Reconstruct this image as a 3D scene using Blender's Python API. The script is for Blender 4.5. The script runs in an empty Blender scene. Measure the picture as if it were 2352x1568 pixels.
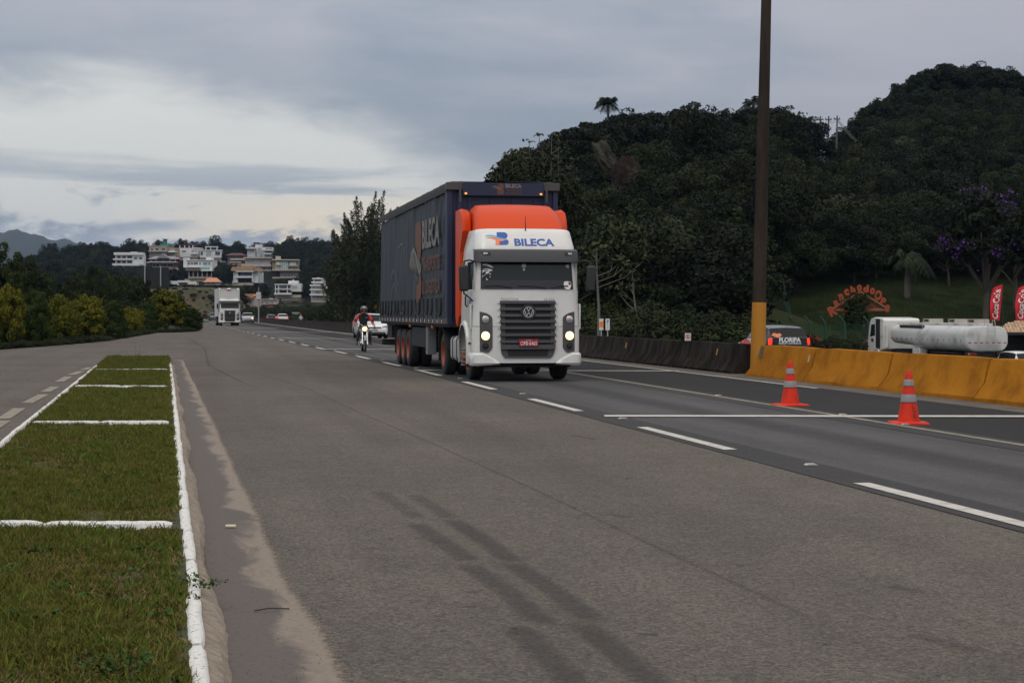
import bpy, bmesh, math, random
import numpy as np
from mathutils import Vector, Matrix

SC = bpy.context.scene
COL = SC.collection
R = math.radians
rnd = random.Random(7)

# ------------------------------------------------------------------ camera
cam_d = bpy.data.cameras.new("camera")
cam_d.sensor_width = 36.0
cam_d.lens = 63.52
cam_d.shift_y = -0.02806
cam_d.clip_start = 0.2
cam_d.clip_end = 30000
cam_o = bpy.data.objects.new("camera", cam_d)
cam_o.location = (0, 0, 1.5)
cam_o.rotation_euler = (R(90), 0, 0)
COL.objects.link(cam_o)
SC.camera = cam_o

# ------------------------------------------------------------------ sky
SUN_EL, SUN_AZ = R(52), R(205)        # azimuth clockwise from +Y: high, behind the camera
world = bpy.data.worlds.new("World")
SC.world = world
world.use_nodes = True
NT = world.node_tree
NT.nodes.clear()

class NB:
    """small helper that chains shader maths nodes"""
    def __init__(s, nt): s.nt = nt
    def node(s, t, **kw):
        n = s.nt.nodes.new(t)
        for k, v in kw.items(): setattr(n, k, v)
        return n
    def link(s, a, b): s.nt.links.new(a, b)
    def m(s, op, a, b=None, c=None, clamp=False):
        n = s.node("ShaderNodeMath", operation=op); n.use_clamp = clamp
        for i, x in enumerate((a, b, c)):
            if x is None: continue
            if hasattr(x, "is_output"): s.link(x, n.inputs[i])
            else: n.inputs[i].default_value = x
        return n.outputs[0]
    def smooth(s, x, lo, hi):
        n = s.node("ShaderNodeMapRange"); n.interpolation_type = 'SMOOTHSTEP'
        s.link(x, n.inputs[0]); n.inputs[1].default_value = lo; n.inputs[2].default_value = hi
        return n.outputs[0]
    def mix(s, f, a, b, blend='MIX'):
        n = s.node("ShaderNodeMix"); n.data_type = 'RGBA'; n.blend_type = blend
        for i, x in ((0, f), (6, a), (7, b)):
            if hasattr(x, "is_output"): s.link(x, n.inputs[i])
            elif i == 0: n.inputs[0].default_value = x
            else: n.inputs[i].default_value = (*x, 1)
        return n.outputs[2]
    def xyz(s, x, y, z):
        n = s.node("ShaderNodeCombineXYZ")
        for i, v in enumerate((x, y, z)):
            if hasattr(v, "is_output"): s.link(v, n.inputs[i])
            else: n.inputs[i].default_value = v
        return n.outputs[0]
    def noise(s, vec, scale, detail=4, rough=0.5, dist=0.0, color=False):
        n = s.node("ShaderNodeTexNoise")
        if vec is not None: s.link(vec, n.inputs["Vector"])
        n.inputs["Scale"].default_value = scale; n.inputs["Detail"].default_value = detail
        n.inputs["Roughness"].default_value = rough; n.inputs["Distortion"].default_value = dist
        return n.outputs[1 if color else 0]
    def ramp(s, x, stops):
        n = s.node("ShaderNodeValToRGB"); e = n.color_ramp.elements
        while len(e) < len(stops): e.new(0.5)
        for el, (p, c) in zip(e, stops):
            el.position = p
            el.color = (*c, 1) if isinstance(c, (tuple, list)) else (c, c, c, 1)
        s.link(x, n.inputs[0])
        return n.outputs[0]

def build_sky():
    b = NB(NT)
    tc = b.node("ShaderNodeTexCoord")
    nrm = b.node("ShaderNodeVectorMath", operation='NORMALIZE'); b.link(tc.outputs["Generated"], nrm.inputs[0])
    sep = b.node("ShaderNodeSeparateXYZ"); b.link(nrm.outputs[0], sep.inputs[0])
    x, y, z = sep.outputs
    az = b.m('ARCTAN2', x, y)
    el = b.m('ARCSINE', z)
    elp = b.m('MAXIMUM', el, 0.0)
    # cloud deck seen in perspective: stretched more and more towards the horizon
    vb = b.xyz(b.m('MULTIPLY', az, 6.0), b.m('MULTIPLY', el, 20.0), 0.3)
    n_big = b.noise(vb, 1.0, 5, 0.55, 0.25)
    n_fine = b.noise(b.xyz(b.m('MULTIPLY', az, 16.0), b.m('MULTIPLY', el, 48.0), 3.1), 1.0, 6, 0.6, 0.3)
    n_str = b.noise(b.xyz(b.m('MULTIPLY', az, 3.6), b.m('MULTIPLY', el, 46.0), 7.7), 1.0, 4, 0.5, 0.35)
    n_puff = b.noise(b.xyz(b.m('MULTIPLY', az, 22.0), b.m('MULTIPLY', el, 52.0), 1.7), 1.0, 7, 0.55, 0.2)
    # lower edge of the dark deck, as elevation over azimuth
    t = b.m('MULTIPLY_ADD', az, 1 / 1.2, 0.75)          # az -0.9..0.3 -> 0..1
    def p(a): return a / 1.2 + 0.75
    edge = b.ramp(t, [(0.0, .03), (p(-.60), .09), (p(-.283), .113), (p(-.211), .122), (p(-.139), .108),
                      (p(-.079), .093), (p(-.040), .074), (p(.0), .060), (p(.05), .035), (p(.12), .0)])
    jit = b.m('ADD', b.m('MULTIPLY', b.m('SUBTRACT', n_fine, 0.5), 0.050), b.m('MULTIPLY', b.m('SUBTRACT', n_big, 0.5), 0.02))
    d = b.m('SUBTRACT', b.m('ADD', el, jit), edge)
    deck = b.smooth(d, -0.014, 0.030)
    # deck colour
    low = b.smooth(d, 0.0, 0.07)
    mott = b.smooth(b.m('ADD', b.m('MULTIPLY', n_big, 0.7), b.m('MULTIPLY', n_str, 0.3)), 0.36, 0.64)
    deck_c = b.mix(mott, (.28, .325, .385), (.42, .435, .48))
    deck_c = b.mix(b.m('MULTIPLY', b.m('SUBTRACT', 1.0, low), 0.55), deck_c, (.28, .335, .395))
    lilac = b.smooth(az, -0.02, 0.28)
    deck_c = b.mix(b.m('MULTIPLY', lilac, 0.6), deck_c, (.385, .38, .425))
    # bright gap with cream glow and thin grey sheets
    warm = b.m('MULTIPLY', b.smooth(b.m('ABSOLUTE', b.m('SUBTRACT', az, -.09)), .16, .0), b.smooth(el, .078, .045))
    gap_c = b.mix(warm, (.70, .705, .675), (.92, .80, .60))
    sheet = b.smooth(b.m('ADD', n_str, b.m('MULTIPLY', b.m('SUBTRACT', n_fine, .5), .22)), 0.44, 0.56)
    sheet = b.m('MULTIPLY', sheet, b.smooth(el, .105, .066))
    gap_c = b.mix(b.m('MULTIPLY', sheet, .92), gap_c, (.39, .435, .48))
    # cumulus bank low over the hills
    pu = b.m('SUBTRACT', b.m('MULTIPLY_ADD', b.m('SUBTRACT', n_puff, .5), 0.11, 0.050), el)
    puff = b.smooth(pu, -0.004, 0.010)
    puff_c = b.mix(b.smooth(n_fine, .38, .66), (.28, .335, .40), (.40, .445, .49))
    gap_c = b.mix(b.m('MULTIPLY', puff, .95), gap_c, puff_c)
    c = b.mix(deck, gap_c, deck_c)
    # overcast skies brighten towards the zenith
    lum = b.m('MULTIPLY_ADD', b.m('MAXIMUM', z, 0.0), 2.5, 0.96)
    # thicker, brighter cloud away from the hills in view, as the light on the vehicles implies
    back = b.m('MULTIPLY_ADD', b.smooth(b.m('ABSOLUTE', az), .6, 2.2), 0.5, 1.0)
    c = b.mix(1.0, c, b.xyz(lum, lum, lum), 'MULTIPLY')
    c = b.mix(1.0, c, b.xyz(back, back, back), 'MULTIPLY')
    hi = b.smooth(el, .18, .9)
    c = b.mix(hi, c, b.mix(1.0, c, (1.09, 1.0, .86), 'MULTIPLY'))
    bg = b.node("ShaderNodeBackground"); b.link(c, bg.inputs[0]); bg.inputs[1].default_value = 1.0
    sky = b.node("ShaderNodeTexSky", sky_type='NISHITA'); sky.sun_disc = False
    sky.sun_elevation = SUN_EL; sky.sun_rotation = SUN_AZ
    bs = b.node("ShaderNodeBackground"); b.link(sky.outputs[0], bs.inputs[0]); bs.inputs[1].default_value = 0.06
    mx = b.node("ShaderNodeMixShader"); mx.inputs[0].default_value = 0.92
    b.link(bs.outputs[0], mx.inputs[1]); b.link(bg.outputs[0], mx.inputs[2])
    out = b.node("ShaderNodeOutputWorld"); b.link(mx.outputs[0], out.inputs[0])
build_sky()

sun_d = bpy.data.lights.new("sun", 'SUN')
sun_d.energy = 0.6; sun_d.angle = R(25); sun_d.color = (1.0, .95, .88)
sun_o = bpy.data.objects.new("sun", sun_d)
sv = Vector((math.sin(SUN_AZ) * math.cos(SUN_EL), math.cos(SUN_AZ) * math.cos(SUN_EL), math.sin(SUN_EL)))
sun_o.rotation_euler = sv.to_track_quat('Z', 'Y').to_euler()
COL.objects.link(sun_o)

SC.view_settings.view_transform = 'Standard'
SC.view_settings.look = 'None'
SC.view_settings.exposure = -0.22
SC.view_settings.gamma = 1.0
SC.view_settings.use_curve_mapping = False
SC.cycles.max_bounces = 5
SC.cycles.diffuse_bounces = 3
SC.cycles.glossy_bounces = 3
SC.cycles.transmission_bounces = 4
SC.cycles.transparent_max_bounces = 8
SC.cycles.volume_bounces = 0

# ------------------------------------------------------------------ road frame
# survey units: the picture was measured on a 2352 x 1568 grid, horizon at y = 718, focal length 4150
FOC, HOR, CX, HC = 4150.0, 718.0, 1176.0, 1.5
CT, ST = math.cos(R(10)), math.sin(R(10))
DS = [0, 45, 67, 78, 103, 153, 215, 415, 430, 450, 480, 520, 600]
DV = [0, 0, .28, .58, 1.1, 1.9, 2.5, 3.7, 5, 11, 26, 60, 150]
def delta(s): return float(np.interp(s, DS, DV))
def st(s, t, z=0.0):
    """point at distance s along the motorway and t to its right"""
    t = t - delta(s)
    return Vector((-ST * s + CT * t, CT * s + ST * t, z))
def gp(x, y, z=0.0):
    """surveyed point: picture position of something at height z -> place on the ground"""
    Y = FOC * (HC - z) / (y - HOR)
    return Vector(((x - CX) * Y / FOC, Y, z))
def at(x, Y, z=0.0): return Vector(((x - CX) * Y / FOC, Y, z))
def zat(y, Y): return HC + (HOR - y) / FOC * Y
ROAD = R(10)

# ------------------------------------------------------------------ materials
MATS = {}
def M(name, col, rough=.6, var=.12, scale=3.0, bump=0.0, bscale=40., metal=0., spec=.5, coat=0., emit=None, estr=0., col2=None, lo=.4, hi=.62, trans=0., alpha=1., detail=6, stretch=None, objrand=0., sub=None):
    if name in MATS: return MATS[name]
    m = bpy.data.materials.new(name); m.use_nodes = True; MATS[name] = m
    nt = m.node_tree; b = NB(nt); p = nt.nodes["Principled BSDF"]
    tc = b.node("ShaderNodeTexCoord").outputs["Object"]
    v = tc
    if stretch:
        mp = b.node("ShaderNodeMapping"); mp.inputs["Scale"].default_value = stretch; b.link(tc, mp.inputs[0]); v = mp.outputs[0]
    n = b.noise(v, scale, detail, .6)
    if col2 is not None:
        c = b.mix(b.smooth(n, lo, hi), col, col2)
        n2 = b.noise(v, scale * 7.3, 4, .6)
        k = b.m('MULTIPLY_ADD', b.m('SUBTRACT', n2, .5), var * 2, 1.0)
        c = b.mix(1.0, c, b.xyz(k, k, k), 'MULTIPLY')
    else:
        k = b.m('MULTIPLY_ADD', b.m('SUBTRACT', n, .5), var * 2.6, 1.0)
        c = b.mix(1.0, col, b.xyz(k, k, k), 'MULTIPLY')
    if objrand:
        oi = b.node("ShaderNodeObjectInfo").outputs["Random"]
        k = b.m('MULTIPLY_ADD', b.m('SUBTRACT', oi, .5), 2 * objrand, 1.0)
        c = b.mix(1.0, c, b.xyz(k, k, k), 'MULTIPLY')
    b.link(c, p.inputs["Base Color"])
    rr = b.m('MULTIPLY_ADD', b.m('SUBTRACT', n, .5), .25, rough, clamp=True); b.link(rr, p.inputs["Roughness"])
    p.inputs["Metallic"].default_value = metal
    p.inputs["Specular IOR Level"].default_value = spec
    p.inputs["Coat Weight"].default_value = coat; p.inputs["Coat Roughness"].default_value = .08
    if trans: p.inputs["Transmission Weight"].default_value = trans
    if alpha < 1: p.inputs["Alpha"].default_value = alpha
    if emit: p.inputs["Emission Color"].default_value = (*emit, 1); p.inputs["Emission Strength"].default_value = estr
    if bump:
        bn = b.node("ShaderNodeBump"); bn.inputs["Strength"].default_value = bump; bn.inputs["Distance"].default_value = .02
        b.link(b.noise(tc, bscale, 4, .65), bn.inputs["Height"]); b.link(bn.outputs[0], p.inputs["Normal"])
    return m

# ------------------------------------------------------------------ mesh helpers
def tag(o, label=None, cat=None, group=None, kind=None):
    if label: o["label"] = label
    if cat: o["category"] = cat
    if group: o["group"] = group
    if kind: o["kind"] = kind
    return o
def empty(name, loc=(0, 0, 0), rz=0.0, **kw):
    o = bpy.data.objects.new(name, None); o.location = loc; o.rotation_euler = (0, 0, rz)
    o.empty_display_size = .3; COL.objects.link(o); tag(o, **kw)
    return o
def link(name, me, parent=None, **kw):
    o = bpy.data.objects.new(name, me); COL.objects.link(o)
    if parent: o.parent = parent
    tag(o, **kw); return o

ORD = 'first second third fourth fifth sixth seventh eighth ninth tenth eleventh twelfth thirteenth fourteenth fifteenth sixteenth seventeenth eighteenth nineteenth twentieth'.split()
TENS = ['', '', 'twenty', 'thirty', 'forty', 'fifty', 'sixty']
def nth(i):
    if i < 20: return ORD[i]
    return TENS[(i + 1) // 10] + ('-' + ORD[(i + 1) % 10 - 1] if (i + 1) % 10 else 'eth').replace('yeth', 'ieth') if (i + 1) % 10 else TENS[(i + 1) // 10][:-1] + 'ieth'
class MB:
    def __init__(s): s.v = []; s.f = []; s.mi = []
    def add(s, vs, fs, mi=0):
        k = len(s.v); s.v += [tuple(v) for v in vs]; s.f += [tuple(i + k for i in f) for f in fs]; s.mi += [mi] * len(fs)
        return s
    def box(s, c, d, rz=0., rx=0., ry=0., mi=0):
        m = Matrix.Translation(c) @ Matrix.Rotation(rz, 4, 'Z') @ Matrix.Rotation(rx, 4, 'X') @ Matrix.Rotation(ry, 4, 'Y')
        vs = [m @ Vector((x * d[0] / 2, y * d[1] / 2, z * d[2] / 2)) for x in (-1, 1) for y in (-1, 1) for z in (-1, 1)]
        return s.add(vs, [(0, 1, 3, 2), (4, 6, 7, 5), (0, 4, 5, 1), (2, 3, 7, 6), (0, 2, 6, 4), (1, 5, 7, 3)], mi)
    def bx(s, x0, x1, y0, y1, z0, z1, mi=0):
        return s.box(((x0 + x1) / 2, (y0 + y1) / 2, (z0 + z1) / 2), (abs(x1 - x0), abs(y1 - y0), abs(z1 - z0)), mi=mi)
    def cyl(s, p0, p1, r0, r1=None, n=12, mi=0, caps=True):
        r1 = r0 if r1 is None else r1
        p0, p1 = Vector(p0), Vector(p1); a = (p1 - p0).normalized()
        u = a.orthogonal().normalized(); w = a.cross(u)
        vs = []
        for p, r in ((p0, r0), (p1, r1)):
            for i in range(n):
                q = 2 * math.pi * i / n; vs.append(p + (u * math.cos(q) + w * math.sin(q)) * r)
        fs = [(i, (i + 1) % n, n + (i + 1) % n, n + i) for i in range(n)]
        if caps: fs += [tuple(range(n - 1, -1, -1)), tuple(range(n, 2 * n))]
        return s.add(vs, fs, mi)
    def tube(s, pts, r, n=6, mi=0):
        rs = r if isinstance(r, (list, tuple)) else [r] * len(pts)
        pts = [Vector(p) for p in pts]; rings = []
        u = None
        for i, p in enumerate(pts):
            a = (pts[min(i + 1, len(pts) - 1)] - pts[max(i - 1, 0)]).normalized()
            u = a.orthogonal().normalized() if u is None else (u - a * u.dot(a)).normalized()
            w = a.cross(u)
            rings += [p + (u * math.cos(2 * math.pi * k / n) + w * math.sin(2 * math.pi * k / n)) * rs[i] for k in range(n)]
        fs = []
        for i in range(len(pts) - 1):
            fs += [(i * n + k, i * n + (k + 1) % n, (i + 1) * n + (k + 1) % n, (i + 1) * n + k) for k in range(n)]
        fs += [tuple(range(n - 1, -1, -1)), tuple((len(pts) - 1) * n + k for k in range(n))]
        return s.add(rings, fs, mi)
    def prism(s, pts, a, b, axis='y', mi=0):
        """outline pts (u, v) pushed from a to b along axis"""
        n = len(pts)
        def P(u, v, w): return {'y': (u, w, v), 'x': (w, u, v), 'z': (u, v, w)}[axis]
        vs = [P(u, v, a) for u, v in pts] + [P(u, v, b) for u, v in pts]
        fs = [tuple(range(n)), tuple(range(2 * n - 1, n - 1, -1))] + [(i, n + i, n + (i + 1) % n, (i + 1) % n) for i in range(n)]
        return s.add(vs, fs, mi)
    def lathe(s, prof, c=(0, 0, 0), axis='z', n=24, mi=0):
        vs = []
        for r, h in prof:
            for i in range(n):
                q = 2 * math.pi * i / n; a, b2 = r * math.cos(q), r * math.sin(q)
                p = {'z': (a, b2, h), 'x': (h, a, b2), 'y': (a, h, b2)}[axis]
                vs.append((p[0] + c[0], p[1] + c[1], p[2] + c[2]))
        fs = []
        for j in range(len(prof) - 1):
            fs += [(j * n + i, j * n + (i + 1) % n, (j + 1) * n + (i + 1) % n, (j + 1) * n + i) for i in range(n)]
        return s.add(vs, fs, mi)
    def loft(s, rows, closed=False, caps=False, mi=0):
        n = len(rows[0]); vs = [p for r in rows for p in r]; fs = []
        for j in range(len(rows) - 1):
            for i in range(n if closed else n - 1):
                k = (i + 1) % n
                fs.append((j * n + i, j * n + k, (j + 1) * n + k, (j + 1) * n + i))
        if caps: fs += [tuple(range(n - 1, -1, -1)), tuple((len(rows) - 1) * n + i for i in range(n))]
        return s.add(vs, fs, mi)
    def mesh(s, name, mats, smooth=None, fix=True):
        me = bpy.data.meshes.new(name); me.from_pydata(s.v, [], s.f)
        if not isinstance(mats, (list, tuple)): mats = [mats]
        for m in mats: me.materials.append(m)
        if len(mats) > 1: me.polygons.foreach_set("material_index", s.mi)
        if fix:
            bm = bmesh.new(); bm.from_mesh(me); bmesh.ops.recalc_face_normals(bm, faces=bm.faces); bm.to_mesh(me); bm.free()
        if smooth:
            me.shade_smooth(); me.set_sharp_from_angle(angle=R(smooth))
        me.update(); return me
    def build(s, name, mats, parent=None, smooth=None, bevel=0, fix=True, segs=2, **kw):
        o = link(name, s.mesh(name, mats, smooth, fix), parent, **kw)
        if bevel:
            md = o.modifiers.new("bevel", 'BEVEL'); md.width = bevel; md.segments = segs; md.limit_method = 'ANGLE'; md.angle_limit = R(30)
            if not smooth: o.data.shade_smooth(); o.data.set_sharp_from_angle(angle=R(50))
        return o

def copy_tree(o, parent=None, **kw):
    c = o.copy(); COL.objects.link(c)
    if parent: c.parent = parent
    for ch in o.children: copy_tree(ch, c)
    for k in kw: c[k] = kw[k]
    return c

def text_polys(body, w, h, shear=0., bold=0.02):
    """flat lettering as vertices and faces, centred, w wide and h high"""
    cu = bpy.data.curves.new("lettering", 'FONT'); cu.body = body; cu.shear = shear; cu.offset = bold; cu.resolution_u = 3
    o = bpy.data.objects.new("lettering", cu); COL.objects.link(o)
    dg = bpy.context.evaluated_depsgraph_get(); me = bpy.data.meshes.new_from_object(o.evaluated_get(dg))
    vs = [v.co.copy() for v in me.vertices]; fs = [tuple(p.vertices) for p in me.polygons]
    bpy.data.objects.remove(o); bpy.data.curves.remove(cu); bpy.data.meshes.remove(me)
    x0, x1 = min(v.x for v in vs), max(v.x for v in vs); y0, y1 = min(v.y for v in vs), max(v.y for v in vs)
    return [((v.x - (x0 + x1) / 2) / (x1 - x0) * w, (v.y - (y0 + y1) / 2) / (y1 - y0) * h) for v in vs], fs
def text_part(name, body, w, h, fn, mat, parent, **kw):
    """lettering laid on a surface by fn(u, v) -> point"""
    kwt = {k: kw.pop(k) for k in ('shear', 'bold') if k in kw}
    vs, fs = text_polys(body, w, h, **kwt)
    mb = MB(); mb.add([fn(u, v) for u, v in vs], fs)
    return mb.build(name, mat, parent, fix=False, **kw)
def outline_part(name, polys, fn, mats, parent, **kw):
    """flat printed shapes; polys = [(points, material index)]"""
    mb = MB()
    for pts, mi in polys:
        bm = bmesh.new(); f = bm.faces.new([bm.verts.new((u, v, 0)) for u, v in pts])
        bmesh.ops.triangulate(bm, faces=[f], ngon_method='EAR_CLIP')
        bm.verts.index_update(); vs = [v.co.copy() for v in bm.verts]; fs = [tuple(v.index for v in q.verts) for q in bm.faces]; bm.free()
        mb.add([fn(v.x, v.y) for v in vs], fs, mi)
    return mb.build(name, mats, parent, fix=False, **kw)

def np_mesh(name, verts, quads, mats, midx=None, smooth=False):
    me = bpy.data.meshes.new(name); nv, nf = len(verts), len(quads); k = quads.shape[1]
    me.vertices.add(nv); me.vertices.foreach_set("co", np.asarray(verts, np.float32).ravel())
    me.loops.add(nf * k); me.loops.foreach_set("vertex_index", np.asarray(quads, np.int32).ravel())
    me.polygons.add(nf); me.polygons.foreach_set("loop_start", np.arange(0, nf * k, k, dtype=np.int32))
    for m in (mats if isinstance(mats, (list, tuple)) else [mats]): me.materials.append(m)
    if midx is not None: me.polygons.foreach_set("material_index", np.asarray(midx, np.int32))
    me.update(calc_edges=True); return me

def leaves(rng, c, nrm, size, elong=1.8, bias=1.2):
    """diamond leaves at points c facing roughly along nrm"""
    n = len(c); d = nrm * bias + rng.normal(size=(n, 3)); d /= np.linalg.norm(d, axis=1)[:, None]
    u = np.cross(d, rng.normal(size=(n, 3))); u /= np.linalg.norm(u, axis=1)[:, None]
    w = np.cross(d, u); s = (size * rng.uniform(.6, 1.3, n))[:, None]
    v = np.stack([c - u * s * elong / 2, c - w * s / 2 + d * s * .1, c + u * s * elong / 2, c + w * s / 2 + d * s * .1], 1)
    return v.reshape(-1, 3), np.arange(4 * n).reshape(-1, 4)

def leaf_crown(name, seed, rx, rz, clumps, per, leaf, mats, spread=.34, flat=.75, core=0.3, tipmat=None, gap=0., elong=1.8):
    """crown: leaf clumps through an ellipsoid, base at z=0"""
    rng = np.random.default_rng(seed)
    d = rng.normal(size=(clumps, 3)); d[:, 2] = np.abs(d[:, 2]) * 1.0 - .35; d /= np.linalg.norm(d, axis=1)[:, None]
    rad = rng.uniform(core, 1.0, clumps) ** .6
    cc = d * rad[:, None] * np.array([rx, rx, rz * .55]) * rng.uniform(.8, 1.08, (clumps, 1)); cc[:, 2] += rz * .48
    cr = rng.uniform(.65, 1.25, clumps) * spread * rx
    P, N, K = [], [], []
    for i in range(clumps):
        k = int(per * rng.uniform(.6, 1.4)); q = rng.normal(size=(k, 3)); q[:, 2] = q[:, 2] * 1.0 + .35
        q /= np.linalg.norm(q, axis=1)[:, None]
        P.append(cc[i] + q * cr[i] * np.array([1, 1, flat]) * rng.uniform(.55, 1.05, (k, 1)) ** .5); N.append(q + d[i] * .4)
        K.append(np.full(k, i))
    P = np.concatenate(P); N = np.concatenate(N); K = np.concatenate(K)
    v, f = leaves(rng, P, N, leaf, elong)
    mi = None
    if isinstance(mats, (list, tuple)) and len(mats) > 1:
        tone = rng.integers(0, len(mats), clumps)
        mi = np.where(rng.random(len(K)) < .8, tone[K], rng.integers(0, len(mats), len(K)))
        if tipmat is not None:
            hgt = P[:, 2] / rz; out = np.linalg.norm(P[:, :2], axis=1) / rx
            mi = np.where(rng.random(len(K)) < np.clip((hgt * .6 + out * .5 - .42) * 1.9, 0, tipmat), len(mats) - 1, rng.integers(0, len(mats) - 1, len(K)))
    return np_mesh(name, v, f, mats, mi)

def scatter(name, pts, rots, scs, sources, idx=None, mat=None, **kw):
    """one object made of many copies of loose source meshes (geometry nodes)"""
    me = bpy.data.meshes.new(name); n = len(pts)
    me.vertices.add(n); me.vertices.foreach_set("co", np.asarray(pts, np.float32).ravel())
    def attr(nm, ty, dat, fld):
        a = me.attributes.new(nm, ty, 'POINT'); a.data.foreach_set(fld, np.ascontiguousarray(dat).ravel())
    rr = np.zeros((n, 3), np.float32); rots = np.asarray(rots)
    if rots.ndim == 1: rr[:, 2] = rots
    else: rr[:] = rots
    ss = np.asarray(scs, np.float32)
    if ss.ndim == 1: ss = np.repeat(ss[:, None], 3, 1)
    attr("rot", 'FLOAT_VECTOR', rr, "vector"); attr("scl", 'FLOAT_VECTOR', ss.astype(np.float32), "vector")
    idx = np.random.default_rng(5).integers(0, len(sources), n) if idx is None else idx
    attr("pick", 'INT', idx.astype(np.int32), "value")
    me.update()
    c = bpy.data.collections.new(name + "_sources")
    for i, sm in enumerate(sources):
        c.objects.link(bpy.data.objects.new("%s_source_%02d" % (name, i), sm))
    o = link(name, me, **kw)
    g = bpy.data.node_groups.new(name + "_spread", 'GeometryNodeTree')
    g.interface.new_socket("Geometry", in_out='INPUT', socket_type='NodeSocketGeometry')
    g.interface.new_socket("Geometry", in_out='OUTPUT', socket_type='NodeSocketGeometry')
    N = g.nodes.new; gi, go = N('NodeGroupInput'), N('NodeGroupOutput')
    ci = N('GeometryNodeCollectionInfo'); ci.inputs[0].default_value = c; ci.inputs[1].default_value = True; ci.inputs[2].default_value = True
    iop = N('GeometryNodeInstanceOnPoints'); iop.inputs["Pick Instance"].default_value = True
    def na(nm, ty):
        a = N('GeometryNodeInputNamedAttribute'); a.data_type = ty; a.inputs[0].default_value = nm; return a.outputs[0]
    e2r = N('FunctionNodeEulerToRotation')
    L = g.links.new
    L(gi.outputs[0], iop.inputs["Points"]); L(ci.outputs[0], iop.inputs["Instance"])
    L(na("pick", 'INT'), iop.inputs["Instance Index"]); L(na("rot", 'FLOAT_VECTOR'), e2r.inputs[0])
    L(e2r.outputs[0], iop.inputs["Rotation"]); L(na("scl", 'FLOAT_VECTOR'), iop.inputs["Scale"])
    L(iop.outputs[0], go.inputs[0])
    md = o.modifiers.new("spread", 'NODES'); md.node_group = g
    return o
# ------------------------------------------------------------------ terrain
def smooth01(u): u = min(max(u, 0.0), 1.0); return u * u * (3 - 2 * u)
def base_z(t):
    return float(np.interp(t, [-60, -20, 13.85, 14.5, 25.5, 38, 49, 60], [-.03, -.03, -.03, -.38, -.62, -1.92, -1.92, -1.5]))
SKX = [760, 860, 900, 1000, 1100, 1160, 1200, 1280, 1330, 1420, 1480, 1540, 1580, 1640, 1700, 1740, 1800, 1850, 1885, 1925, 1950, 2000, 2050, 2120, 2160, 2230, 2300, 2352, 2600, 3200, 4200]
SKY = [640, 590, 560, 500, 440, 400, 372, 322, 298, 270, 264, 268, 258, 272, 252, 250, 258, 280, 318, 322, 292, 250, 215, 166, 152, 156, 164, 172, 190, 260, 420]
def right_hill(X, Y):
    if Y < 60: return None
    xp = CX + FOC * X / Y
    if xp < 775 or xp > 5200: return None
    foot = float(np.interp(xp, [760, 900, 1050, 1300, 1500, 1740, 1800, 1900, 1990, 2100, 2352, 3000, 5000], [300, 210, 160, 127, 117, 118, 140, 158, 166, 172, 178, 190, 200]))
    ridge = float(np.interp(xp, [760, 900, 1050, 1200, 1500, 1890, 1960, 2100, 2352, 4000], [420, 300, 215, 195, 235, 275, 300, 330, 350, 380]))
    sk = float(np.interp(xp, SKX, SKY))
    top = HC + (HOR - sk) / FOC * ridge - 7.2
    u = (Y - foot) / (ridge - foot)
    if u <= 0: return 0.0
    fade = smooth01((xp - 775) / 110)
    if u < 1: return top * (u ** .85) * fade
    return max(top * (1 - .6 * smooth01((u - 1) / 2.5)), 0) * fade
def houses_hill(X, Y):
    if Y < 440: return -9.0
    xp = CX + FOC * X / Y
    ridge = float(np.interp(xp, [-1500, -200, 0, 80, 150, 220, 300, 500, 700, 800, 900, 1100], [716, 705, 668, 622, 606, 600, 598, 596, 590, 592, 600, 640]))
    u = min((Y - 470) / 480, 1)
    if u <= 0: return -9.0
    yd = 717 - (717 - ridge) * u
    z = (HOR - yd) / FOC * Y
    if Y > 950: z *= 1 - .8 * smooth01((Y - 980) / 900)
    return z
def lawn(X, Y):
    """grassy slope behind the service road"""
    t = CT * X + ST * Y
    xp = CX + FOC * X / max(Y, 1)
    if Y < 110 or t < 47: return 0.0
    k = smooth01((xp - 1740) / 80)
    return k * max(0, min(Y, 190) - float(np.interp(xp, [1790, 1900, 2050, 2352, 3000], [122, 120, 122, 134, 150]))) * .128
def bank(X, Y):
    r = math.hypot((X + 84) / (24 if X < -84 else 11), (Y - 488) / 26)
    return 8.2 * smooth01((1.35 - r) * 1.5) - (9 if r > 1.35 else 0)
def ground_z(X, Y):
    s = CT * Y - ST * X; t = CT * X + ST * Y + (delta(s) if s > 0 else 0)
    z = base_z(t)
    rh = right_hill(X, Y)
    z = max(z, z + (rh or 0) + 0, houses_hill(X, Y), bank(X, Y)) if (rh or 0) <= 0 else max(z + rh, houses_hill(X, Y))
    l = lawn(X, Y)
    if l > 0: z = max(z, -1.7 + l)
    return z

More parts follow.
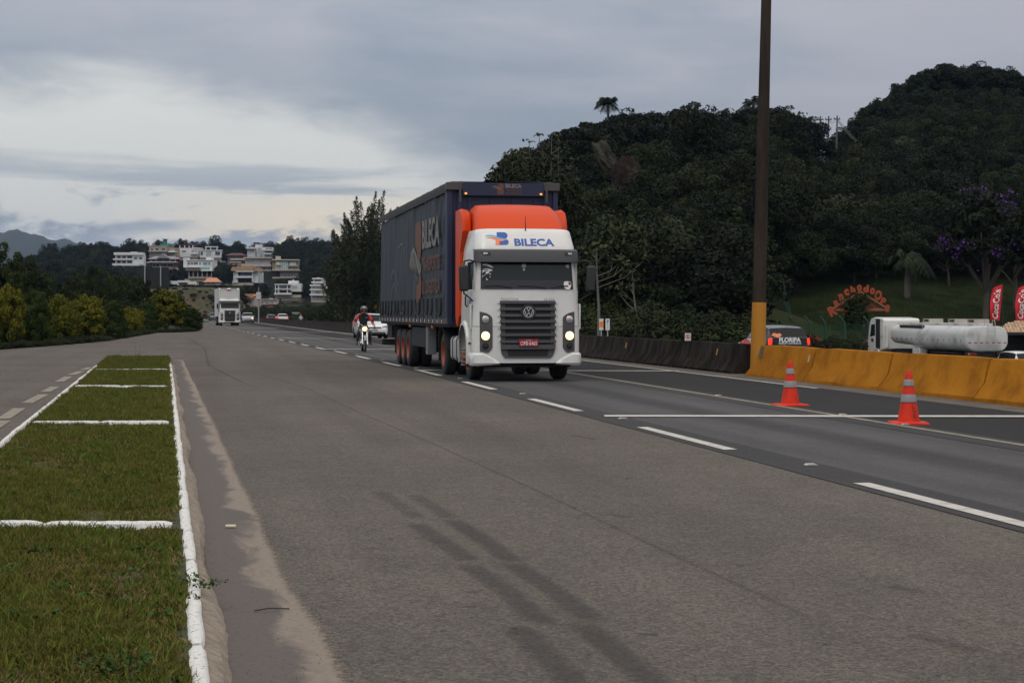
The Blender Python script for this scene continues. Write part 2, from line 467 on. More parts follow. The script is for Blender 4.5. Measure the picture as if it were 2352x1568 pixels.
m_asph = M("aged_asphalt", (.125, .116, .108), .9, .16, .35, .45, 260, spec=.3, col2=(.155, .143, .132), lo=.38, hi=.66)
def asphalt(name, col, col2, grain=.5, streak=.0, bands=None):
    """worn asphalt: fine aggregate, broad patches, streaks along the road"""
    m = bpy.data.materials.new(name); m.use_nodes = True; nt = m.node_tree; b = NB(nt); p = nt.nodes["Principled BSDF"]
    tc = b.node("ShaderNodeTexCoord").outputs["Object"]
    mp = b.node("ShaderNodeMapping"); mp.inputs["Rotation"].default_value = (0, 0, -ROAD); b.link(tc, mp.inputs[0])
    sp = b.node("ShaderNodeSeparateXYZ"); b.link(mp.outputs[0], sp.inputs[0]); x, y, _ = sp.outputs
    big = b.noise(tc, .22, 5, .6); c = b.mix(b.smooth(b.m('ADD', b.m('MULTIPLY', big, .6), b.m('MULTIPLY', b.noise(tc, 1.7, 6, .7), .4)), .38, .62), col, col2)
    st_ = b.noise(b.xyz(b.m('MULTIPLY', x, 1.3), b.m('MULTIPLY', y, .06), 0.), 1.0, 4, .6)
    k = b.m('MULTIPLY_ADD', b.m('SUBTRACT', st_, .5), .55 + streak, 1.0)
    vor = b.node("ShaderNodeTexVoronoi"); vor.inputs["Scale"].default_value = 95; b.link(tc, vor.inputs["Vector"])
    agg = b.node("ShaderNodeSeparateColor"); b.link(vor.outputs["Color"], agg.inputs[0])
    k = b.m('MULTIPLY', k, b.m('MULTIPLY_ADD', b.m('SUBTRACT', agg.outputs[0], .5), grain, 1.0))
    vo2 = b.node("ShaderNodeTexVoronoi"); vo2.inputs["Scale"].default_value = 38; b.link(tc, vo2.inputs["Vector"]); ag2 = b.node("ShaderNodeSeparateColor"); b.link(vo2.outputs["Color"], ag2.inputs[0])
    k = b.m('MULTIPLY', k, b.m('MULTIPLY_ADD', b.m('SUBTRACT', ag2.outputs[1], .5), grain * .45, 1.0))
    spk = b.smooth(b.noise(tc, 5.5, 3, .7), .70, .76); k = b.m('MULTIPLY', k, b.m('MULTIPLY_ADD', spk, -.35, 1.0))
    k = b.m('MULTIPLY', k, b.m('MULTIPLY_ADD', b.m('SUBTRACT', b.noise(tc, 16, 5, .7), .5), .35, 1.0))
    if bands:                                   # oil darkened tracks (lateral position, half width, depth)
        for (t0, w, dep) in bands:
            wob = b.m('MULTIPLY', b.m('SUBTRACT', b.noise(b.xyz(0., b.m('MULTIPLY', y, .12), t0), 1, 2), .5), .5)
            dd = b.m('ABSOLUTE', b.m('SUBTRACT', b.m('ADD', x, wob), t0))
            k = b.m('MULTIPLY', k, b.m('SUBTRACT', 1.0, b.m('MULTIPLY', b.smooth(dd, w, w * .15), dep)))
    c = b.mix(1.0, c, b.xyz(k, k, k), 'MULTIPLY')
    b.link(c, p.inputs["Base Color"]); p.inputs["Roughness"].default_value = .9; p.inputs["Specular IOR Level"].default_value = .22
    bn = b.node("ShaderNodeBump"); bn.inputs["Strength"].default_value = .5; bn.inputs["Distance"].default_value = .006
    b.link(vor.outputs["Distance"], bn.inputs["Height"]); b.link(bn.outputs[0], p.inputs["Normal"])
    return m
m_apron = asphalt("apron_asphalt", (.108, .092, .077), (.086, .075, .064), .85, 0, [(.2, .7, .08), (3.4, .9, .07)])
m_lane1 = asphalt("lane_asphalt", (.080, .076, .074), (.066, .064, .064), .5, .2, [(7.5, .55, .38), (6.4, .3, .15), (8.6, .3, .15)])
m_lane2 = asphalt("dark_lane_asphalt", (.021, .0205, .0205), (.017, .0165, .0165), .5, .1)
m_seam = asphalt("dark_seam_asphalt", (.048, .046, .045), (.040, .039, .038), .4)
m_back = asphalt("service_asphalt", (.075, .068, .062), (.06, .055, .05), .4)
m_should = M("shoulder_concrete", (.105, .088, .07), .9, .3, 1.2, .5, 60, col2=(.07, .06, .052))
m_paint = M("road_paint", (.50, .475, .43), .8, .2, 6, .3, 120, spec=.2, col2=(.33, .315, .29), lo=.45, hi=.75)
m_paint_old = M("road_paint_worn", (.27, .24, .19), .8, .25, 5, .3, 120, spec=.2, col2=(.17, .155, .125), lo=.35, hi=.7)
m_white = M("kerb_whitewash", (.68, .67, .63), .85, .14, 42, .8, 40, spec=.2, col2=(.25, .23, .20), lo=.57, hi=.66)
m_mortar = M("kerb_mortar", (.27, .22, .165), .95, .3, 14, .5, 45, col2=(.19, .155, .12))
m_drygrass = M("dry_bank_grass", (.060, .046, .020), .95, .35, .35, .6, 6, col2=(.035, .040, .012), lo=.42, hi=.62)
m_soil = M("soil", (.05, .04, .028), .95, .3, 3, .6, 30, col2=(.075, .07, .03))
m_turfbase = M("turf_ground", (.040, .048, .014), .95, .35, 2.2, .8, 60, col2=(.10, .08, .04), lo=.46, hi=.72)
m_field = M("rough_grass", (.017, .025, .007), 1., .35, .6, .6, 8, spec=.1, col2=(.026, .028, .010), lo=.45, hi=.7)
m_forestfloor = M("forest_floor", (.010, .012, .006), 1., .3, .3, .5, 4, spec=.05)

def in_poly(name, pts, mat, z=0.0):
    mb = MB(); bm = bmesh.new(); f = bm.faces.new([bm.verts.new(p) for p in pts]); bmesh.ops.triangulate(bm, faces=[f])
    bm.verts.index_update(); mb.add([v.co.copy() for v in bm.verts], [tuple(v.index for v in q.verts) for q in bm.faces]); bm.free()
    return mb

def build_ground():
    ts = [-9000, -4000, -2000, -1200, -800, -600, -450] + list(range(-400, -60, 14)) + [-60, -45, -32, -22, -14, -8, -4, 0, 6, 13.0, 13.85, 14.5, 20, 25.5, 31, 38, 43, 49] + \
        list(np.arange(51.5, 130, 4.5)) + list(range(131, 260, 9)) + [280, 320, 380, 460, 600, 900, 1500, 3000, 9000]
    ss = [-400, -100, -40, -12] + list(range(0, 200, 7)) + list(range(203, 560, 9)) + list(range(565, 1100, 20)) + [1150, 1250, 1400, 1700, 2200, 3000, 5000, 9000]
    ss = ss + [14000]
    vs = []
    for s in ss:
        dl = delta(min(s, 420)) if s > 0 else 0
        for t in ts:
            p = Vector((-ST * s + CT * (t - dl), CT * s + ST * (t - dl), 0))
            p.z = ground_z(p.x, p.y)
            if s < -10 or s > 3000: p.z = min(p.z, 0 if abs(t) < 200 else -1)
            vs.append(p)
    nt_ = len(ts); fs = []
    for j in range(len(ss) - 1):
        for i in range(nt_ - 1): fs.append((j * nt_ + i, j * nt_ + i + 1, (j + 1) * nt_ + i + 1, (j + 1) * nt_ + i))
    mb = MB(); mb.add(vs, fs)
    me = mb.mesh("ground", [m_field, m_forestfloor, m_drygrass], smooth=80, fix=False)
    for p in me.polygons:
        c = p.center
        rh = right_hill(c.x, c.y) or 0
        if rh > .2 or (houses_hill(c.x, c.y) > 3 and (int(c.x * 7 + c.y * 3) % 5) > 0): p.material_index = 1
        if bank(c.x, c.y) > .2 or (445 < c.y < 475 and -110 < c.x < -60): p.material_index = 2
    link("ground", me, kind="structure")
build_ground()

def strip(name, t0, t1, s0, s1, z, mat, step=4.0, zf=None, **kw):
    n = max(1, int((s1 - s0) / step)); mb = MB(); rows = []
    for j in range(n + 1):
        s = s0 + (s1 - s0) * j / n
        rows.append([st(s, t, z + (zf(t) if zf else 0)) for t in (t0, t1)])
    mb.loft(rows)
    return mb.build(name, mat, fix=False, **kw)

S = dict(kind="structure")
strip("road", 5.62, 9.2, -20, 590, .004, m_lane1, **S)
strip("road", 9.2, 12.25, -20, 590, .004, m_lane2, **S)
strip("shoulder", 12.25, 13.84, -20, 590, .004, m_should, **S)
strip("road_seam", 5.56, 6.12, -20, 380, .008, m_seam, **S)
strip("road_seam", 8.80, 9.42, -20, 380, .008, m_seam, **S)
strip("road", 14.9, 25.3, -20, 590, .02, m_back, zf=base_z, **S)
strip("service_road", 38.4, 48.4, 20, 230, .02, m_back, zf=base_z, **S)

# apron: everything left of the dashed line, out to the hedge
def build_apron():
    edge = [(0, 803), (100, 796), (170, 790), (250, 783), (310, 773), (364, 764), (420, 763), (455, 761), (463, 757), (466, 748), (452, 741)]
    L = [gp(x, y, .002) for x, y in edge]
    far = Vector((L[0].x - 60, L[0].y - 2, .002)); near = [Vector((-60, -20, .002))]
    right = [st(s, 5.62, .002) for s in list(range(-20, 300, 8))]
    pts = near + [far] + L + right[::-1]
    in_poly("apron", pts, m_apron).build("apron", m_apron, fix=False, **S)
build_apron()

# painted markings
def line(t, w, s0, s1, mat, z=.013, step=4):
    return strip("lane_line", t - w / 2, t + w / 2, s0, s1, z, mat, step, **S)
line(9.2, .11, -20, 380, m_paint_old)
line(12.1, .10, 34, 420, m_paint)
for k in range(-3, 45):
    a = 18.95 + 7.85 * k
    if k < 22: line(5.76, .155, a, a + 3.95, m_paint, step=1.5)
    elif k < 40: line(5.76, .155, a, a + 3.95, m_paint, step=1.5)
line(5.6, .14, 330, 590, m_paint)

def cross(a, b, w=.42, z=.017):
    A, B = gp(*a), gp(*b); A.z = B.z = z
    d = (B - A).normalized(); n = Vector((-d.y, d.x, 0)) * w / 2
    mb = MB(); k = 14; rows = []
    for i in range(k + 1):
        p = A.lerp(B, i / k); j = rnd.uniform(-.015, .015)
        rows.append([p - n * (1 + j), p + n * (1 + j)])
    mb.loft(rows).build("cross_line", m_paint, fix=False, **S)
cross((1388, 957), (2460, 958)); cross((952, 851), (1560, 853)); cross((737, 802), (1300, 805), .5)
cross((634, 777), (1010, 779.5), .6); cross((572, 762.4), (760, 763.4), .7); cross((540, 752.6), (640, 753.4), .8)

# reflective studs
stud = MB(); stud.prism([(-.055, 0), (.055, 0), (.035, .018), (-.035, .018)], -.05, .05)
stud_me = stud.mesh("road_stud", M("stud_white", (.40, .38, .33), .6))
for i in range(12):
    s = 16.9 + 7.85 * i
    o = link("road_stud", stud_me, label=f"{nth(i)} white road stud along the dashed line, counted from the nearest", cat="road stud", group="studs along the dashed line")
    o.location = st(s, 5.95, .012); o.rotation_euler.z = ROAD; o.scale = (1.1, 1.0, .8)
for (x, y, w_) in [(1650, 908, "farthest cream stud on the solid lane line, near the lorry"), (1936, 952, "cream stud on the solid line between the two cones"), (2078, 974.5, "cream stud on the solid line at the foot of the badge cone")]:
    o = link("road_stud", stud_me, label=w_, cat="road stud", group="studs along the solid line")
    o.location = gp(x, y, .012); o.rotation_euler.z = ROAD; o.scale = (1.0, 1.0, .8)

# old tyre marks: thin worn films on the asphalt
def tyre_mark_mat():
    m = bpy.data.materials.new("tyre_rubber_film"); m.use_nodes = True; nt = m.node_tree; b = NB(nt); p = nt.nodes["Principled BSDF"]
    p.inputs["Base Color"].default_value = (.045, .04, .038, 1); p.inputs["Roughness"].default_value = .85
    uv = b.node("ShaderNodeTexCoord"); sp = b.node("ShaderNodeSeparateXYZ"); b.link(uv.outputs["UV"], sp.inputs[0])
    ex = b.smooth(b.m('ABSOLUTE', b.m('SUBTRACT', sp.outputs[0], .5)), .5, .12)
    ey = b.smooth(b.m('ABSOLUTE', b.m('SUBTRACT', sp.outputs[1], .5)), .5, .40)
    n = b.noise(uv.outputs["Object"], 5, 6, .7); f = b.noise(uv.outputs["Object"], 60, 3, .7)
    k = b.m('MULTIPLY', b.m('MULTIPLY', ex, ey), b.m('MULTIPLY', b.smooth(n, .05, .6), b.smooth(f, .0, .6)))
    b.link(b.m('MULTIPLY', k, .50), p.inputs["Alpha"]); return m
m_skid = tyre_mark_mat(); m_thin = m_skid.copy(); m_thin.name = 'crack_film'
for n_ in m_thin.node_tree.nodes:
    if n_.type == 'MATH' and n_.operation == 'MULTIPLY' and abs(n_.inputs[1].default_value - .5) < 1e-6 and n_.outputs[0].is_linked and n_.outputs[0].links[0].to_socket.name == 'Alpha': n_.inputs[1].default_value = .28
def film(name, pts, w, mat, z=.007):
    """soft edged mark along surveyed points, (x, y, width in m)"""
    P = [gp(x, y, 0) for x, y in pts]; me_v, uv, fs = [], [], []
    L = [0]
    for i in range(1, len(P)): L.append(L[-1] + (P[i] - P[i - 1]).length)
    for i, p in enumerate(P):
        d = (P[min(i + 1, len(P) - 1)] - P[max(i - 1, 0)]).normalized(); n = Vector((-d.y, d.x, 0)) * w / 2
        me_v += [(p.x + n.x, p.y + n.y, z), (p.x - n.x, p.y - n.y, z)]; uv += [(0, L[i] / L[-1]), (1, L[i] / L[-1])]
    fs = [(2 * i, 2 * i + 1, 2 * i + 3, 2 * i + 2) for i in range(len(P) - 1)]
    me = bpy.data.meshes.new(name); me.from_pydata(me_v, [], fs); l = me.uv_layers.new()
    for lp in me.loops: l.data[lp.index].uv = uv[lp.vertex_index]
    me.materials.append(mat); return link(name, me, **S)
for a in [[(1180, 1432), (1250, 1500), (1330, 1580), (1420, 1680)], [(1325, 1425), (1420, 1500), (1540, 1600), (1640, 1690)], [(1070, 1293), (1160, 1355), (1260, 1440)], [(1170, 1290), (1270, 1355), (1370, 1430)],
          [(950, 1200), (1010, 1240), (1085, 1292)], [(1035, 1192), (1110, 1240), (1185, 1294)], [(870, 1128), (965, 1195)], [(945, 1135), (1040, 1193)]]:
    film("tyre_mark", a, .21, m_skid if a[0][1] > 1150 else m_thin)
for a in [[(2040, 1345), (2120, 1362)], [(2090, 1455), (2260, 1500)], [(1400, 1180), (1440, 1190)], [(1310, 1000), (1370, 1010)]]:
    film("oil_stain", a, .16, m_thin)
for x_, y_, w_ in ((1262, 1612, 0), (1085, 1360, 30), (1078, 1393, 26), (1180, 1445, 22), (1490, 1457, 48), (1445, 1100, 18), (1350, 1505, 16), (1205, 1488, 14), (1560, 1010, 16), (900, 1240, 14), (1700, 1300, 20), (760, 1330, 18), (1900, 1480, 26), (1015, 1450, 12)):
    if w_: film("rubber_smudge", [(x_ - w_ / 2, y_ + rnd.uniform(-2, 2)), (x_, y_), (x_ + w_ / 2, y_ + rnd.uniform(-2, 2))], .05 if w_ < 25 else .07, m_skid)
film("asphalt_crack", [(560, 850), (700, 890), (830, 950), (1000, 1022), (1240, 1130), (1400, 1206), (1600, 1300), (1840, 1410), (2100, 1545), (2200, 1600)], .055, m_thin)
film("asphalt_crack", [(420, 770), (470, 800), (480, 840), (560, 880), (640, 905)], .12, m_thin)

# concrete gutter beside the kerb
def dirty_gutter():
    m = bpy.data.materials.new("gutter_concrete"); m.use_nodes = True; nt = m.node_tree; b = NB(nt); p = nt.nodes["Principled BSDF"]
    tc = b.node("ShaderNodeTexCoord"); sp = b.node("ShaderNodeSeparateXYZ"); b.link(tc.outputs["UV"], sp.inputs[0])
    u, v, _ = sp.outputs; ob = tc.outputs["Object"]
    n = b.noise(b.xyz(b.m('MULTIPLY', u, .8), b.m('MULTIPLY', v, .55), 0.), 1.6, 4, .6, .6); f = b.noise(ob, 30, 6, .7)
    s = b.smooth(b.m('ADD', b.m('MULTIPLY', b.m('SUBTRACT', n, .5), 1.5), b.m('SUBTRACT', .62, u)), -.16, .12)
    c = b.mix(s, (.195, .158, .122), (.088, .072, .062))
    c = b.mix(b.smooth(u, .97, 1.0), c, (.13, .12, .11))
    k = b.m('MULTIPLY_ADD', b.m('SUBTRACT', f, .5), .7, 1.0)
    b.link(b.mix(1.0, c, b.xyz(k, k, k), 'MULTIPLY'), p.inputs["Base Color"]); p.inputs["Roughness"].default_value = .9
    bn = b.node("ShaderNodeBump"); bn.inputs["Strength"].default_value = .4; bn.inputs["Distance"].default_value = .01
    b.link(f, bn.inputs["Height"]); b.link(bn.outputs[0], p.inputs["Normal"])
    n3 = b.noise(ob, 22, 6, .75)
    b.link(b.m('SUBTRACT', 1.0, b.smooth(b.m('ADD', u, b.m('MULTIPLY', b.m('SUBTRACT', n3, .5), .35)), .84, 1.0)), p.inputs["Alpha"]); return m
def kerbX(Y, off=0.0): return -1.11 - .192 * (Y - 6.74) + off     # right edge of the kerb top
def leftX(Y): return -5.43 - .194 * (Y - 19.15)
def build_gutter():
    Ys = [-8, 0, 4, 6, 7.46, 8.45, 9.45, 12.86, 19.6, 31.6, 46, 57]
    Xr = [.1, .02, -.3, -.45, -.65, -.82, -1.10, -1.75, -3.06, -5.39, -8.2, -10.35]
    vs, uv, fs = [], [], []; n = 90
    for i in range(n + 1):
        Y = -8 + 65 * (i / n) ** 1.5; a = kerbX(Y, .06); c = float(np.interp(Y, Ys, Xr)) + rnd.uniform(-.012, .012)
        for u in (0, .5, 1): vs.append((a + (c - a) * u, Y, .006 if u else .006)); uv.append((u, Y))
    for i in range(n):
        for k in (0, 1): fs.append((3 * i + k, 3 * i + k + 1, 3 * i + k + 4, 3 * i + k + 3))
    me = bpy.data.meshes.new("gutter"); me.from_pydata(vs, [], fs); l = me.uv_layers.new()
    for lp in me.loops: l.data[lp.index].uv = uv[lp.vertex_index]
    me.materials.append(dirty_gutter()); link("gutter", me, **S)
build_gutter()

# kerbs round the grass strip: loose whitewashed stones bedded in mortar
def kerb_stone(parent, a, b, w, z0, z1, mat, jit=.0025, n=10):
    """irregular stone from a to b (Vectors), w wide"""
    d = (b - a); L = d.length; d.normalize(); nn = Vector((-d.y, d.x, 0)); rows = []
    ox, oz = rnd.uniform(-.006, .006), rnd.uniform(-.006, .006)
    for i in range(n + 1):
        p = a + d * (L * i / n); r = lambda q: rnd.uniform(-jit, jit) * q
        e = .012 if i in (0, n) else 0
        rows.append([p + nn * (w / 2 + ox + r(1) - e) + Vector((0, 0, z0)), p + nn * (w / 2 - .012 + ox + r(1) - e) + Vector((0, 0, z1 - .014 + oz + r(1) - e)),
                     p + nn * (w / 2 - .03 + ox) + Vector((0, 0, z1 + oz + r(1) - e)), p - nn * (w / 2 - .03 - ox) + Vector((0, 0, z1 + oz + r(1) - e)),
                     p - nn * (w / 2 - .012 - ox + r(1) - e) + Vector((0, 0, z1 - .014 + oz + r(1) - e)), p - nn * (w / 2 - ox + r(1) - e) + Vector((0, 0, z0))])
    MB().loft(rows, closed=True, caps=True).build("kerb_stone", mat, parent, smooth=50)
K = empty("kerb", (0, 0, 0), kind="structure")
KH = .125
for i in range(42):
    L = rnd.uniform(.95, 1.25) if i < 40 else 1
    Y0 = -3 + i * 1.32; Y1 = Y0 + 1.31
    if Y1 > 50: break
    kerb_stone(K, Vector((kerbX(Y0, -.045), Y0, 0)), Vector((kerbX(Y1, -.045), Y1, 0)), .095, -.02, KH, m_white)
for i in range(36):
    Y0 = 4 + i * 1.25; Y1 = Y0 + 1.24
    if Y1 > 46.5: break
    kerb_stone(K, Vector((leftX(Y0) + .045, Y0, 0)), Vector((leftX(Y1) + .045, Y1, 0)), .085, -.02, KH + .035, m_white)
for Y in (11.62, 22.3, 33.2, 43.0):
    a, b_ = leftX(Y) + .13, kerbX(Y) - .13; k = 2
    for i in range(k):
        x0 = a + (b_ - a) * i / k; x1 = a + (b_ - a) * (i + 1) / k - .01
        dy = -.02
        kerb_stone(K, Vector((x0, Y + rnd.uniform(-.01, .01), 0)), Vector((x1, Y + rnd.uniform(-.01, .01), 0)), .10, -.02, KH + .04, m_white, n=16, jit=.0025)
def build_haunch():
    rows = []
    for i in range(420):
        Y = -2 + i * .125
        if Y > 50: break
        w = .085 + .03 * math.sin(Y * 1.3) * math.sin(Y * .37 + 1) + rnd.uniform(-.007, .007)
        if rnd.random() < .03: w *= .5
        rows.append([(kerbX(Y, -.02), Y, KH - .03 + rnd.uniform(-.003, .003)), (kerbX(Y, w * .55), Y, .06 + rnd.uniform(-.006, .006)), (kerbX(Y, w), Y, .0)])
    MB().loft(rows).build("kerb_haunch", m_mortar, smooth=30, fix=False, **S)
build_haunch()
def build_island():
    rows = []
    for i in range(120):
        Y = 2 + i * .45
        if Y > 55.5: break
        a, c = leftX(Y) + .06, kerbX(Y, -.07)
        if Y > 46: a += (Y - 46) * .05
        rows.append([(a + (c - a) * k / 6, Y, KH - .012 + (.015 * math.sin(k * 2.1 + Y) if 0 < k < 6 else 0)) for k in range(7)])
    MB().loft(rows).build("grass_strip", m_turfbase, smooth=60, fix=False, **S)
build_island()
# dashed line left of the grass strip and hatching at its far tip
def oblique(a, b, w, mat=m_paint_old):
    A, B = gp(*a), gp(*b); A.z = B.z = .010
    d = (B - A).normalized(); n = Vector((-d.y, d.x, 0)) * w / 2
    MB().add([A - n, A + n, B + n, B - n], [(0, 1, 2, 3)]).build("lane_line", mat, fix=False, **S)
def z5(x, y): return (x / 2.528 * .8448, (620 + y / 2.528) * .8448)
for a, b_ in [((-90, 1400), (30, 1325)), ((20, 1315), (135, 1240)), ((185, 1205), (300, 1145)), ((310, 1128), (380, 1092)), ((405, 1058), (470, 1022)), ((488, 1010), (560, 985)), ((570, 975), (625, 958))]:
    oblique(z5(*a), z5(*b_), .19)
oblique((421, 818), (372, 822), .12)
oblique((380, 827), (412, 827), .3); oblique((386, 833), (414, 833), .25); oblique((388, 839), (418, 839), .25); oblique((390, 845), (420, 845), .22)

# ------------------------------------------------------------------ concrete barrier
m_barr = M("stained_concrete", (.036, .030, .025), .95, .35, 1.6, .5, 40, spec=.08, col2=(.012, .010, .009), lo=.35, hi=.62, stretch=(2.2, 2.2, .35))
m_yell = M("yellow_barrier_paint", (.37, .142, .007), .85, .22, 1.6, .4, 60, spec=.12, col2=(.245, .088, .005), lo=.4, hi=.7)
m_refl = M("amber_reflector", (.45, .22, .03), .4)
m_reflw = M("cream_reflector", (.45, .36, .18), .4)
BT = 13.36
PROF = [(-.40, 0), (-.40, .07), (-.20, .32), (-.115, .70), (-.10, .735), (.10, .735), (.115, .70), (.20, .32), (.40, .07), (.40, 0)]
def barrier_piece(parent, s0, s1, mat, name="barrier_section", slant=0.0):
    rows = []; n = max(2, int((s1 - s0) / .8)); 
    for i in range(n + 1):
        s = s0 + (s1 - s0) * i / n; e = .0 if 0 < i < n else .02; row = []
        for x, z in PROF:
            dx = rnd.uniform(-.006, .006); sl = slant * z * (1 if i == n else 0)
            row.append(st(s - sl, BT + x * (1 - e) + dx, z * (1 - e * .5) + (rnd.uniform(-.005, .005) if z > 0 else 0)))
        rows.append(row)
    MB().loft(rows, closed=True, caps=True).build(name, mat, parent, smooth=35)
YB = empty("yellow_barrier", st(30, BT), label="yellow painted concrete road barrier with cracked joints right of the tall pole", cat="barrier")
GB = empty("grey_barrier", st(60, BT), label="dark weathered concrete road barrier running behind the big truck", cat="barrier")
bpy.context.view_layer.update()
def keep(parent, k0):
    inv = parent.matrix_world.inverted()
    for o in parent.children: o.matrix_parent_inverse = inv
ys = [41.5, 37.35, 33.0, 28.7, 24.5, 20, 16, 11, 6, 0, -10]
for a, c in zip(ys[:-1], ys[1:]): barrier_piece(YB, c + .012, a - .012, m_yell, slant=.45 if a == 41.5 else .12)
gs = [42.6]
while gs[-1] < 560: gs.append(gs[-1] + (6.0 if gs[-1] < 150 else 16))
for a, c in zip(gs[:-1], gs[1:]): barrier_piece(GB, a + .01, c - .01, m_barr)
def reflector(parent, s, mat, z=.5, w=.07, h=.17):
    mb = MB(); mb.box((0, 0, 0), (.025, w, h)); o = mb.build("reflector", mat, parent); o.location = st(s, BT - .165, z); o.rotation_euler = (0, R(13), ROAD)
reflector(YB, 37.6, m_reflw)
for s in (44.6, 54, 61.5, 70, 80): reflector(GB, s, m_refl)
mb = MB(); mb.box((0, 0, 0), (.02, .2, .26)); o = mb.build("painted_patch", M("grey_patch", (.10, .09, .08), .9), YB); o.location = st(41.0, BT - .15, .56); o.rotation_euler = (0, R(12), ROAD)
keep(YB, 0); keep(GB, 0)

# lamp post between the two barrier runs
m_post = M("old_pole_concrete", (.046, .036, .028), .95, .3, 1.2, .4, 60, spec=.08, col2=(.028, .022, .018), stretch=(3, 3, .4))
m_posty = M("pole_yellow_band", (.44, .185, .012), .75, .12, 3, .2, 60)
LP = empty("lamp_post", st(42.05, 13.45), label="tall dark lamp post with a yellow painted foot standing between the barriers", cat="lamp post")
lean = lambda z: (.0235 * z, 0, z)
def post_r(z): return .178 - .0062 * z
MB().tube([lean(z) for z in (1.76, 4, 7, 10, 13.5)], [post_r(z) for z in (1.76, 4, 7, 10, 13.5)], 20).build("pole", m_post, LP, smooth=40)
MB().tube([lean(z) for z in (0, .9, 1.75)], [post_r(z) + .004 for z in (0, .9, 1.75)], 20).build("painted_band", m_posty, LP, smooth=40)
for sgn in (-1, 1):
    MB().tube([(.31, 0, 13.2), (.31 + sgn * .8, 0, 13.9), (.31 + sgn * 2.2, 0, 14.2)], .045, 8).build("lamp_arm", M("grey_steel", (.3, .3, .3), .5, metal=.6), LP, smooth=40)
    MB().box((.31 + sgn * 2.5, 0, 14.2), (.75, .28, .14)).build("lamp_head", M("lamp_grey", (.35, .35, .34), .5), LP, bevel=.04)

# ------------------------------------------------------------------ traffic cones
m_cone = M("cone_orange", (.62, .030, .008), .6, .12, 6, .1, 60, spec=.25, col2=(.48, .026, .009))
m_band = M("cone_reflective_band", (.19, .19, .19), .45, .12, 10)
m_scuff = M("cone_scuff", (.16, .02, .012), .8); m_gold = M("cone_emblem_gold", (.5, .35, .05), .6)
def make_cone(loc, rz, label, scuffed, emblem):
    t = empty("traffic_cone", loc, rz, label=label, cat="traffic cone", group="traffic cones on the solid lane line")
    mb = MB(); n = 12; q = .235
    def ring(q, z, wob=0): 
        pts = []
        for i in range(24):
            a = 2 * math.pi * i / 24; c, s = math.cos(a), math.sin(a); m = max(abs(c), abs(s)); k = q / m * (1 if m > .78 else .93)
            pts.append((c * k, s * k, z + wob * math.sin(3 * a + 1)))
        return pts
    mb.loft([ring(q, .0, .006), ring(q, .022, .008), ring(q * .94, .035, .006), [(math.cos(2 * math.pi * i / 24) * .155, math.sin(2 * math.pi * i / 24) * .155, .045) for i in range(24)]], closed=True)
    mb.build("base", m_cone, t, smooth=40)
    f = lambda z: .150 - (.150 - .033) * ((z - .04) / .68)
    MB().lathe([(f(.04), .04), (f(.26), .26), (f(.262) - .004, .262), (f(.36) - .004, .36), (f(.362) + .004, .362), (f(.50) + .002, .50), (f(.502) - .003, .502), (f(.60) - .003, .60), (f(.602) + .003, .602), (.036, .715), (.03, .725), (0.01, .725)], n=32).build("body", m_cone, t, smooth=30)
    for z0, z1 in ((.30, .405), (.515, .605)):
        MB().lathe([(f(z0) + .003, z0), (f(z0) + .006, z0 + .004), (f(z1) + .006, z1 - .004), (f(z1) + .003, z1)], n=32).build("reflective_band", m_band, t, smooth=40)
    if scuffed:
        fn = lambda u, v: ((f(.2 + v) + .0015) * math.sin(u + .1), -(f(.2 + v) + .0015) * math.cos(u + .1), .2 + v)
        outline_part("scuff_mark", [([(-.1, .05), (.0, .08), (.06, .0), (.1, -.06), (.22, -.13), (.12, -.1), (.05, -.13), (0, -.04)], 0), ([(.2, .03), (.3, .06), (.34, -.1), (.27, -.12)], 0)], fn, [m_scuff], t)
    if emblem:
        fn = lambda u, v: ((f(.56 + v) + .0072) * math.sin(u), -(f(.56 + v) + .0072) * math.cos(u), .56 + v)
        ang = [2 * math.pi * i / 10 for i in range(10)]
        outline_part("emblem", [([(math.cos(a) * (.42 if i % 2 else .3) + .15, math.sin(a) * (.032 if i % 2 else .022)) for i, a in enumerate(ang)], 0)], fn, [m_gold], t)
        outline_part("emblem", [([(math.cos(a) * .16 + .15, math.sin(a) * .013) for a in ang], 0)], lambda u, v: tuple(k * 1.002 for k in fn(u, v)), [m_band], t)
    return t
make_cone(gp(1815, 932), R(30), "orange cone standing nearer the tall lamp post, upper grey band plain", False, False)
make_cone(gp(2087, 974), R(8), "orange cone with a gold badge on its upper band and a dark scuff below", True, True)
# ------------------------------------------------------------------ vehicle materials
m_wpaint = M("white_truck_paint", (.66, .65, .61), .3, .02, 1.2, coat=.3, col2=(.60, .585, .54), lo=.35, hi=.75)
m_opaint = M("orange_paint", (.60, .052, .003), .42, .04, 2, spec=.22, coat=.04)
m_plast = M("charcoal_plastic", (.062, .060, .062), .6, .08, 4)
m_black = M("black_plastic", (.018, .018, .019), .55, .1, 5)
m_dark = M("chassis_black", (.012, .012, .012), .8, .2, 3)
m_tyre = M("tyre_rubber", (.022, .021, .021), .85, .15, 8)
m_orim = M("orange_rim", (.27, .045, .010), .55, .25, 5)  # orange darkened to carry the shade the wheels sit in
m_srim = M("steel_rim", (.32, .32, .33), .4, .1, 5, metal=.5)
m_chrome = M("chrome", (.75, .75, .76), .18, .03, metal=1.0)
m_glass = M("dark_window_glass", (.010, .014, .013), .06, .05, 2, spec=.32)
m_lens = M("clear_lamp_lens", (.45, .45, .46), .1, .1, 12, metal=.4, coat=1.)
m_amber = M("amber_lens", (.8, .22, .02), .3)
m_amberlit = M("amber_lamp_lit", (.9, .35, .05), .3, emit=(1., .36, .06), estr=1.6)
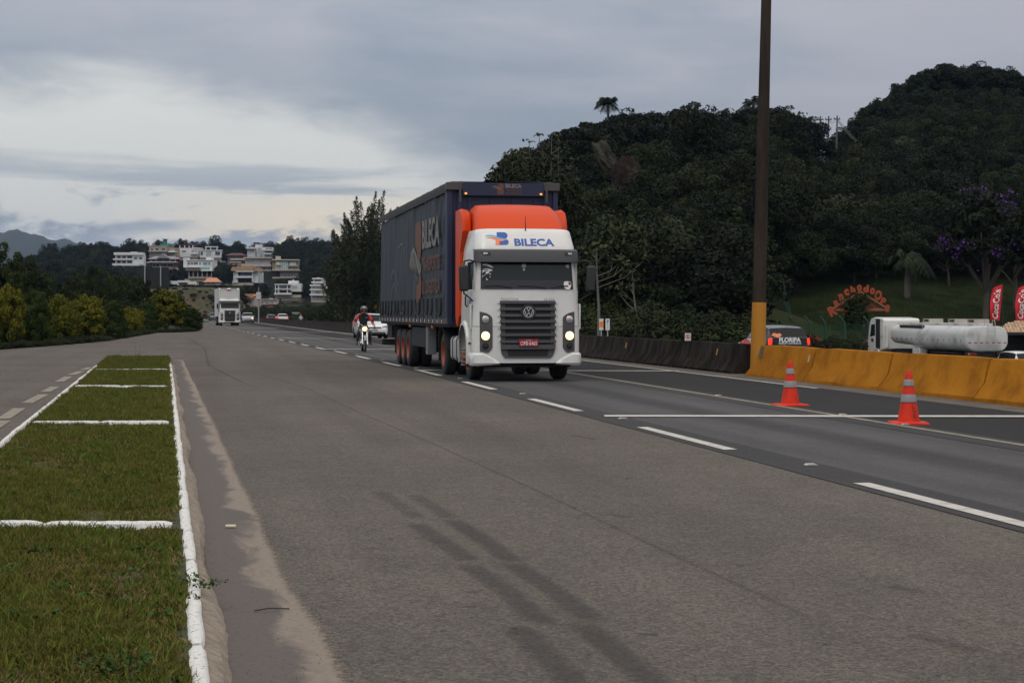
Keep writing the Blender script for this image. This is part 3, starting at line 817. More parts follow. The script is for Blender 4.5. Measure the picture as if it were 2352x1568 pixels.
m_head = M("headlamp_lit", (1, .9, .6), .3, emit=(1., .62, .22), estr=3.2)
m_redlit = M("tail_lamp_lit", (.6, .02, .01), .3, emit=(1., .03, .015), estr=1.6)
m_red = M("red_lens", (.35, .01, .01), .25, coat=.5)
m_redplate = M("red_number_plate", (.30, .008, .014), .45)
m_greyplate = M("grey_number_plate", (.42, .42, .42), .45)
m_wprint = M("white_print", (.72, .72, .70), .5, .02); m_bprint = M("blue_print", (.025, .085, .33), .5, .02)
m_cyan = M("cyan_print", (.06, .42, .70), .5, .02); m_oprint = M("orange_print", (.85, .20, .06), .5, .02)
m_kprint = M("black_print", (.02, .02, .02), .5, .02)
m_tarp = M("slate_tarpaulin", (.022, .027, .038), .6, .25, .9, .5, 2.2, spec=.35, col2=(.038, .043, .052), lo=.38, hi=.66, stretch=(1, 1.2, .25))
m_navy = M("navy_paint", (.012, .017, .052), .5, .15, 2)
m_creamprint = M("faded_cream_print", (.18, .172, .155), .6, .35, 3); m_rustprint = M("faded_orange_print", (.13, .045, .022), .6, .35, 3)
m_frame = M("grey_brown_steel", (.065, .058, .055), .6, .2, 4)

def rounded(w, h, r, n=4, cx=0, cz=0):
    pts = []
    for sx, sz, a0 in ((1, 1, 0), (-1, 1, 90), (-1, -1, 180), (1, -1, 270)):
        for i in range(n + 1):
            a = R(a0 + 90 * i / n); pts.append((cx + sx * (w / 2 - r) + r * math.cos(a), cz + sz * (h / 2 - r) + r * math.sin(a)))
    return pts

def truck_wheel(parent, x, y, r=.51, w=.29, side=-1, rim=None, bulge=False, dual=False):
    """wheel at local (x, y), outer face at x, body reaching inward"""
    t = empty("wheel", (x, y, r)); t.parent = parent
    d = -side
    prof = [(r * .60, 0), (r * .90, d * .005), (r * .97, d * .03), (r, d * .07), (r, d * (w - .05)), (r * .93, d * w), (r * .5, d * w)]
    o = MB().lathe(prof, axis='x', n=36).build("tyre", m_tyre, t, smooth=35)
    mb = MB()
    for k in range(5): mb.lathe([(r * 1.002, d * (.075 + k * .035)), (r * 1.002, d * (.087 + k * .035))], axis='x', n=36)
    mb.build("tread_groove", m_dark, t, fix=False)
    if bulge: pr = [(r * .60, d * -.002), (r * .57, d * .03), (r * .5, d * .05), (r * .40, -d * .05), (r * .30, -d * .07), (r * .26, -d * .12), (.02, -d * .14)]
    else: pr = [(r * .60, d * -.002), (r * .57, d * .03), (r * .52, d * .12), (r * .35, d * .15), (r * .2, d * .12), (.02, d * .11)]
    MB().lathe(pr, axis='x', n=30).build("rim", rim or m_orim, t, smooth=35)
    mb = MB(); q = -d * .075 if bulge else d * .14
    for i in range(10):
        a = 2 * math.pi * i / 10; c = (q, math.cos(a) * r * .36, math.sin(a) * r * .36)
        mb.cyl(c, (c[0] - d * (.07 if bulge else .03), c[1], c[2]), .02, n=6)
    mb.build("wheel_nuts", m_srim if bulge else m_dark, t)
    if dual:
        prof = [(a, b_ + d * (w + .04)) for a, b_ in prof]
        MB().lathe(prof, axis='x', n=30).build("tyre", m_tyre, t, smooth=35)
    return t

# front surface of the cab: y as a function of x and z (front is towards -y)
def prof_y(z): return float(np.interp(z, [.3, .5, 1.2, 1.99, 2.59, 2.9, 3.3], [.03, 0, .0, .05, .15, .21, .46]))
def front_y(x, z, w=1.17):
    a = abs(x); y = prof_y(z) + .055 * (a / 1.1) ** 2; r = .24
    if a > w - r: y += r - math.sqrt(max(r * r - (a - (w - r)) ** 2, 0))
    return y
def cab_w(z): return float(np.interp(z, [.36, 1.2, 1.9, 2.6, 2.9, 3.3], [1.19, 1.18, 1.165, 1.13, 1.12, 1.06]))
def skin(z0, z1, yb, nz=5, x0=None, x1=None, off=0.0, side=True):
    """rows of the cab shell between two heights, running from one flank across the front to the other"""
    rows = []
    for j in range(nz + 1):
        z = z0 + (z1 - z0) * j / nz; w = cab_w(z); row = []
        xs = [w * math.sin(math.pi / 2 * (-1 + 2 * i / 36)) for i in range(37)]
        if side: row.append((-w - off, yb, z))
        for x in xs: row.append((x * (1 + off / w), front_y(x, z, w) - off * (1 if abs(x) < w * .97 else .3), z))
        if side: row.append((w + off, yb, z))
        rows.append(row)
    return rows
def front_patch(x0, x1, z0, z1, off, th=.02, nx=10, nz=4, shape=None):
    """slab that follows the front of the cab; shape(u, v) may bend its outline"""
    out, inn = [], []
    for j in range(nz + 1):
        ro, ri = [], []
        for i in range(nx + 1):
            u, v = i / nx, j / nz; x = x0 + (x1 - x0) * u; z = z0 + (z1 - z0) * v
            if shape: x, z = shape(u, v)
            y = front_y(x, z, cab_w(z)); ro.append((x, y - off - th, z)); ri.append((x, y - off, z))
        out.append(ro); inn.append(ri)
    mb = MB(); n = nx + 1; mb.loft(out); mb.loft(inn[::-1])
    ring = lambda g: [g[0][i] for i in range(n)] + [g[j][-1] for j in range(1, nz + 1)] + [g[-1][i] for i in range(n - 2, -1, -1)] + [g[j][0] for j in range(nz - 1, 0, -1)]
    mb.loft([ring(out), ring(inn)], closed=True)
    return mb
def on_front(off): return lambda u, v: (u, front_y(u, v, cab_w(v)) - off, v)

LOGO = {'bt': [(485,116),(555,116),(574,124),(583,138),(583,152),(575,167),(560,178),(540,176),(520,172),(500,165),(480,158)],
        'bb': [(500,205),(520,204),(545,198),(565,187),(572,182),(584,194),(588,208),(585,220),(578,230),(565,236),(497,238)],
        'sw': [(368,156),(384,148),(400,144),(420,142),(440,143),(460,148),(480,156),(500,164),(520,170),(540,175),(562,178),(545,182),(520,181),(490,174),(470,166),(450,158),(430,153),(410,153),(390,154)],
        'or': [(372,176),(390,168),(410,164),(430,162),(450,164),(470,170),(490,178),(510,184),(530,187),(550,185),(568,180),(558,190),(545,196),(525,201),(505,203),(496,238),(462,238),(468,192),(455,184),(440,178),(420,173),(400,172),(385,173)]}
def logo(mx, my, cols):
    """company emblem; mx, my map drawing units to surface units"""
    return [([(mx(x), my(y)) for x, y in LOGO[k]], i) for k, i in zip(('bt', 'bb', 'sw', 'or'), cols)]

def vw_emblem(parent, c, r, mat, back, yoff=0.0, n=28):
    """round badge with the two stacked letters"""
    x, y, z = c
    MB().lathe([(0.001, -.012), (r * 1.42, -.012), (r * 1.48, .0), (r * 1.48, .03)], c=c, axis='y', n=n).build("badge_back", back, parent, smooth=40)
    mb = MB(); mb.lathe([(r * 1.02, -.014), (r * 1.0, -.03), (r * .88, -.03), (r * .86, -.014)], c=c, axis='y', n=n)
    def bar(a, b_, w=.13):
        ax, az = a; bx_, bz = b_; dx, dz = bx_ - ax, bz - az; l = math.hypot(dx, dz); nx, nz = -dz / l * w / 2, dx / l * w / 2
        mb.prism([(x + (ax + nx) * r, z + (az + nz) * r), (x + (bx_ + nx) * r, z + (bz + nz) * r), (x + (bx_ - nx) * r, z + (bz - nz) * r), (x + (ax - nx) * r, z + (az - nz) * r)], y - .031, y - .012)
    for sg in (-1, 1):
        bar((sg * .34, .84), (sg * .0, .13)); bar((sg * .80, .44), (sg * .38, -.78)); bar((sg * .38, -.78), (sg * .0, .02))
    return mb.build("badge", mat, parent, smooth=35)

def build_cab(t, full=True):
    """cab-over tractor cab with front towards -y"""
    MB().loft(skin(.40, 1.185, .62, 4)).build("bumper", m_wpaint, t, smooth=40, fix=False)
    MB().loft(skin(1.195, 1.99, 1.9, 5)).build("front_panel", m_wpaint, t, smooth=40, fix=False)
    MB().loft(skin(1.99, 2.60, .24, 4)).build("windscreen_surround", m_wpaint, t, smooth=40, fix=False)
    rows = skin(2.60, 3.26, 2.05, 8); top = []
    for k, (sc_, dz) in enumerate(((.985, .035), (.93, .06), (.8, .07), (.4, .075))):
        top.append([(x * sc_, y + (2.05 - y) * (1 - sc_) if abs(x) > 1e9 else y + .05 * (k + 1), 3.26 + dz) for x, y, z in rows[-1]])
    MB().loft(rows + top).build("high_roof", m_wpaint, t, smooth=45, fix=False)
    # flanks: doors and rear quarter
    for sx in (-1, 1):
        X = sx * 1.168
        mb = MB(); mb.bx(sx * 1.10, sx * 1.168, .30, 1.22, 1.20, 1.985); mb.bx(sx * 1.10, sx * 1.14, 1.24, 2.08, 1.45, 2.6); mb.bx(sx * 1.10, sx * 1.14, .26, .33, 1.99, 2.6); mb.bx(sx * 1.1, sx * 1.138, 1.14, 1.24, 1.99, 2.6)
        mb.build("door", m_wpaint, t, bevel=.01)
        MB().bx(sx * 1.08, sx * 1.118, .34, 1.13, 2.0, 2.56).build("side_window", m_glass, t)
        mb = MB(); mb.bx(sx * 1.115, sx * 1.15, .32, .37, 1.98, 2.6); mb.bx(sx * 1.115, sx * 1.15, 1.10, 1.15, 1.98, 2.6); mb.bx(sx * 1.115, sx * 1.15, .34, 1.13, 1.96, 2.0)
        mb.build("window_trim", m_black, t)
        MB().tube([(sx * 1.18, 1.0, 1.62), (sx * 1.22, .98, 1.66), (sx * 1.22, .98, 1.84), (sx * 1.18, 1.0, 1.88)], .018).build("door_handle", m_black, t)
    MB().bx(-1.1, 1.1, 2.04, 2.08, .95, 3.2).build("rear_wall", m_wpaint, t)
    MB().bx(-1.0, 1.0, .12, 1.9, .95, 1.2).build("cab_floor", m_dark, t)
    # windscreen
    def wsh(u, v):
        h = .99 - .0 * v; return ((-h + 2 * h * u) * (1 - .02 * v), 2.005 + .58 * v)
    front_patch(0, 0, 0, 0, .004, .012, 22, 6, wsh).build("windscreen", m_glass, t, smooth=40, fix=True)
    front_patch(-.98, .98, 2.0, 2.19, .018, .004, 14, 2).build("windscreen_lower_band", M("band_black", (.012, .012, .013), .35), t, smooth=40)  # dark strip laid across the lower part of the glass
    for sx in (-1, 1): front_patch(0, 0, 0, 0, .006, .02, 3, 6, lambda u, v: (sx * (.985 + .035 * u - .02 * v), 2.0 + .59 * v)).build("windscreen_seal", m_black, t, smooth=40)
    # sun visor
    rows = []
    for z, off in ((2.575, .10), (2.585, .19), (2.72, .205), (2.835, .19), (2.865, .06)):
        w = 1.155 if z < 2.88 else 1.12
        rows.append([(w * math.sin(math.pi / 2 * (-1 + 2 * i / 30)), front_y(w * math.sin(math.pi / 2 * (-1 + 2 * i / 30)) * .985, min(z, 2.88), 1.14) - off, z) for i in range(31)])
    MB().loft(rows[::-1]).build("sun_visor", m_plast, t, smooth=50, fix=False)
    for sx in (-1, 1):
        front_patch(sx * .93 - .11, sx * .93 + .11, 2.735, 2.80, .205, .014, 3, 1).build("marker_recess", m_black, t)
        front_patch(sx * .93 - .045, sx * .93 + .045, 2.75, 2.785, .222, .01, 2, 1).build("marker_lamp", m_lens, t)
    # grille
    GX = .60
    def gsh(u, v):
        z = .51 + 1.238 * v; k = GX - (.085 * (1 - v / .12) ** 2 if v < .12 else 0); k -= .012 * (1 - v); return (-k + 2 * k * u, z)
    front_patch(0, 0, 0, 0, .002, .02, 16, 24, gsh).build("grille_surround", m_plast, t, smooth=50)
    zs = [1.71, 1.57, 1.43, 1.30, 1.16, 1.01, .865]
    for i in range(len(zs)):
        z1 = zs[i] - .035; z0 = (zs[i + 1] + .035) if i + 1 < len(zs) else .76
        front_patch(-.50, .50, z0, z1, .018, .008, 12, 1).build("grille_opening", m_dark, t)
    front_patch(0, 0, 0, 0, .018, .008, 12, 3, lambda u, v: ((-.46 + .92 * u) * (.93 + .07 * v), .55 + .15 * v)).build("grille_opening", m_dark, t)
    for z in zs: front_patch(-.615, .615, z - .026, z + .026, .022, .05, 14, 1).build("grille_slat", m_plast, t, smooth=30)
    front_patch(-.60, .60, .70, .80, .022, .045, 14, 1).build("grille_slat", m_plast, t, smooth=30)
    for sx in (-1, 1):
        for z in zs[:-1]: front_patch(sx * .60, sx * .665, z - .022, z - .016 + .03, .0, .012, 2, 1).build("panel_fin", m_wpaint, t)
    vw_emblem(t, (0, front_y(0, 1.5) - .075, 1.50), .115 if full else .11, m_chrome, m_black)
    # lamp clusters
    for sx in (-1, 1):
        def hsh(u, v):
            z = .62 + .86 * v; xi = .775 + (.10 * (1 - v / .16) ** 2 if v < .16 else 0) + (.13 * ((v - .86) / .14) ** 2 if v > .86 else 0); xo = 1.045
            z2 = z + .035 * (u if sx > 0 else u) * (1 if v > .5 else 1)
            return (sx * (xi + (xo - xi) * u), z2)
        front_patch(0, 0, 0, 0, .004, .014, 8, 20, hsh).build("lamp_panel", m_plast, t, smooth=50)
        for z, r, mt, nm in ((1.345, .083, m_lens, "indicator"), (.99, .093, m_head, "headlight"), (.765, .062, m_dark, "fog_lamp")):
            X = sx * .925; y = front_y(X, z, cab_w(z)) - .016
            MB().lathe([(r * 1.18, 0), (r * 1.12, -.018), (r, -.012)], c=(X, y, z), axis='y', n=24).build("lamp_bezel", m_black, t, smooth=40)
            mat = mt if full or nm != "headlight" else m_lens
            MB().lathe([(r, -.008), (r * .8, -.02), (r * .4, -.028), (.001, -.03)], c=(X, y, z), axis='y', n=24).build(nm, mat, t, smooth=50)
            if nm == "indicator": MB().lathe([(r * .3, -.032), (.001, -.036)], c=(X, y, z), axis='y', n=12).build("bulb", m_amber, t)
        # corner lip of the bumper
        rows = []
        for i in range(9):
            u = i / 8; x = sx * (.62 + .57 * u); h0 = .40 - .0 * u; h1 = .42 + .20 * min(1, u * 1.6) ** .8
            y = front_y(x * .98, .5, 1.18)
            rows.append([(x, y - .01, h1), (x + sx * .02 * u, y - .055, h1 - .04), (x + sx * .025 * u, y - .06, h0 - .03 + .03), (x, y - .02, h0 - .06 + .03 * (1 - u)), (x - sx * .05, y + .05, h0 - .04)])
        for yb in (.45, .62): rows.append([(sx * 1.19, yb, .62), (sx * 1.215, yb, .58), (sx * 1.22, yb, .40), (sx * 1.20, yb, .345), (sx * 1.12, yb, .36)])
        MB().loft(rows).build("bumper_lip", m_wpaint, t, smooth=35)
        # cab corner deflector
        MB().box((sx * 1.205, .34, 1.40), (.05, .12, .56)).build("corner_deflector", m_wpaint, t, bevel=.02)
        MB().box((sx * 1.18, .34, 1.40), (.04, .09, .5)).build("deflector_seat", m_black, t)
        # mirrors
        for_y = .05
        MB().box((sx * 1.40, for_y, 2.23), (.20, .14, .56), ry=sx * R(2)).build("mirror", m_black, t, bevel=.045, segs=3)
        MB().tube([(sx * 1.12, .30, 2.60), (sx * 1.27, .10, 2.62), (sx * 1.38, .06, 2.60), (sx * 1.40, .06, 2.48)], .02).build("mirror_arm", m_black, t)
        MB().tube([(sx * 1.40, .06, 1.98), (sx * 1.39, .06, 1.90), (sx * 1.30, .10, 1.84), (sx * 1.16, .32, 1.74)], .018).build("mirror_arm", m_black, t)
        # fender and lower flank with the wheel arch
        mb = MB(); rows = []
        for i in range(13):
            a = math.pi * i / 12; yy = 1.40 - math.cos(a) * .66; zz = .78 + math.sin(a) * .56 if 0 < i < 12 else .42
            zi = .78 + math.sin(a) * .50 if 0 < i < 12 else .42; yi = 1.40 - math.cos(a) * .585
            rows.append([(sx * .98, yy, zz), (sx * 1.16, yy, zz - .0), (sx * 1.225, yy, zz - .05), (sx * 1.235, yi, zi - .06), (sx * 1.20, yi, zi - .02)])
        mb.loft(rows); mb.build("fender", m_wpaint, t, smooth=40)
        mb = MB(); mb.prism([(.25, .44), (.25, 1.185), (.92, 1.185), (.83, 1.0), (.78, .8), (.78, .44)], sx * 1.10, sx * 1.185, axis='x'); mb.build("lower_flank", m_wpaint, t, bevel=.01)
        mb = MB(); mb.bx(sx * 1.18, sx * 1.205, .40, .72, .50, .54); mb.bx(sx * 1.18, sx * 1.2, .40, .72, .80, .84); mb.build("step", m_black, t)
    # wipers, aerial
    for a, b_ in (((-.35, 2.03), (-.93, 2.06)), ((.42, 2.02), (-.2, 2.07)), ((.5, 2.02), (.9, 2.07))):
        MB().tube([(a[0], front_y(a[0], 2.0) - .05, a[1]), ((a[0] + b_[0]) / 2, front_y((a[0] + b_[0]) / 2, 2.1) - .05, a[1] + .05), (b_[0], front_y(b_[0], 2.05) - .04, b_[1])], .011).build("wiper", m_black, t)
    MB().bx(-1.0, 1.0, .3, 1.0, .30, .45).build("axle_beam", m_dark, t)
    truck_wheel(t, -1.10, 1.40, side=-1, rim=m_orim if full else m_srim, bulge=full, r=.50)
    truck_wheel(t, 1.10, 1.40, side=1, rim=m_orim if full else m_srim, bulge=full, r=.50)

TR = empty("articulated_truck", st(38.45, 7.13, .012), ROAD, label="white and orange lorry with a long dark curtain-sided trailer, headlights lit, in the near lane", cat="lorry")
build_cab(TR)
# print on the roof panel
f3 = on_front(.006)
mx = lambda x: (x - 747) / 428; mz = lambda y: 3.484 - .00233 * y
def roof_print(u, v): return (u, front_y(u, v, cab_w(v)) - .008, v)
outline_part("emblem_print", logo(mx, lambda y: mz(y) + .03, (0, 0, 1, 2)), roof_print, [m_bprint, m_cyan, m_oprint], TR)
text_part("lettering", "BILECA", .885, .165, lambda u, v: roof_print(u + (830 - 747) / 428, v + mz(207) + .02), m_bprint, TR, bold=.035)
text_part("lettering", "TRACTOR", .40, .048, lambda u, v: (u - .395, front_y(u - .395, 1.79) - .012, v + 1.783), m_chrome, TR, bold=.02)
text_part("lettering", "18.330", .24, .045, lambda u, v: (u + .48, front_y(u + .48, 1.79) - .012, v + 1.778), m_chrome, TR, bold=.02)
pl = MB().box((.0, front_y(0, .84) - .083, .84), (.42, .02, .15)).build("number_plate", m_redplate, TR, bevel=.004)
text_part("lettering", "OPB·6465", .365, .088, lambda u, v: (u, front_y(0, .84) - .0945, v + .828), m_wprint, pl, bold=.0)
text_part("lettering", "SC-LAURES", .12, .014, lambda u, v: (u, front_y(0, .84) - .0945, v + .892), m_wprint, pl)
# stickers on the windscreen
sx_ = lambda x: (x - 747) / 428
splash = [[(303,400),(330,404),(365,402),(400,412),(425,430),(436,436),(420,440),(395,432),(360,420),(325,416)], [(300,480),(315,462),(335,452),(355,446),(385,448),(415,455),(424,466),(395,472),(370,468),(345,474),(330,490),(318,488)],
          [(358,482),(375,474),(400,476),(385,490),(362,498)], [(398,492),(410,494),(402,502),(392,500)], [(316,536),(324,518),(336,508),(334,524),(322,542)], [(360,536),(370,540),(376,552),(368,556)], [(392,520),(404,522),(400,530)], [(346,506),(356,500),(352,514)]]
outline_part("windscreen_sticker", [([(sx_(x), mz(y)) for x, y in p], 0) for p in splash], on_front(.024), [m_wprint], TR)
outline_part("windscreen_sticker", [([(sx_(x), mz(y)) for x, y in [(1095,568),(1125,562),(1160,570),(1165,600),(1150,635),(1125,640),(1100,630),(1092,600)]], 0), ([(sx_(x), mz(y) ) for x, y in [(1138,570),(1160,572),(1160,600),(1138,596)]], 1)], on_front(.028), [m_wprint, m_redplate], TR)
outline_part("windscreen_sticker", [([(sx_(x), mz(y)) for x, y in [(697,405),(736,405),(736,436),(697,436)]], 0), ([(sx_(x), mz(y)) for x, y in [(708,444),(726,444),(726,465),(708,465)]], 0), ([(sx_(x), mz(y)) for x, y in [(1120,408),(1150,408),(1146,440),(1118,432)]], 0)], on_front(.024), [M("pale_green_label", (.35, .47, .42), .6)], TR)
text_part("door_mark", "BILECA", .55, .14, lambda u, v: (-1.172, .75 + u, 1.7 + v), m_bprint, TR)
MB().tube([(.03, prof_y(3.26) + .02, 3.28), (.035, prof_y(3.26) + .05, 3.6)], [.014, .005]).build("aerial", m_black, TR)
# orange air deflector on the roof and behind the cab
def build_fairing():
    rows = []
    ys = [.66, .85, 1.1, 1.4, 1.7, 2.0, 2.28]; hs = [3.31, 3.47, 3.66, 3.82, 3.91, 3.94, 3.95]; ws = [1.00, 1.0, .985, .965, .95, .94, .94]
    for y, h, w in zip(ys, hs, ws):
        row = []
        for i in range(25):
            q = -1 + 2 * i / 24; a = abs(q)
            x = q * w; z = h - .03 * a ** 2
            if a > .8: k = (a - .8) / .2; z -= (h - 3.2) * (1 - math.sqrt(max(1 - k ** 2.6, 0))) ; x = math.copysign(w * (.8 + .22 * math.sin(k * math.pi / 2)), q)
            dy = .22 * a ** 3 * (1 - (y - .66) / 1.62)
            row.append((x, y + dy, z))
        rows.append(row)
    MB().loft(rows).build("roof_deflector", m_opaint, TR, smooth=60, fix=False)
    for sx in (-1, 1):
        # rear side fairings rising from the chassis to the roof
        out = [(1.55, 3.35), (1.62, 3.62), (1.80, 3.80), (2.05, 3.86), (2.62, 3.86), (2.62, 1.45), (2.50, 1.28), (2.30, 1.22), (2.10, 1.45), (2.02, 2.2), (1.90, 2.9)]
        rows = [[(sx * (1.0 + .0), y + .05, z - .05) for y, z in out], [(sx * 1.15, y, z - .02) for y, z in out], [(sx * 1.20, y + .04, z - .05) for y, z in out]]
        mb = MB(); mb.loft(rows, closed=True, caps=True)
        mb.build("side_deflector", m_opaint, TR, smooth=30)
build_fairing()
# chassis, fuel tank, drive wheels
mb = MB(); mb.bx(-.5, .5, 1.2, 6.0, .62, .9); mb.bx(-.9, .9, 2.2, 3.2, .9, 1.15); mb.build("chassis", m_dark, TR)
tk = MB(); tk.prism(rounded(.60, .58, .12, cx=-.86, cz=.66), 2.35, 3.75); tk.build("fuel_tank", M("dull_aluminium", (.42, .42, .41), .5, .15, 3, metal=.25), TR, smooth=35)
for y in (2.7, 3.35): MB().prism(rounded(.625, .605, .12, cx=-.86, cz=.66), y, y + .06).build("tank_strap", m_dark, TR, smooth=35)
MB().prism(rounded(.55, .5, .12, cx=.86, cz=.7), 2.35, 3.5).build("air_tank", m_dark, TR, smooth=35)
for sx in (-1, 1):
    truck_wheel(TR, sx * 1.17, 4.92, side=sx, dual=True)
    rows = []
    for i in range(11):
        a = math.pi * (.04 + .92 * i / 10); c, s = math.cos(a), math.sin(a)
        rows.append([(sx * 1.22, 4.92 - c * .66, .55 + s * .64), (sx * .62, 4.92 - c * .66, .55 + s * .64), (sx * .62, 4.92 - c * .63, .55 + s * .61), (sx * 1.22, 4.92 - c * .63, .55 + s * .61)])
    MB().loft(rows, closed=True, caps=True).build("mudguard", m_black, TR, smooth=35)
    MB().bx(sx * .62, sx * 1.2, 5.58, 5.60, .3, 1.0).build("mudflap", m_dark, TR)

# trailer ------------------------------------------------------------------
def build_trailer():
    Y0, Y1, W, ZT, ZB = 3.15, 18.75, 1.31, 4.50, 1.22
    mb = MB(); mb.bx(-1.27, 1.27, Y0 + .06, Y1 - .05, 1.15, 1.30); mb.bx(-.45, .45, Y0 + .5, Y1 - .3, .85, 1.14); mb.build("trailer_bed", m_dark, TR)
    # curtains, pulled tight with soft waves
    for sx in (-1, 1):
        rows = []; nz = 34; ny = 180
        for j in range(nz + 1):
            z = ZB + .12 + (ZT - .20 - ZB - .12) * j / nz; row = []
            v = j / nz
            for i in range(ny + 1):
                y = Y0 + .42 + (Y1 - Y0 - .47) * i / ny; q = (y - Y0 - .42)
                wv = .010 * math.sin(q * 4.2 + 1.3 * math.sin(v * 5)) + .007 * math.sin(q * 9.7 + v * 3) + .012 * math.sin(q * 1.4 + v * 4)
                wv += .035 * math.exp(-q * 1.6) * math.sin(v * 22 + q * 6) * (.4 + v)
                wv += .02 * math.exp(-(1 - v) * 14) * math.sin(q * 7) + .018 * math.exp(-v * 9) * math.sin(q * 7.1)
                row.append((sx * (W - .03 + wv - .03 * math.sin(v * math.pi) * math.exp(-q * .9)), y, z))
            rows.append(row)
        MB().loft(rows).build("side_curtain", m_tarp, TR, smooth=180, fix=False)
    # side rail and its reflectors
    for sx in (-1, 1):
        MB().bx(sx * 1.27, sx * 1.32, Y0 + .1, Y1, ZB, ZB + .135).build("side_rail", M("dusty_rail", (.07, .066, .065), .7, .2, 4), TR)
        for i in range(19):
            y = Y0 + .9 + i * .80
            for k, mt in ((-.09, m_red), (.01, m_wprint)):
                MB().bx(sx * 1.322, sx * 1.327, y + k, y + k + .09, ZB + .03, ZB + .10).build("reflective_tape", mt, TR)
        for i in range(18):
            y = Y0 + 1.0 + i * .835; ln = rnd.uniform(-.06, .16); x = sx * 1.335
            pts = [(x, y, ZB + .62), (x, y + rnd.uniform(-.01, .01), ZB + .32), (x + sx * .01, y + ln * .5, ZB + .24), (x + sx * .012, y + ln * 1.6, ZB + .20 + rnd.uniform(-.02, .05))]
            MB().tube(pts, [.028, .030, .026, .022], 5).build("curtain_strap", m_black, TR, smooth=40)
            MB().tube([(x - sx * .008, y, ZB + .33), (x - sx * .008, y, ZB + .03)], .010, 4).build("strap_hook", m_dark, TR)
    # roof and its ruffled canvas edge
    rows = []
    for i in range(161):
        y = Y0 + .08 + (Y1 - Y0 - .1) * i / 160; b1 = .018 * abs(math.sin(i * .9)) + rnd.uniform(0, .014)
        rows.append([(-W - .012, y, ZT - .20), (-W - .025, y, ZT - .05), (-W + .0, y, ZT + .0 + b1), (-W + .14, y, ZT + .03 + b1), (0, y, ZT + .05), (W - .14, y, ZT + .03 + b1), (W, y, ZT + b1), (W + .025, y, ZT - .05), (W + .012, y, ZT - .20)])
    MB().loft(rows).build("roof_canvas", M("dark_canvas", (.035, .034, .036), .85, .25, 5), TR, smooth=50, fix=False)
    # headboard
    mb = MB(); mb.bx(-1.28, 1.28, Y0 + .12, Y0 + .16, 1.2, ZT - .1); mb.build("headboard", m_navy, TR)
    for x in (-.78, -.26, .26, .78): MB().bx(x - .035, x + .035, Y0 + .085, Y0 + .118, 1.3, ZT - .34).build("headboard_rib", m_navy, TR)
    for x in (-1.25, -1.02, 1.02, 1.25): MB().bx(x - .055, x + .055, Y0 + .04, Y0 + .12, 1.2, ZT - .16).build("corner_post", m_navy, TR, bevel=.008)
    for sx in (-1, 1):
        MB().bx(sx * 1.265, sx * 1.315, Y0 + .12, Y0 + .44, 1.25, ZT - .16).build("corner_post", m_navy, TR)
    MB().bx(-.96, .96, Y0 - .02, Y0 + .06, ZT - .29, ZT + .01).build("header_board", m_navy, TR, bevel=.006)
    for sx in (-1, 1):
        MB().bx(sx * .965, sx * 1.34, Y0 - .03, Y0 + .25, ZT - .16, ZT + .02).build("roof_corner", m_frame, TR, bevel=.01)
        MB().bx(sx * 1.0, sx * 1.045, Y0 - .045, Y0 - .032, ZT - .44, ZT + .04).build("corner_strap", m_frame, TR)
        MB().bx(sx * .865, sx * .915, Y0 - .04, Y0 - .022, ZT - .26, ZT - .22).build("marker_lamp", m_amberlit, TR)
    u0 = 2352 / 360 # picture scale of the header
    hx = lambda x: (x - 1130) / 818; hz = lambda y: ZT + .01 - (y - 100) / 560
    pf = lambda u, v: (u, Y0 - .024, v)
    outline_part("emblem_print", logo(lambda x: hx(905 + (x - 368) * 1.08), lambda y: hz(108 + (y - 116) * 1.18), (0, 0, 1, 0)), pf, [m_rustprint, m_creamprint], TR)
    text_part("lettering", "BILECA", .38, .095, lambda u, v: pf(u + hx(1325), v + hz(136)), m_creamprint, TR, bold=.04)
    text_part("lettering", "TRANSPORTES", .37, .05, lambda u, v: pf(u + hx(1340), v + hz(195)), m_rustprint, TR, bold=.02)
    text_part("lettering", "& LOGISTICA", .38, .05, lambda u, v: pf(u + hx(1335), v + hz(234)), m_rustprint, TR, bold=.02)
    # lettering on the curtain (reads from rear to front on this flank)
    LX = -W - .014
    def cf(u, v): return (LX, -u, v)     # u runs towards the front
    YB = lambda s_: s_ - 38.45
    text_part("lettering", "BILECA", 3.3, .74, lambda u, v: (LX - .0, YB(44.65) - u, v + 3.48 - .0 * u), m_creamprint, TR, bold=.03)
    text_part("lettering", "TRANSPORTES", 3.4, .36, lambda u, v: (LX, YB(44.6) - u, v + 2.72), m_rustprint, TR, bold=.02)
    text_part("lettering", "& LOGISTICA", 3.4, .36, lambda u, v: (LX, YB(44.6) - u, v + 2.14), m_rustprint, TR, bold=.02)
    bz = lambda v: v
    # tall emblem: orange bulge above and below the cream wave
    yb = lambda k: YB(k)
    up = [(47.7, 3.80), (47.3, 3.87), (46.6, 3.86), (46.42, 3.6), (46.45, 3.1), (46.7, 2.82), (47.1, 2.9), (47.5, 3.15), (47.7, 3.3)]
    lo = [(46.6, 2.55), (46.4, 2.3), (46.45, 1.95), (46.7, 1.78), (47.5, 1.74), (47.45, 2.2), (47.1, 2.25), (46.85, 2.45)]
    wave = [(48.95, 2.82), (48.6, 3.12), (48.2, 3.24), (47.8, 3.16), (47.4, 2.9), (47.05, 2.68), (46.7, 2.58), (46.42, 2.72), (46.44, 2.60), (46.7, 2.46), (47.05, 2.55), (47.4, 2.77), (47.8, 3.04), (48.2, 3.12), (48.6, 2.98), (48.9, 2.70)]
    outline_part("emblem_print", [([(yb(a), z) for a, z in up], 0), ([(yb(a), z) for a, z in lo], 0), ([(yb(a), z) for a, z in wave], 1)], lambda u, v: (LX - .002, u, v), [m_rustprint, m_creamprint], TR)
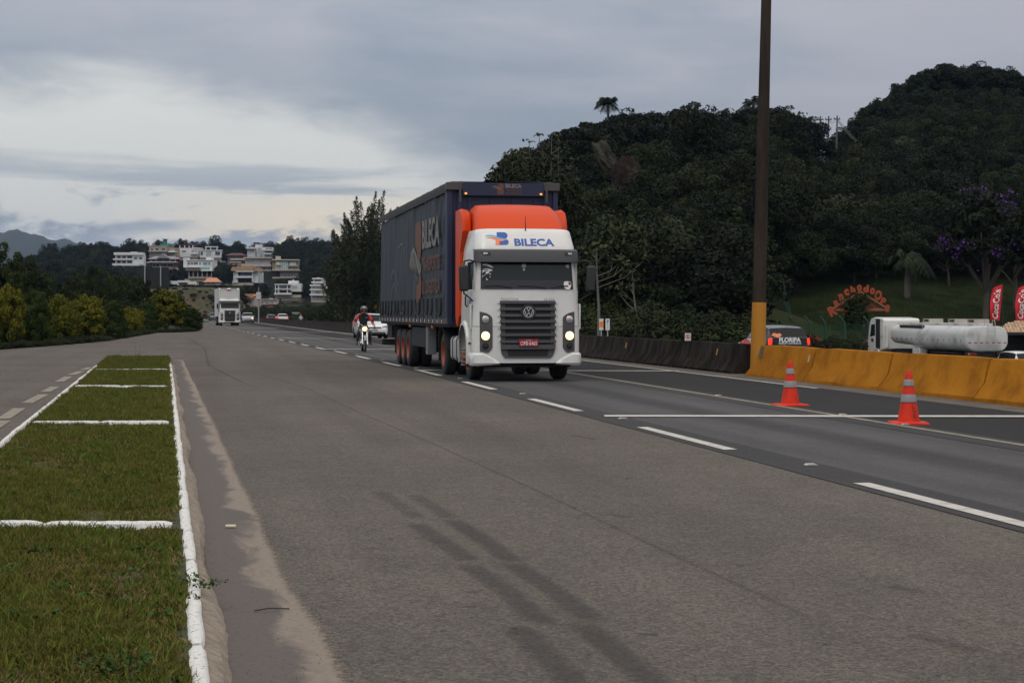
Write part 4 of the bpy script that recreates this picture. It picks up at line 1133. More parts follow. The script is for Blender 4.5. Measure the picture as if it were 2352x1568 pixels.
    def thin(pts, w=.02):
        P = []
        for i in range(len(pts) - 1):
            for k in range(6): P.append(Vector(pts[i]).lerp(Vector(pts[i + 1]), k / 6))
        P = [(p[0], p[1]) for p in P]
        mb = MB(); rows = [[(LX, yb(a), z - w), (LX, yb(a), z + w)] for a, z in P]; mb.loft(rows); return mb
    for pts in ([(54.6, 2.0), (53.8, 2.55), (53.0, 2.75), (52.2, 2.5), (51.4, 1.9), (50.6, 1.6), (50.0, 1.75)], [(54.3, 1.7), (53.5, 2.2), (52.8, 2.35), (52.0, 2.0), (51.2, 1.5), (50.4, 1.45)],
                [(52.0, 3.35), (50.8, 3.45), (50.2, 3.2), (49.9, 2.6), (49.9, 1.9)], [(54.2, 1.55), (53.5, 1.75), (52.9, 1.55), (52.4, 1.4)], [(48.4, 2.62), (48.0, 2.72), (47.6, 2.45), (47.2, 2.3)]):
        thin(pts, .012).build("outline_print", m_creamprint, TR, fix=False)
    # running gear
    for y in (11.65, 12.9, 14.15):
        for sx in (-1, 1): truck_wheel(TR, sx * 1.24, y, side=sx, dual=True)
        MB().cyl((-1.1, y, .51), (1.1, y, .51), .07, n=10).build("axle", m_dark, TR)
    MB().bx(-1.25, 1.25, 14.85, 14.87, .3, 1.15).build("mudflap", m_dark, TR)
    MB().bx(-1.25, 1.25, 18.5, 18.6, .48, .66).build("rear_underrun_bar", m_dark, TR)
    for sx in (-1, 1): MB().bx(sx * .5 - .05, sx * .5 + .05, 18.45, 18.55, .6, 1.2).build("underrun_bracket", m_dark, TR)
    for sx in (-1, 1):
        MB().bx(sx * 1.02, sx * 1.24, 7.3, 7.75, .42, 1.14).build("landing_leg_box", M("grey_painted_steel", (.14, .14, .145), .6, .2, 3), TR, bevel=.01)
        MB().bx(sx * .75, sx * 1.22, 8.0, 10.9, .58, 1.1).build("pallet_box", m_dark, TR, bevel=.02)
        for y in (6.2, 10.9): MB().box((sx * 1.27, y, 1.14), (.05, .12, .08)).build("side_marker", m_amber, TR)
    MB().bx(-1.0, -1.2, 16.2, 17.4, .75, 1.1).build("spare_wheel_carrier", m_dark, TR)
build_trailer()
# ------------------------------------------------------------------ cars
m_cglass = M("car_glass", (.010, .012, .012), .3, .05, 2, spec=.16)
def paint(name, c, coat=.5): return M(name, c, .28, .03, 1.5, coat=coat)
p_white = paint("white_car_paint", (.68, .68, .67)); p_silver = paint("silver_car_paint", (.34, .35, .37)); p_black = paint("black_car_paint", (.016, .016, .018))
p_grey = paint("dark_grey_car_paint", (.06, .06, .065)); p_oran = paint("orange_red_car_paint", (.75, .07, .02)); p_plum = paint("dark_plum_car_paint", (.035, .025, .028))

def make_car(label, loc, rz, body, L=3.95, W=1.66, H=1.47, lights='off', tail='off', plate=True, lower=None, boot=False, badge=False, nose=None):
    """passenger car, nose towards local -y"""
    t = empty("car", loc, rz, label=label, cat="car")
    k = H / 1.47
    stn = [(0.0, .36, .56, .56, .80), (.012, .24, .66, .66, .90), (.05, .22, .74, .74, .97), (.14, .20, .84, .84, 1.), (.27, .20, .93, .94, 1.),
           (.30, .20, .945, 1.0, 1.), (.42, .20, .96, 1.39, 1.), (.52, .20, .97, 1.455, 1.), (.66, .20, .98, 1.46, 1.), (.82, .20, .99, 1.42, 1.), (.90, .21, 1.0, 1.36 if not boot else 1.15, .995)]
    if boot: stn += [(.93, .21, 1.0, 1.04, .99), (.985, .24, .98, .99, .96), (1.0, .36, .85, .86, .9)]
    else: stn += [(.985, .24, 1.0, 1.03, .975), (1.0, .34, .82, .83, .93)]
    w0 = W / 2; rows = []
    for (f, zb, zbelt, zr, wf) in stn:
        y = (f - .5) * L; w = w0 * wf; gh = zr - zbelt > .05
        pts = [(w * .90, zb), (w * .985, zb + .14), (w, (zb + zbelt) / 2 + .06), (w * .965, zbelt)]
        if gh: kk = min(1, (zr - zbelt) / .45); pts += [(w * (.965 - .16 * kk), zr - .055 * kk), (w * (.93 - .22 * kk), zr - .012), (0, zr + .012)]
        else: pts += [(w * .90, zbelt + .012), (w * .7, zbelt + .022), (0, zbelt + .03)]
        full = [(-x, y, z * k) for x, z in pts[:-1]] + [(0, y, pts[-1][1] * k)] + [(x, y, z * k) for x, z in pts[:-1][::-1]]
        rows.append(full)
    n = len(rows[0])
    shell, wind, rear, side = MB(), MB(), MB(), MB()
    lowr = MB()
    def quad(mb, j, i, inset=0.0):
        mb.add([rows[j][i], rows[j][i + 1], rows[j + 1][i + 1], rows[j + 1][i]], [(0, 1, 2, 3)])
    for j in range(len(rows) - 1):
        for i in range(n - 1):
            zr0, zr1 = stn[j][3] - stn[j][2], stn[j + 1][3] - stn[j + 1][2]
            mb = shell
            if i in (3, n - 5) and (zr0 > .3 and zr1 > .3) and stn[j + 1][0] < .95: mb = side
            if i in (4, 5, n - 6, n - 7) and 5 <= j <= 5: mb = wind
            if i in (4, 5, n - 6, n - 7) and j == (10 if not boot else 9) and True: mb = rear
            if i in (4, 5, n - 6, n - 7) and boot and j == 10: mb = rear
            if lower and mb is shell and i in (0, 1, 2, n - 2, n - 3, n - 4) and stn[j][0] < .75: mb = lowr
            quad(mb, j, i)
    shell.add(rows[0], [tuple(range(n))]); shell.add(rows[-1], [tuple(range(n))])
    def weld(mb, nm, mat):
        o = mb.build(nm, mat, t, smooth=50, fix=False); bm = bmesh.new(); bm.from_mesh(o.data); bmesh.ops.remove_doubles(bm, verts=bm.verts, dist=.001); bmesh.ops.recalc_face_normals(bm, faces=bm.faces); bm.to_mesh(o.data); bm.free(); return o
    weld(shell, "body", body); weld(wind, "windscreen", m_cglass); weld(rear, "rear_window", m_cglass)
    if side.v: weld(side, "side_windows", m_cglass)["kind"] = "stuff"; 
    if lower: weld(lowr, "body_sides", lower)
    for o in t.children:
        if o.name.startswith("side_windows"): del o["kind"]
    for sx in (-1, 1):
        for f in (.175, .80):
            y = (f - .5) * L; x = sx * (w0 - .0)
            MB().lathe([(.0, -sx * .02), (.345, -sx * .02), (.345, sx * .004), (0, sx * .004)], c=(x, y, .34), axis='x', n=24).build("wheel_arch", m_dark, t)
            wt = empty("wheel", (x, y, .30)); wt.parent = t
            MB().lathe([(.19, sx * .012), (.29, sx * .012), (.30, -sx * .02), (.30, -sx * .19), (.1, -sx * .19)], axis='x', n=24).build("tyre", m_tyre, wt, smooth=35)
            MB().lathe([(.195, sx * .015), (.17, -sx * .02), (.06, sx * .0), (.001, sx * .005)], axis='x', n=18).build("rim", m_srim, wt, smooth=35)
        # lamps
        yf, yr = -L / 2, L / 2
        mb = MB(); mb.prism([(sx * w0 * .50, .60 * k), (sx * w0 * .55, .72 * k), (sx * w0 * .93, .78 * k), (sx * w0 * .95, .66 * k), (sx * w0 * .75, .59 * k)], yf + .03, yf + .16)
        mb.build("headlight", m_lens, t, smooth=30)
        if lights == 'on' and (sx > 0 or lights == 'both'): MB().cyl((sx * w0 * .72, yf + .025, .67 * k), (sx * w0 * .72, yf + .1, .67 * k), .095, n=14).build("headlight_lit", m_head, t)
        mb = MB(); z0, z1 = (.74, .98) if not boot else (.72, .92)
        mb.prism([(sx * w0 * .78, z0 * k), (sx * w0 * .76, z1 * k), (sx * w0 * .965, z1 * k), (sx * w0 * .975, z0 * k)], yr - .14, yr - .0); mb.build("tail_light", m_redlit if tail == 'on' else m_red, t, smooth=30)
        MB().box((sx * (w0 + .07), -.20 * L, 1.0 * k), (.17, .10, .11)).build("mirror", body if lower is None else m_black, t, bevel=.02)
    MB().bx(-w0 * .48, w0 * .48, -L / 2 - .005, -L / 2 + .05, .60 * k, .68 * k).build("grille", m_black, t, bevel=.01)
    MB().prism([(-w0 * .78, .42 * k), (w0 * .78, .42 * k), (w0 * .62, .28 * k), (-w0 * .62, .28 * k)], -L / 2 + .0, -L / 2 + .08).build("lower_intake", m_black, t)
    if badge: vw_emblem(t, (0, -L / 2 - .0, .64 * k), .055, m_chrome, m_black)
    if plate:
        MB().bx(-.20, .20, -L / 2 - .02, -L / 2 - .005, .44 * k, .56 * k).build("number_plate", m_greyplate, t)
        MB().bx(-.20, .20, L / 2 + .002, L / 2 + .016, .58, .70).build("number_plate", m_greyplate, t)
    MB().bx(-w0 * .9, w0 * .9, L / 2 - .02, L / 2 + .03, .36, .50).build("rear_bumper", body if lower is None else m_black, t, bevel=.02)
    MB().bx(-w0 * .85, w0 * .85, -L * .42, L * .44, .16, .24).build("underbody", m_dark, t)
    return t

def lane(s, t_, z=.01): return st(s, t_, z)
def head(s): return ROAD + math.atan((delta(s + 3) - delta(s - 3)) / 6)
c1 = gp(848, 778); rz1 = R(13)
def locate(x, y, z=0.0): return gp(x, y, z)
w = at(850, 105, .012)
g = make_car("white hatchback behind the motorcyclist, half hidden by the long trailer", w, R(12), p_white, W=1.64, H=1.45, badge=True)
text_part("lettering", "MHA·6888", .34, .06, lambda u, v: (u, -1.998, v + .495), m_kprint, g)
make_car("silver car with one bright headlight, right of the distant white box lorry", at(569, 262, .012), head(262), p_silver, W=1.68, H=1.5, lights='on')
make_car("small dark car at the left edge of the road beside the white box lorry", at(491.5, 330, .012), R(17), p_plum, W=1.66, H=1.46)
zb = -.45
def away(label, x, Y, body, ytop=None, **kw):
    z = -.60
    if ytop: z = zat(ytop, Y) - kw.get('H', 1.47)
    return make_car(label, at(x, Y, z + .02), R(12) + math.pi, body, tail='on', **kw)
away("silver-white hatchback seen from behind over the barrier, beside the round speed sign", 776, 238, p_silver, 725, W=1.7)
away("white estate car with lit tail lamps far off behind the grey barrier", 648, 297, p_white, 720.5, W=1.7, H=1.5)
away("dark car just left of the far white estate behind the grey barrier", 622, 330, p_black, 722, W=1.7)
# black and orange demonstrator hatchback behind the yellow barrier
fl = make_car("black hatchback with orange flanks and FLORIPA lettering behind the tall lamp post", at(1775, 73, zat(747, 71) - 1.55), R(11) + math.pi, p_black, L=4.0, W=1.72, H=1.56, tail='on', lower=p_oran)
yq = 2.035
text_part("lettering", "FLORIPA", .90, .19, lambda u, v: (-u, yq, v + .98 - .0), m_wprint, fl, bold=.05)
text_part("lettering", "HARLEY-DAVIDSON", .92, .075, lambda u, v: (-u, yq, v + .84), m_wprint, fl, bold=.02)
MB().bx(-.72, .72, 1.90, 2.028, .78, 1.08).build("tailgate", p_black, fl, bevel=.02)
outline_part("door_stripe", [([(-.9, .55), (-.2, .62), (.5, .95), (.9, 1.0), (.4, 1.02), (-.3, .8), (-.9, .72)], 0)], lambda u, v: (.866, -u + .2, v), [m_wprint], fl)
outline_part("shield_print", [([(.30, 1.16), (.36, 1.24), (.50, 1.22), (.62, 1.26), (.74, 1.16), (.60, 1.10), (.45, 1.06)], 0), ([(.38, 1.15), (.60, 1.15), (.60, 1.19), (.38, 1.19)], 1)], lambda u, v: (u, 2.0 - (v - 1.0) * .42, v), [m_oprint, m_wprint], fl)
sil = away("white car only just showing past the tanker's rear at the right edge", 2330, 101, p_white, 806, W=1.72, H=1.5)

# ------------------------------------------------------------------ white box lorry in the distance
BX = empty("box_lorry", at(528, 207, .012), R(12), label="distant plain white box lorry on the bend behind the hedge end", cat="lorry")
build_cab(BX, full=False)
for o in list(BX.children):
    if o.name.startswith("high_roof"):
        for v in o.data.vertices:
            if v.co.z > 2.9: v.co.z = 2.9 + (v.co.z - 2.9) * .25
m_boxw = M("box_body_white", (.52, .52, .50), .6, .06, 1.5)
mb = MB(); mb.bx(-1.25, 1.25, 2.35, 10.5, 1.05, 4.30); mb.build("box_body", m_boxw, BX, bevel=.03)
for x0, x1, z0, z1 in ((-1.26, -1.19, 1.05, 4.32), (1.19, 1.26, 1.05, 4.32), (-1.26, 1.26, 4.24, 4.33), (-1.26, 1.26, 1.0, 1.1)):
    MB().bx(x0, x1, 2.30, 2.36, z0, z1).build("box_frame", M("aluminium_edge", (.4, .4, .4), .45), BX)
for x in (-1.05, -.1, .12, 1.05): MB().bx(x - .035, x + .035, 2.27, 2.30, 4.24, 4.29).build("marker_lamp", M("white_lamp_lit", (1, 1, 1), .4, emit=(1, .97, .9), estr=2.5), BX)
pp = MB().bx(-.25, .25, 2.28, 2.345, 4.06, 4.18).build("name_plate", m_red, BX)
MB().bx(-.4, .4, .4, 10.3, .75, 1.0).build("chassis", m_dark, BX)
for y in (7.6, 8.9):
    for sx in (-1, 1): truck_wheel(BX, sx * 1.2, y, side=sx, rim=m_srim, dual=True)
for sx in (-1, 1): MB().bx(sx * 1.2, sx * 1.24, 9.4, 9.43, .3, 1.0).build("mudflap", m_dark, BX)

# ------------------------------------------------------------------ tanker lorry on the lower service road
TK = empty("tanker_lorry", at(2268, 101, -1.88), R(10) + math.pi, label="white tanker lorry with red reflective squares parked below the road behind the yellow barrier", cat="lorry")
m_tank = M("stained_white_tank", (.50, .50, .485), .5, .1, 1.2, spec=.3, col2=(.30, .285, .26), lo=.45, hi=.75)
def build_tanker():
    # nose towards local -y; rear of the tank at y = 0 side +, cab at y about -13.5
    LN = 15.0
    def sect(y, w, h, zc):
        return [(x, y, z) for x, z in rounded(w, h, min(w, h) * .40, 6, 0, zc)]
    rows = []
    for y, k in ((0.0, .0), (0.0, .90), (-.06, .97), (-.2, 1.0)): rows.append(sect(y, max(2.55 * k, .02), max(1.42 * k, .012), 1.92))
    rows2 = [sect(y, 2.55 - dw, h, zc) for y, h, zc, dw in ((-.2, 1.42, 1.92, 0), (-4.0, 1.42, 1.92, 0), (-7.2, 1.38, 1.94, 0), (-8.4, 1.2, 2.02, 0), (-11.0, 1.1, 2.06, .03), (-11.25, 1.02, 2.06, .12), (-11.35, .8, 2.06, .4))]
    mb = MB(); mb.loft(rows2, closed=True, caps=True); mb.build("tank", m_tank, TK, smooth=50)
    mb = MB(); mb.loft(rows, closed=True); mb.build("tank_end", m_tank, TK, smooth=50)
    mb = MB(); mb.loft([sect(.01, 2.50, 1.38, 1.92), sect(.035, 2.50, 1.38, 1.92)], closed=True, caps=True)
    for i in range(7):
        x = -1.05 + i * .35
        MB().bx(x - .085, x + .085, .0, .012, 1.68, 1.73).build("reflective_tape", m_red, TK)
    for i in range(14):
        y = -.7 - i * .78
        for sx in (-1, 1): MB().bx(sx * 1.276, sx * 1.284, y - .05, y + .05, 1.78, 1.86).build("reflective_tape", m_red, TK)
    # coaming and hatches on top
    MB().bx(-.62, .62, -9.6, -.6, 2.60, 2.78).build("top_coaming", m_tank, TK, bevel=.02)
    for y in (-.95, -3.6, -7.3):
        mb = MB(); 
        for dx in (-.4, .4): mb.bx(dx - .05, dx + .05, y - .7, y + .2, 2.78, 2.84)
        mb.bx(-.45, .45, y - .72, y - .64, 2.78, 3.0); mb.bx(-.45, .45, y + .14, y + .22, 2.78, 3.0); mb.bx(-.45, .45, y - .7, y + .2, 2.97, 3.02)
        mb.build("hatch_guard", M("rusty_cream_steel", (.42, .38, .32), .7, .3, 5), TK)
    for x in (1.16,):
        for sgn in (1,):
            mb = MB(); mb.tube([(x, -6.3, 2.62), (x, -9.9, 2.62)], .02); mb.tube([(x, -6.3, 2.74), (x, -10.3, 2.74)], .02)
            for k in range(7): mb.tube([(x, -6.4 - k * .58, 2.5), (x, -6.4 - k * .58, 2.74)], .016)
            mb.build("side_railing", M("rusty_cream_steel", (.42, .38, .32), .7), TK)
            MB().cyl((x - .05, -6.4, 2.56), (x - .05, -9.8, 2.56), .1, n=12).build("hose_tube", m_black, TK, smooth=40)
    # rear ladder
    mb = MB()
    for sx in (-.03, .42):
        mb.tube([(-sx, .10, 1.55), (-sx, .10, 2.75), (-sx, -.05, 2.98), (-sx, -.28, 2.92), (-sx, -.3, 2.65)], .02)
    mb.build("ladder_rail", M("rusty_cream_steel", (.42, .38, .32), .7), TK, smooth=50)
    for k in range(5): MB().tube([(.03, .10, 1.62 + k * .25), (-.42, .10, 1.62 + k * .25)], .014).build("ladder_rung", M("rusty_cream_steel", (.42, .38, .32), .7), TK)
    # rear bumper and lamps
    MB().bx(-1.2, 1.2, -.35, -.2, .75, 1.18).build("rear_beam", m_dark, TK)
    MB().bx(-1.15, 1.15, -.05, .03, .55, .68).build("rear_bumper", m_dark, TK)
    for sx in (-1, 1):
        MB().bx(sx * .60, sx * 1.18, -.2, -.06, .95, 1.18).build("lamp_board", m_black, TK)
        for k in range(4): MB().cyl((sx * (.68 + k * .13), -.07, 1.07), (sx * (.68 + k * .13), -.03, 1.07), .05, n=12).build("tail_light", m_red if k < 3 else m_amber, TK)
    MB().bx(-.1 + .55, .5 + .45, -.19, -.05, .78, .93).build("number_plate", m_greyplate, TK)
    for k in range(8): MB().bx(-.75 + k * .19, -.75 + k * .19 + .10, .032, .04, .58, .65).build("bumper_stripe", m_red if k % 2 else m_oprint, TK)
    MB().bx(-.45, .45, -14.5, -.3, .85, 1.15).build("chassis", m_dark, TK)
    MB().bx(.75, 1.25, -7.7, -6.6, .6, 1.25).build("valve_cabinet", m_tank, TK, bevel=.03)
    MB().bx(-.75, -1.25, -7.7, -6.6, .6, 1.25).build("valve_cabinet", m_tank, TK, bevel=.03)
    for y in (-2.0, -3.2, -4.4, -9.6):
        for sx in (-1, 1): truck_wheel(TK, sx * 1.22, y, side=sx, rim=m_srim, dual=True)
    for sx in (-1, 1):
        mb = MB(); mb.bx(sx * .7, sx * 1.28, -5.1, -1.2, 1.06, 1.12); mb.bx(sx * .7, sx * 1.28, -1.24, -1.2, .6, 1.1); mb.build("mudguard", m_black, TK)
    # cab: tall box with rounded edges, long sleeper, dark side fairing
    yF = -15.1
    prof = [(yF + .12, .55), (yF, .9), (yF + .02, 1.75), (yF + .32, 2.75), (yF + .55, 3.0), (yF + 1.2, 3.10), (-12.55, 3.02), (-12.4, 2.9), (-12.4, 1.1), (yF + 2.1, 1.0), (yF + 2.0, .75), (yF + .8, .55)]
    mb = MB(); mb.prism(prof, -1.2, 1.2, axis='x'); mb.build("cab", m_wpaint, TK, bevel=.06, segs=3)
    for sx in (-1, 1):
        MB().prism([(yF + .42, 1.85), (yF + .62, 2.62), (yF + 1.25, 2.66), (yF + 1.25, 1.95)], sx * 1.195, sx * 1.208, axis='x').build("side_window", m_glass, TK)
        MB().bx(sx * 1.21, sx * 1.26, -13.6, -12.95, 1.15, 3.0).build("side_fairing", m_black, TK, bevel=.02)
        MB().bx(sx * 1.19, sx * 1.225, yF + .65, yF + 1.0, 1.55, 1.75).build("door_handle", m_black, TK)
        MB().bx(sx * 1.21, sx * 1.24, -12.9 , -12.45, 1.9, 2.7).build("sleeper_panel", m_wpaint, TK, bevel=.02)
        MB().box((sx * 1.5, yF + .1, 2.25), (.2, .12, .7)).build("mirror", m_black, TK, bevel=.03)
        MB().tube([(sx * 1.18, yF + .4, 2.7), (sx * 1.5, yF + .1, 2.65), (sx * 1.5, yF + .1, 2.5)], .02).build("mirror_arm", m_black, TK)
        rows = []
        for i in range(11):
            a = math.pi * i / 10; rows.append([(sx * 1.0, yF + 1.5 - math.cos(a) * .62, .55 + math.sin(a) * .6), (sx * 1.25, yF + 1.5 - math.cos(a) * .62, .55 + math.sin(a) * .6), (sx * 1.25, yF + 1.5 - math.cos(a) * .54, .55 + math.sin(a) * .52)])
        MB().loft(rows).build("fender", m_wpaint, TK, smooth=40)
        truck_wheel(TK, sx * 1.16, yF + 1.5, side=sx, rim=m_srim)
        MB().tube([(sx * 1.0, -12.3, 1.2), (sx * 1.0, -12.3, 2.6)], .09, 10).build("snorkel", m_wpaint, TK)
    MB().prism([(-1.05, 1.9), (1.05, 1.9), (.98, 2.65), (-.98, 2.65)], yF + .0, yF + .25).build("windscreen", m_glass, TK)
build_tanker()

# ------------------------------------------------------------------ people
m_skin = M("skin", (.30, .16, .10), .6, .08, 8); m_jean = M("blue_denim", (.028, .045, .075), .85, .2, 6)
m_redj = M("red_jacket", (.52, .014, .018), .75, .12, 6); m_blackj = M("black_vest", (.016, .013, .014), .8, .2, 6)
m_boot = M("brown_boots", (.16, .055, .02), .7, .2, 8); m_shoe = M("dark_shoes", (.02, .018, .018), .7)
m_helm = M("black_helmet", (.012, .012, .013), .12, .05, 4, coat=.8)
def person_mesh(name, J, mats, rule, fingers=True, subd=2):
    """continuous body from joints; J = joint -> (x, y, z, radius); rule(co) -> material index"""
    B = [('pelvis', 'belly'), ('belly', 'chest'), ('chest', 'neck'), ('neck', 'chin'), ('chin', 'skull'), ('skull', 'crown')]
    for s in 'LR': B += [('chest', 'shoulder' + s), ('shoulder' + s, 'elbow' + s), ('elbow' + s, 'wrist' + s), ('wrist' + s, 'palm' + s), ('pelvis', 'hip' + s), ('hip' + s, 'knee' + s), ('knee' + s, 'ankle' + s), ('ankle' + s, 'toe' + s)]
    names = list(J); vs = [J[n][:3] for n in names]; es = [(names.index(a), names.index(b)) for a, b in B]; rad = [J[n][3] for n in names]
    roots = [names.index('pelvis')]
    if fingers:
        for s in 'LR':
            p = Vector(J['palm' + s][:3]); wv = Vector(J['wrist' + s][:3]); d = (p - wv).normalized()
            lat = d.cross(Vector((0, 0, 1))); lat = lat.normalized() if lat.length > .1 else Vector((1, 0, 0)); dn = J.get('curl', (0, 0, -1)); dn = Vector(dn[:3]).normalized()
            for k, (o, L) in enumerate(((-.030, .066), (-.010, .078), (.011, .074), (.030, .058))):
                a = p + lat * o; i0 = len(vs)
                q = [a, a + d * .045, a + d * (.045 + L * .3) + dn * L * .25, a + d * (.04 + L * .15) + dn * L * .62]
                vs += [tuple(x) for x in q]; rad += [.0095, .0092, .0088, .0075]; es += [(i0, i0 + 1), (i0 + 1, i0 + 2), (i0 + 2, i0 + 3)]; roots.append(i0)
            sd = -1 if s == 'L' else 1
            i0 = len(vs); q = [wv.lerp(p, .6), wv.lerp(p, .75) - lat * .04 * sd, p - lat * .05 * sd + dn * .02, p - lat * .035 * sd + dn * .05]
            vs += [tuple(x) for x in q]; rad += [.011, .0105, .0095, .008]; es += [(i0, i0 + 1), (i0 + 1, i0 + 2), (i0 + 2, i0 + 3)]; roots.append(i0)
    me = bpy.data.meshes.new(name); me.from_pydata(vs, es, []); o = bpy.data.objects.new(name, me); COL.objects.link(o)
    md = o.modifiers.new("skin", 'SKIN'); md.use_smooth_shade = True; md.branch_smoothing = .4
    sv_ = me.skin_vertices[0].data if me.skin_vertices else None
    if sv_ is None:
        bpy.context.view_layer.objects.active = o; sv_ = me.skin_vertices[0].data
    for i, r in enumerate(rad):
        rr = r if isinstance(r, tuple) else (r, r); sv_[i].radius = rr; sv_[i].use_root = i in roots
    sb = o.modifiers.new("sub", 'SUBSURF'); sb.levels = subd; sb.render_levels = subd
    dg = bpy.context.evaluated_depsgraph_get(); out = bpy.data.meshes.new_from_object(o.evaluated_get(dg)); bpy.data.objects.remove(o)
    out.materials.clear()
    for m in mats: out.materials.append(m)
    for p in out.polygons: p.material_index = rule(p.center)
    out.shade_smooth(); return out
def add_face(parent, c, fwd=-1):
    x, y, z = c
    for sx in (-1, 1): MB().lathe([(.001, -.012), (.009, -.006), (.011, 0)], c=(x + sx * .03, y + fwd * .082, z + .01), axis='y', n=8).build("eye", m_kprint, parent)
    MB().prism([(-.012 + x, z - .035), (.012 + x, z - .035), (.004 + x, z + .01), (-.004 + x, z + .01)], y - .108, y - .07).build("nose", m_skin, parent, smooth=60)
    MB().bx(x - .024, x + .024, y - .092, y - .08, z - .068, z - .058).build("mouth", M("lips", (.20, .07, .05), .6), parent)

def make_rider(label, loc, rz, jac, vest, helm_m):
    t = empty("person", loc, rz, label=label, cat="person")
    J = dict(pelvis=(0, .16, .90, (.15, .13)), belly=(0, .12, 1.05, (.155, .12)), chest=(0, .05, 1.30, (.19, .14)), neck=(0, .0, 1.47, .062), chin=(0, -.035, 1.53, .066), skull=(0, -.04, 1.60, .088), crown=(0, -.03, 1.67, .07))
    for s, k in (('L', -1), ('R', 1)):
        J['shoulder' + s] = (k * .20, .04, 1.38, .082); J['elbow' + s] = (k * .335, -.06, 1.13, .058); J['wrist' + s] = (k * .345, -.30, 1.045, .036); J['palm' + s] = (k * .35, -.365, 1.035, (.042, .022))
        J['hip' + s] = (k * .11, .12, .86, .105); J['knee' + s] = (k * .21, -.24, .76, .078); J['ankle' + s] = (k * .25, .02, .36, .05); J['toe' + s] = (k * .27, -.17, .30, .042)
    J2 = {k: v for k, v in J.items()}
    def rule(c):
        if c.z > 1.50: return 3
        if c.y < -.31 and .95 < c.z < 1.1 and abs(c.x) > .2: return 3
        if abs(c.x) > .185 and c.z > .98: return 0
        if c.z > 1.44: return 0
        if c.z > .93: return 1
        if c.z < .345: return 5
        if c.z < .43: return 4
        return 2
    me = person_mesh("body", J2, [jac, vest, m_jean, m_skin, m_boot, m_shoe], rule)
    link("body", me, t)
    add_face(t, (0, -.04, 1.585))
    # full-face helmet open at the front
    mb = MB(); rows = []
    for j in range(13):
        a = math.pi * j / 12 * .80; row = []
        for i in range(25):
            q = R(-90 + 42) + (2 * math.pi - R(84)) * i / 24 if j > 5 else R(-90) + 2 * math.pi * i / 24
            r = math.sin(a) * .145; row.append((r * math.cos(q) * .93, -.035 + r * math.sin(q) * 1.1, 1.605 + math.cos(a) * .145))
        rows.append(row)
    mb.loft(rows); mb.build("helmet", helm_m, t, smooth=80, fix=False)
    MB().tube([(-.11, -.09, 1.49), (-.07, -.165, 1.475), (.07, -.165, 1.475), (.11, -.09, 1.49)], .022).build("chin_bar", helm_m, t, smooth=80)
    rows = []
    for z, r in ((1.665, .150), (1.635, .158), (1.595, .160)): rows.append([(r * .93 * math.cos(R(q)), -.035 + r * 1.08 * math.sin(R(q)), z) for q in range(-160, -19, 10)])
    MB().loft(rows).build("visor", M("smoked_visor", (.05, .05, .055), .1, alpha=.55, coat=.6), t, smooth=80, fix=False)
    outline_part("helmet_decal", [([(-.05, 1.69), (.0, 1.70), (.055, 1.705), (.04, 1.68), (0, 1.675), (-.04, 1.675)], 0)], lambda u, v: (u, -.185 + (v - 1.66) * .5, v), [m_wprint], t)
    MB().box((.10, -.105, 1.30), (.06, .01, .02)).build("jacket_label", m_cyan, t)
    for sx in (-1, 1): MB().box((sx * .05, -.075, 1.475), (.05, .02, .07), ry=sx * R(25)).build("collar", jac, t, bevel=.008)
    return t
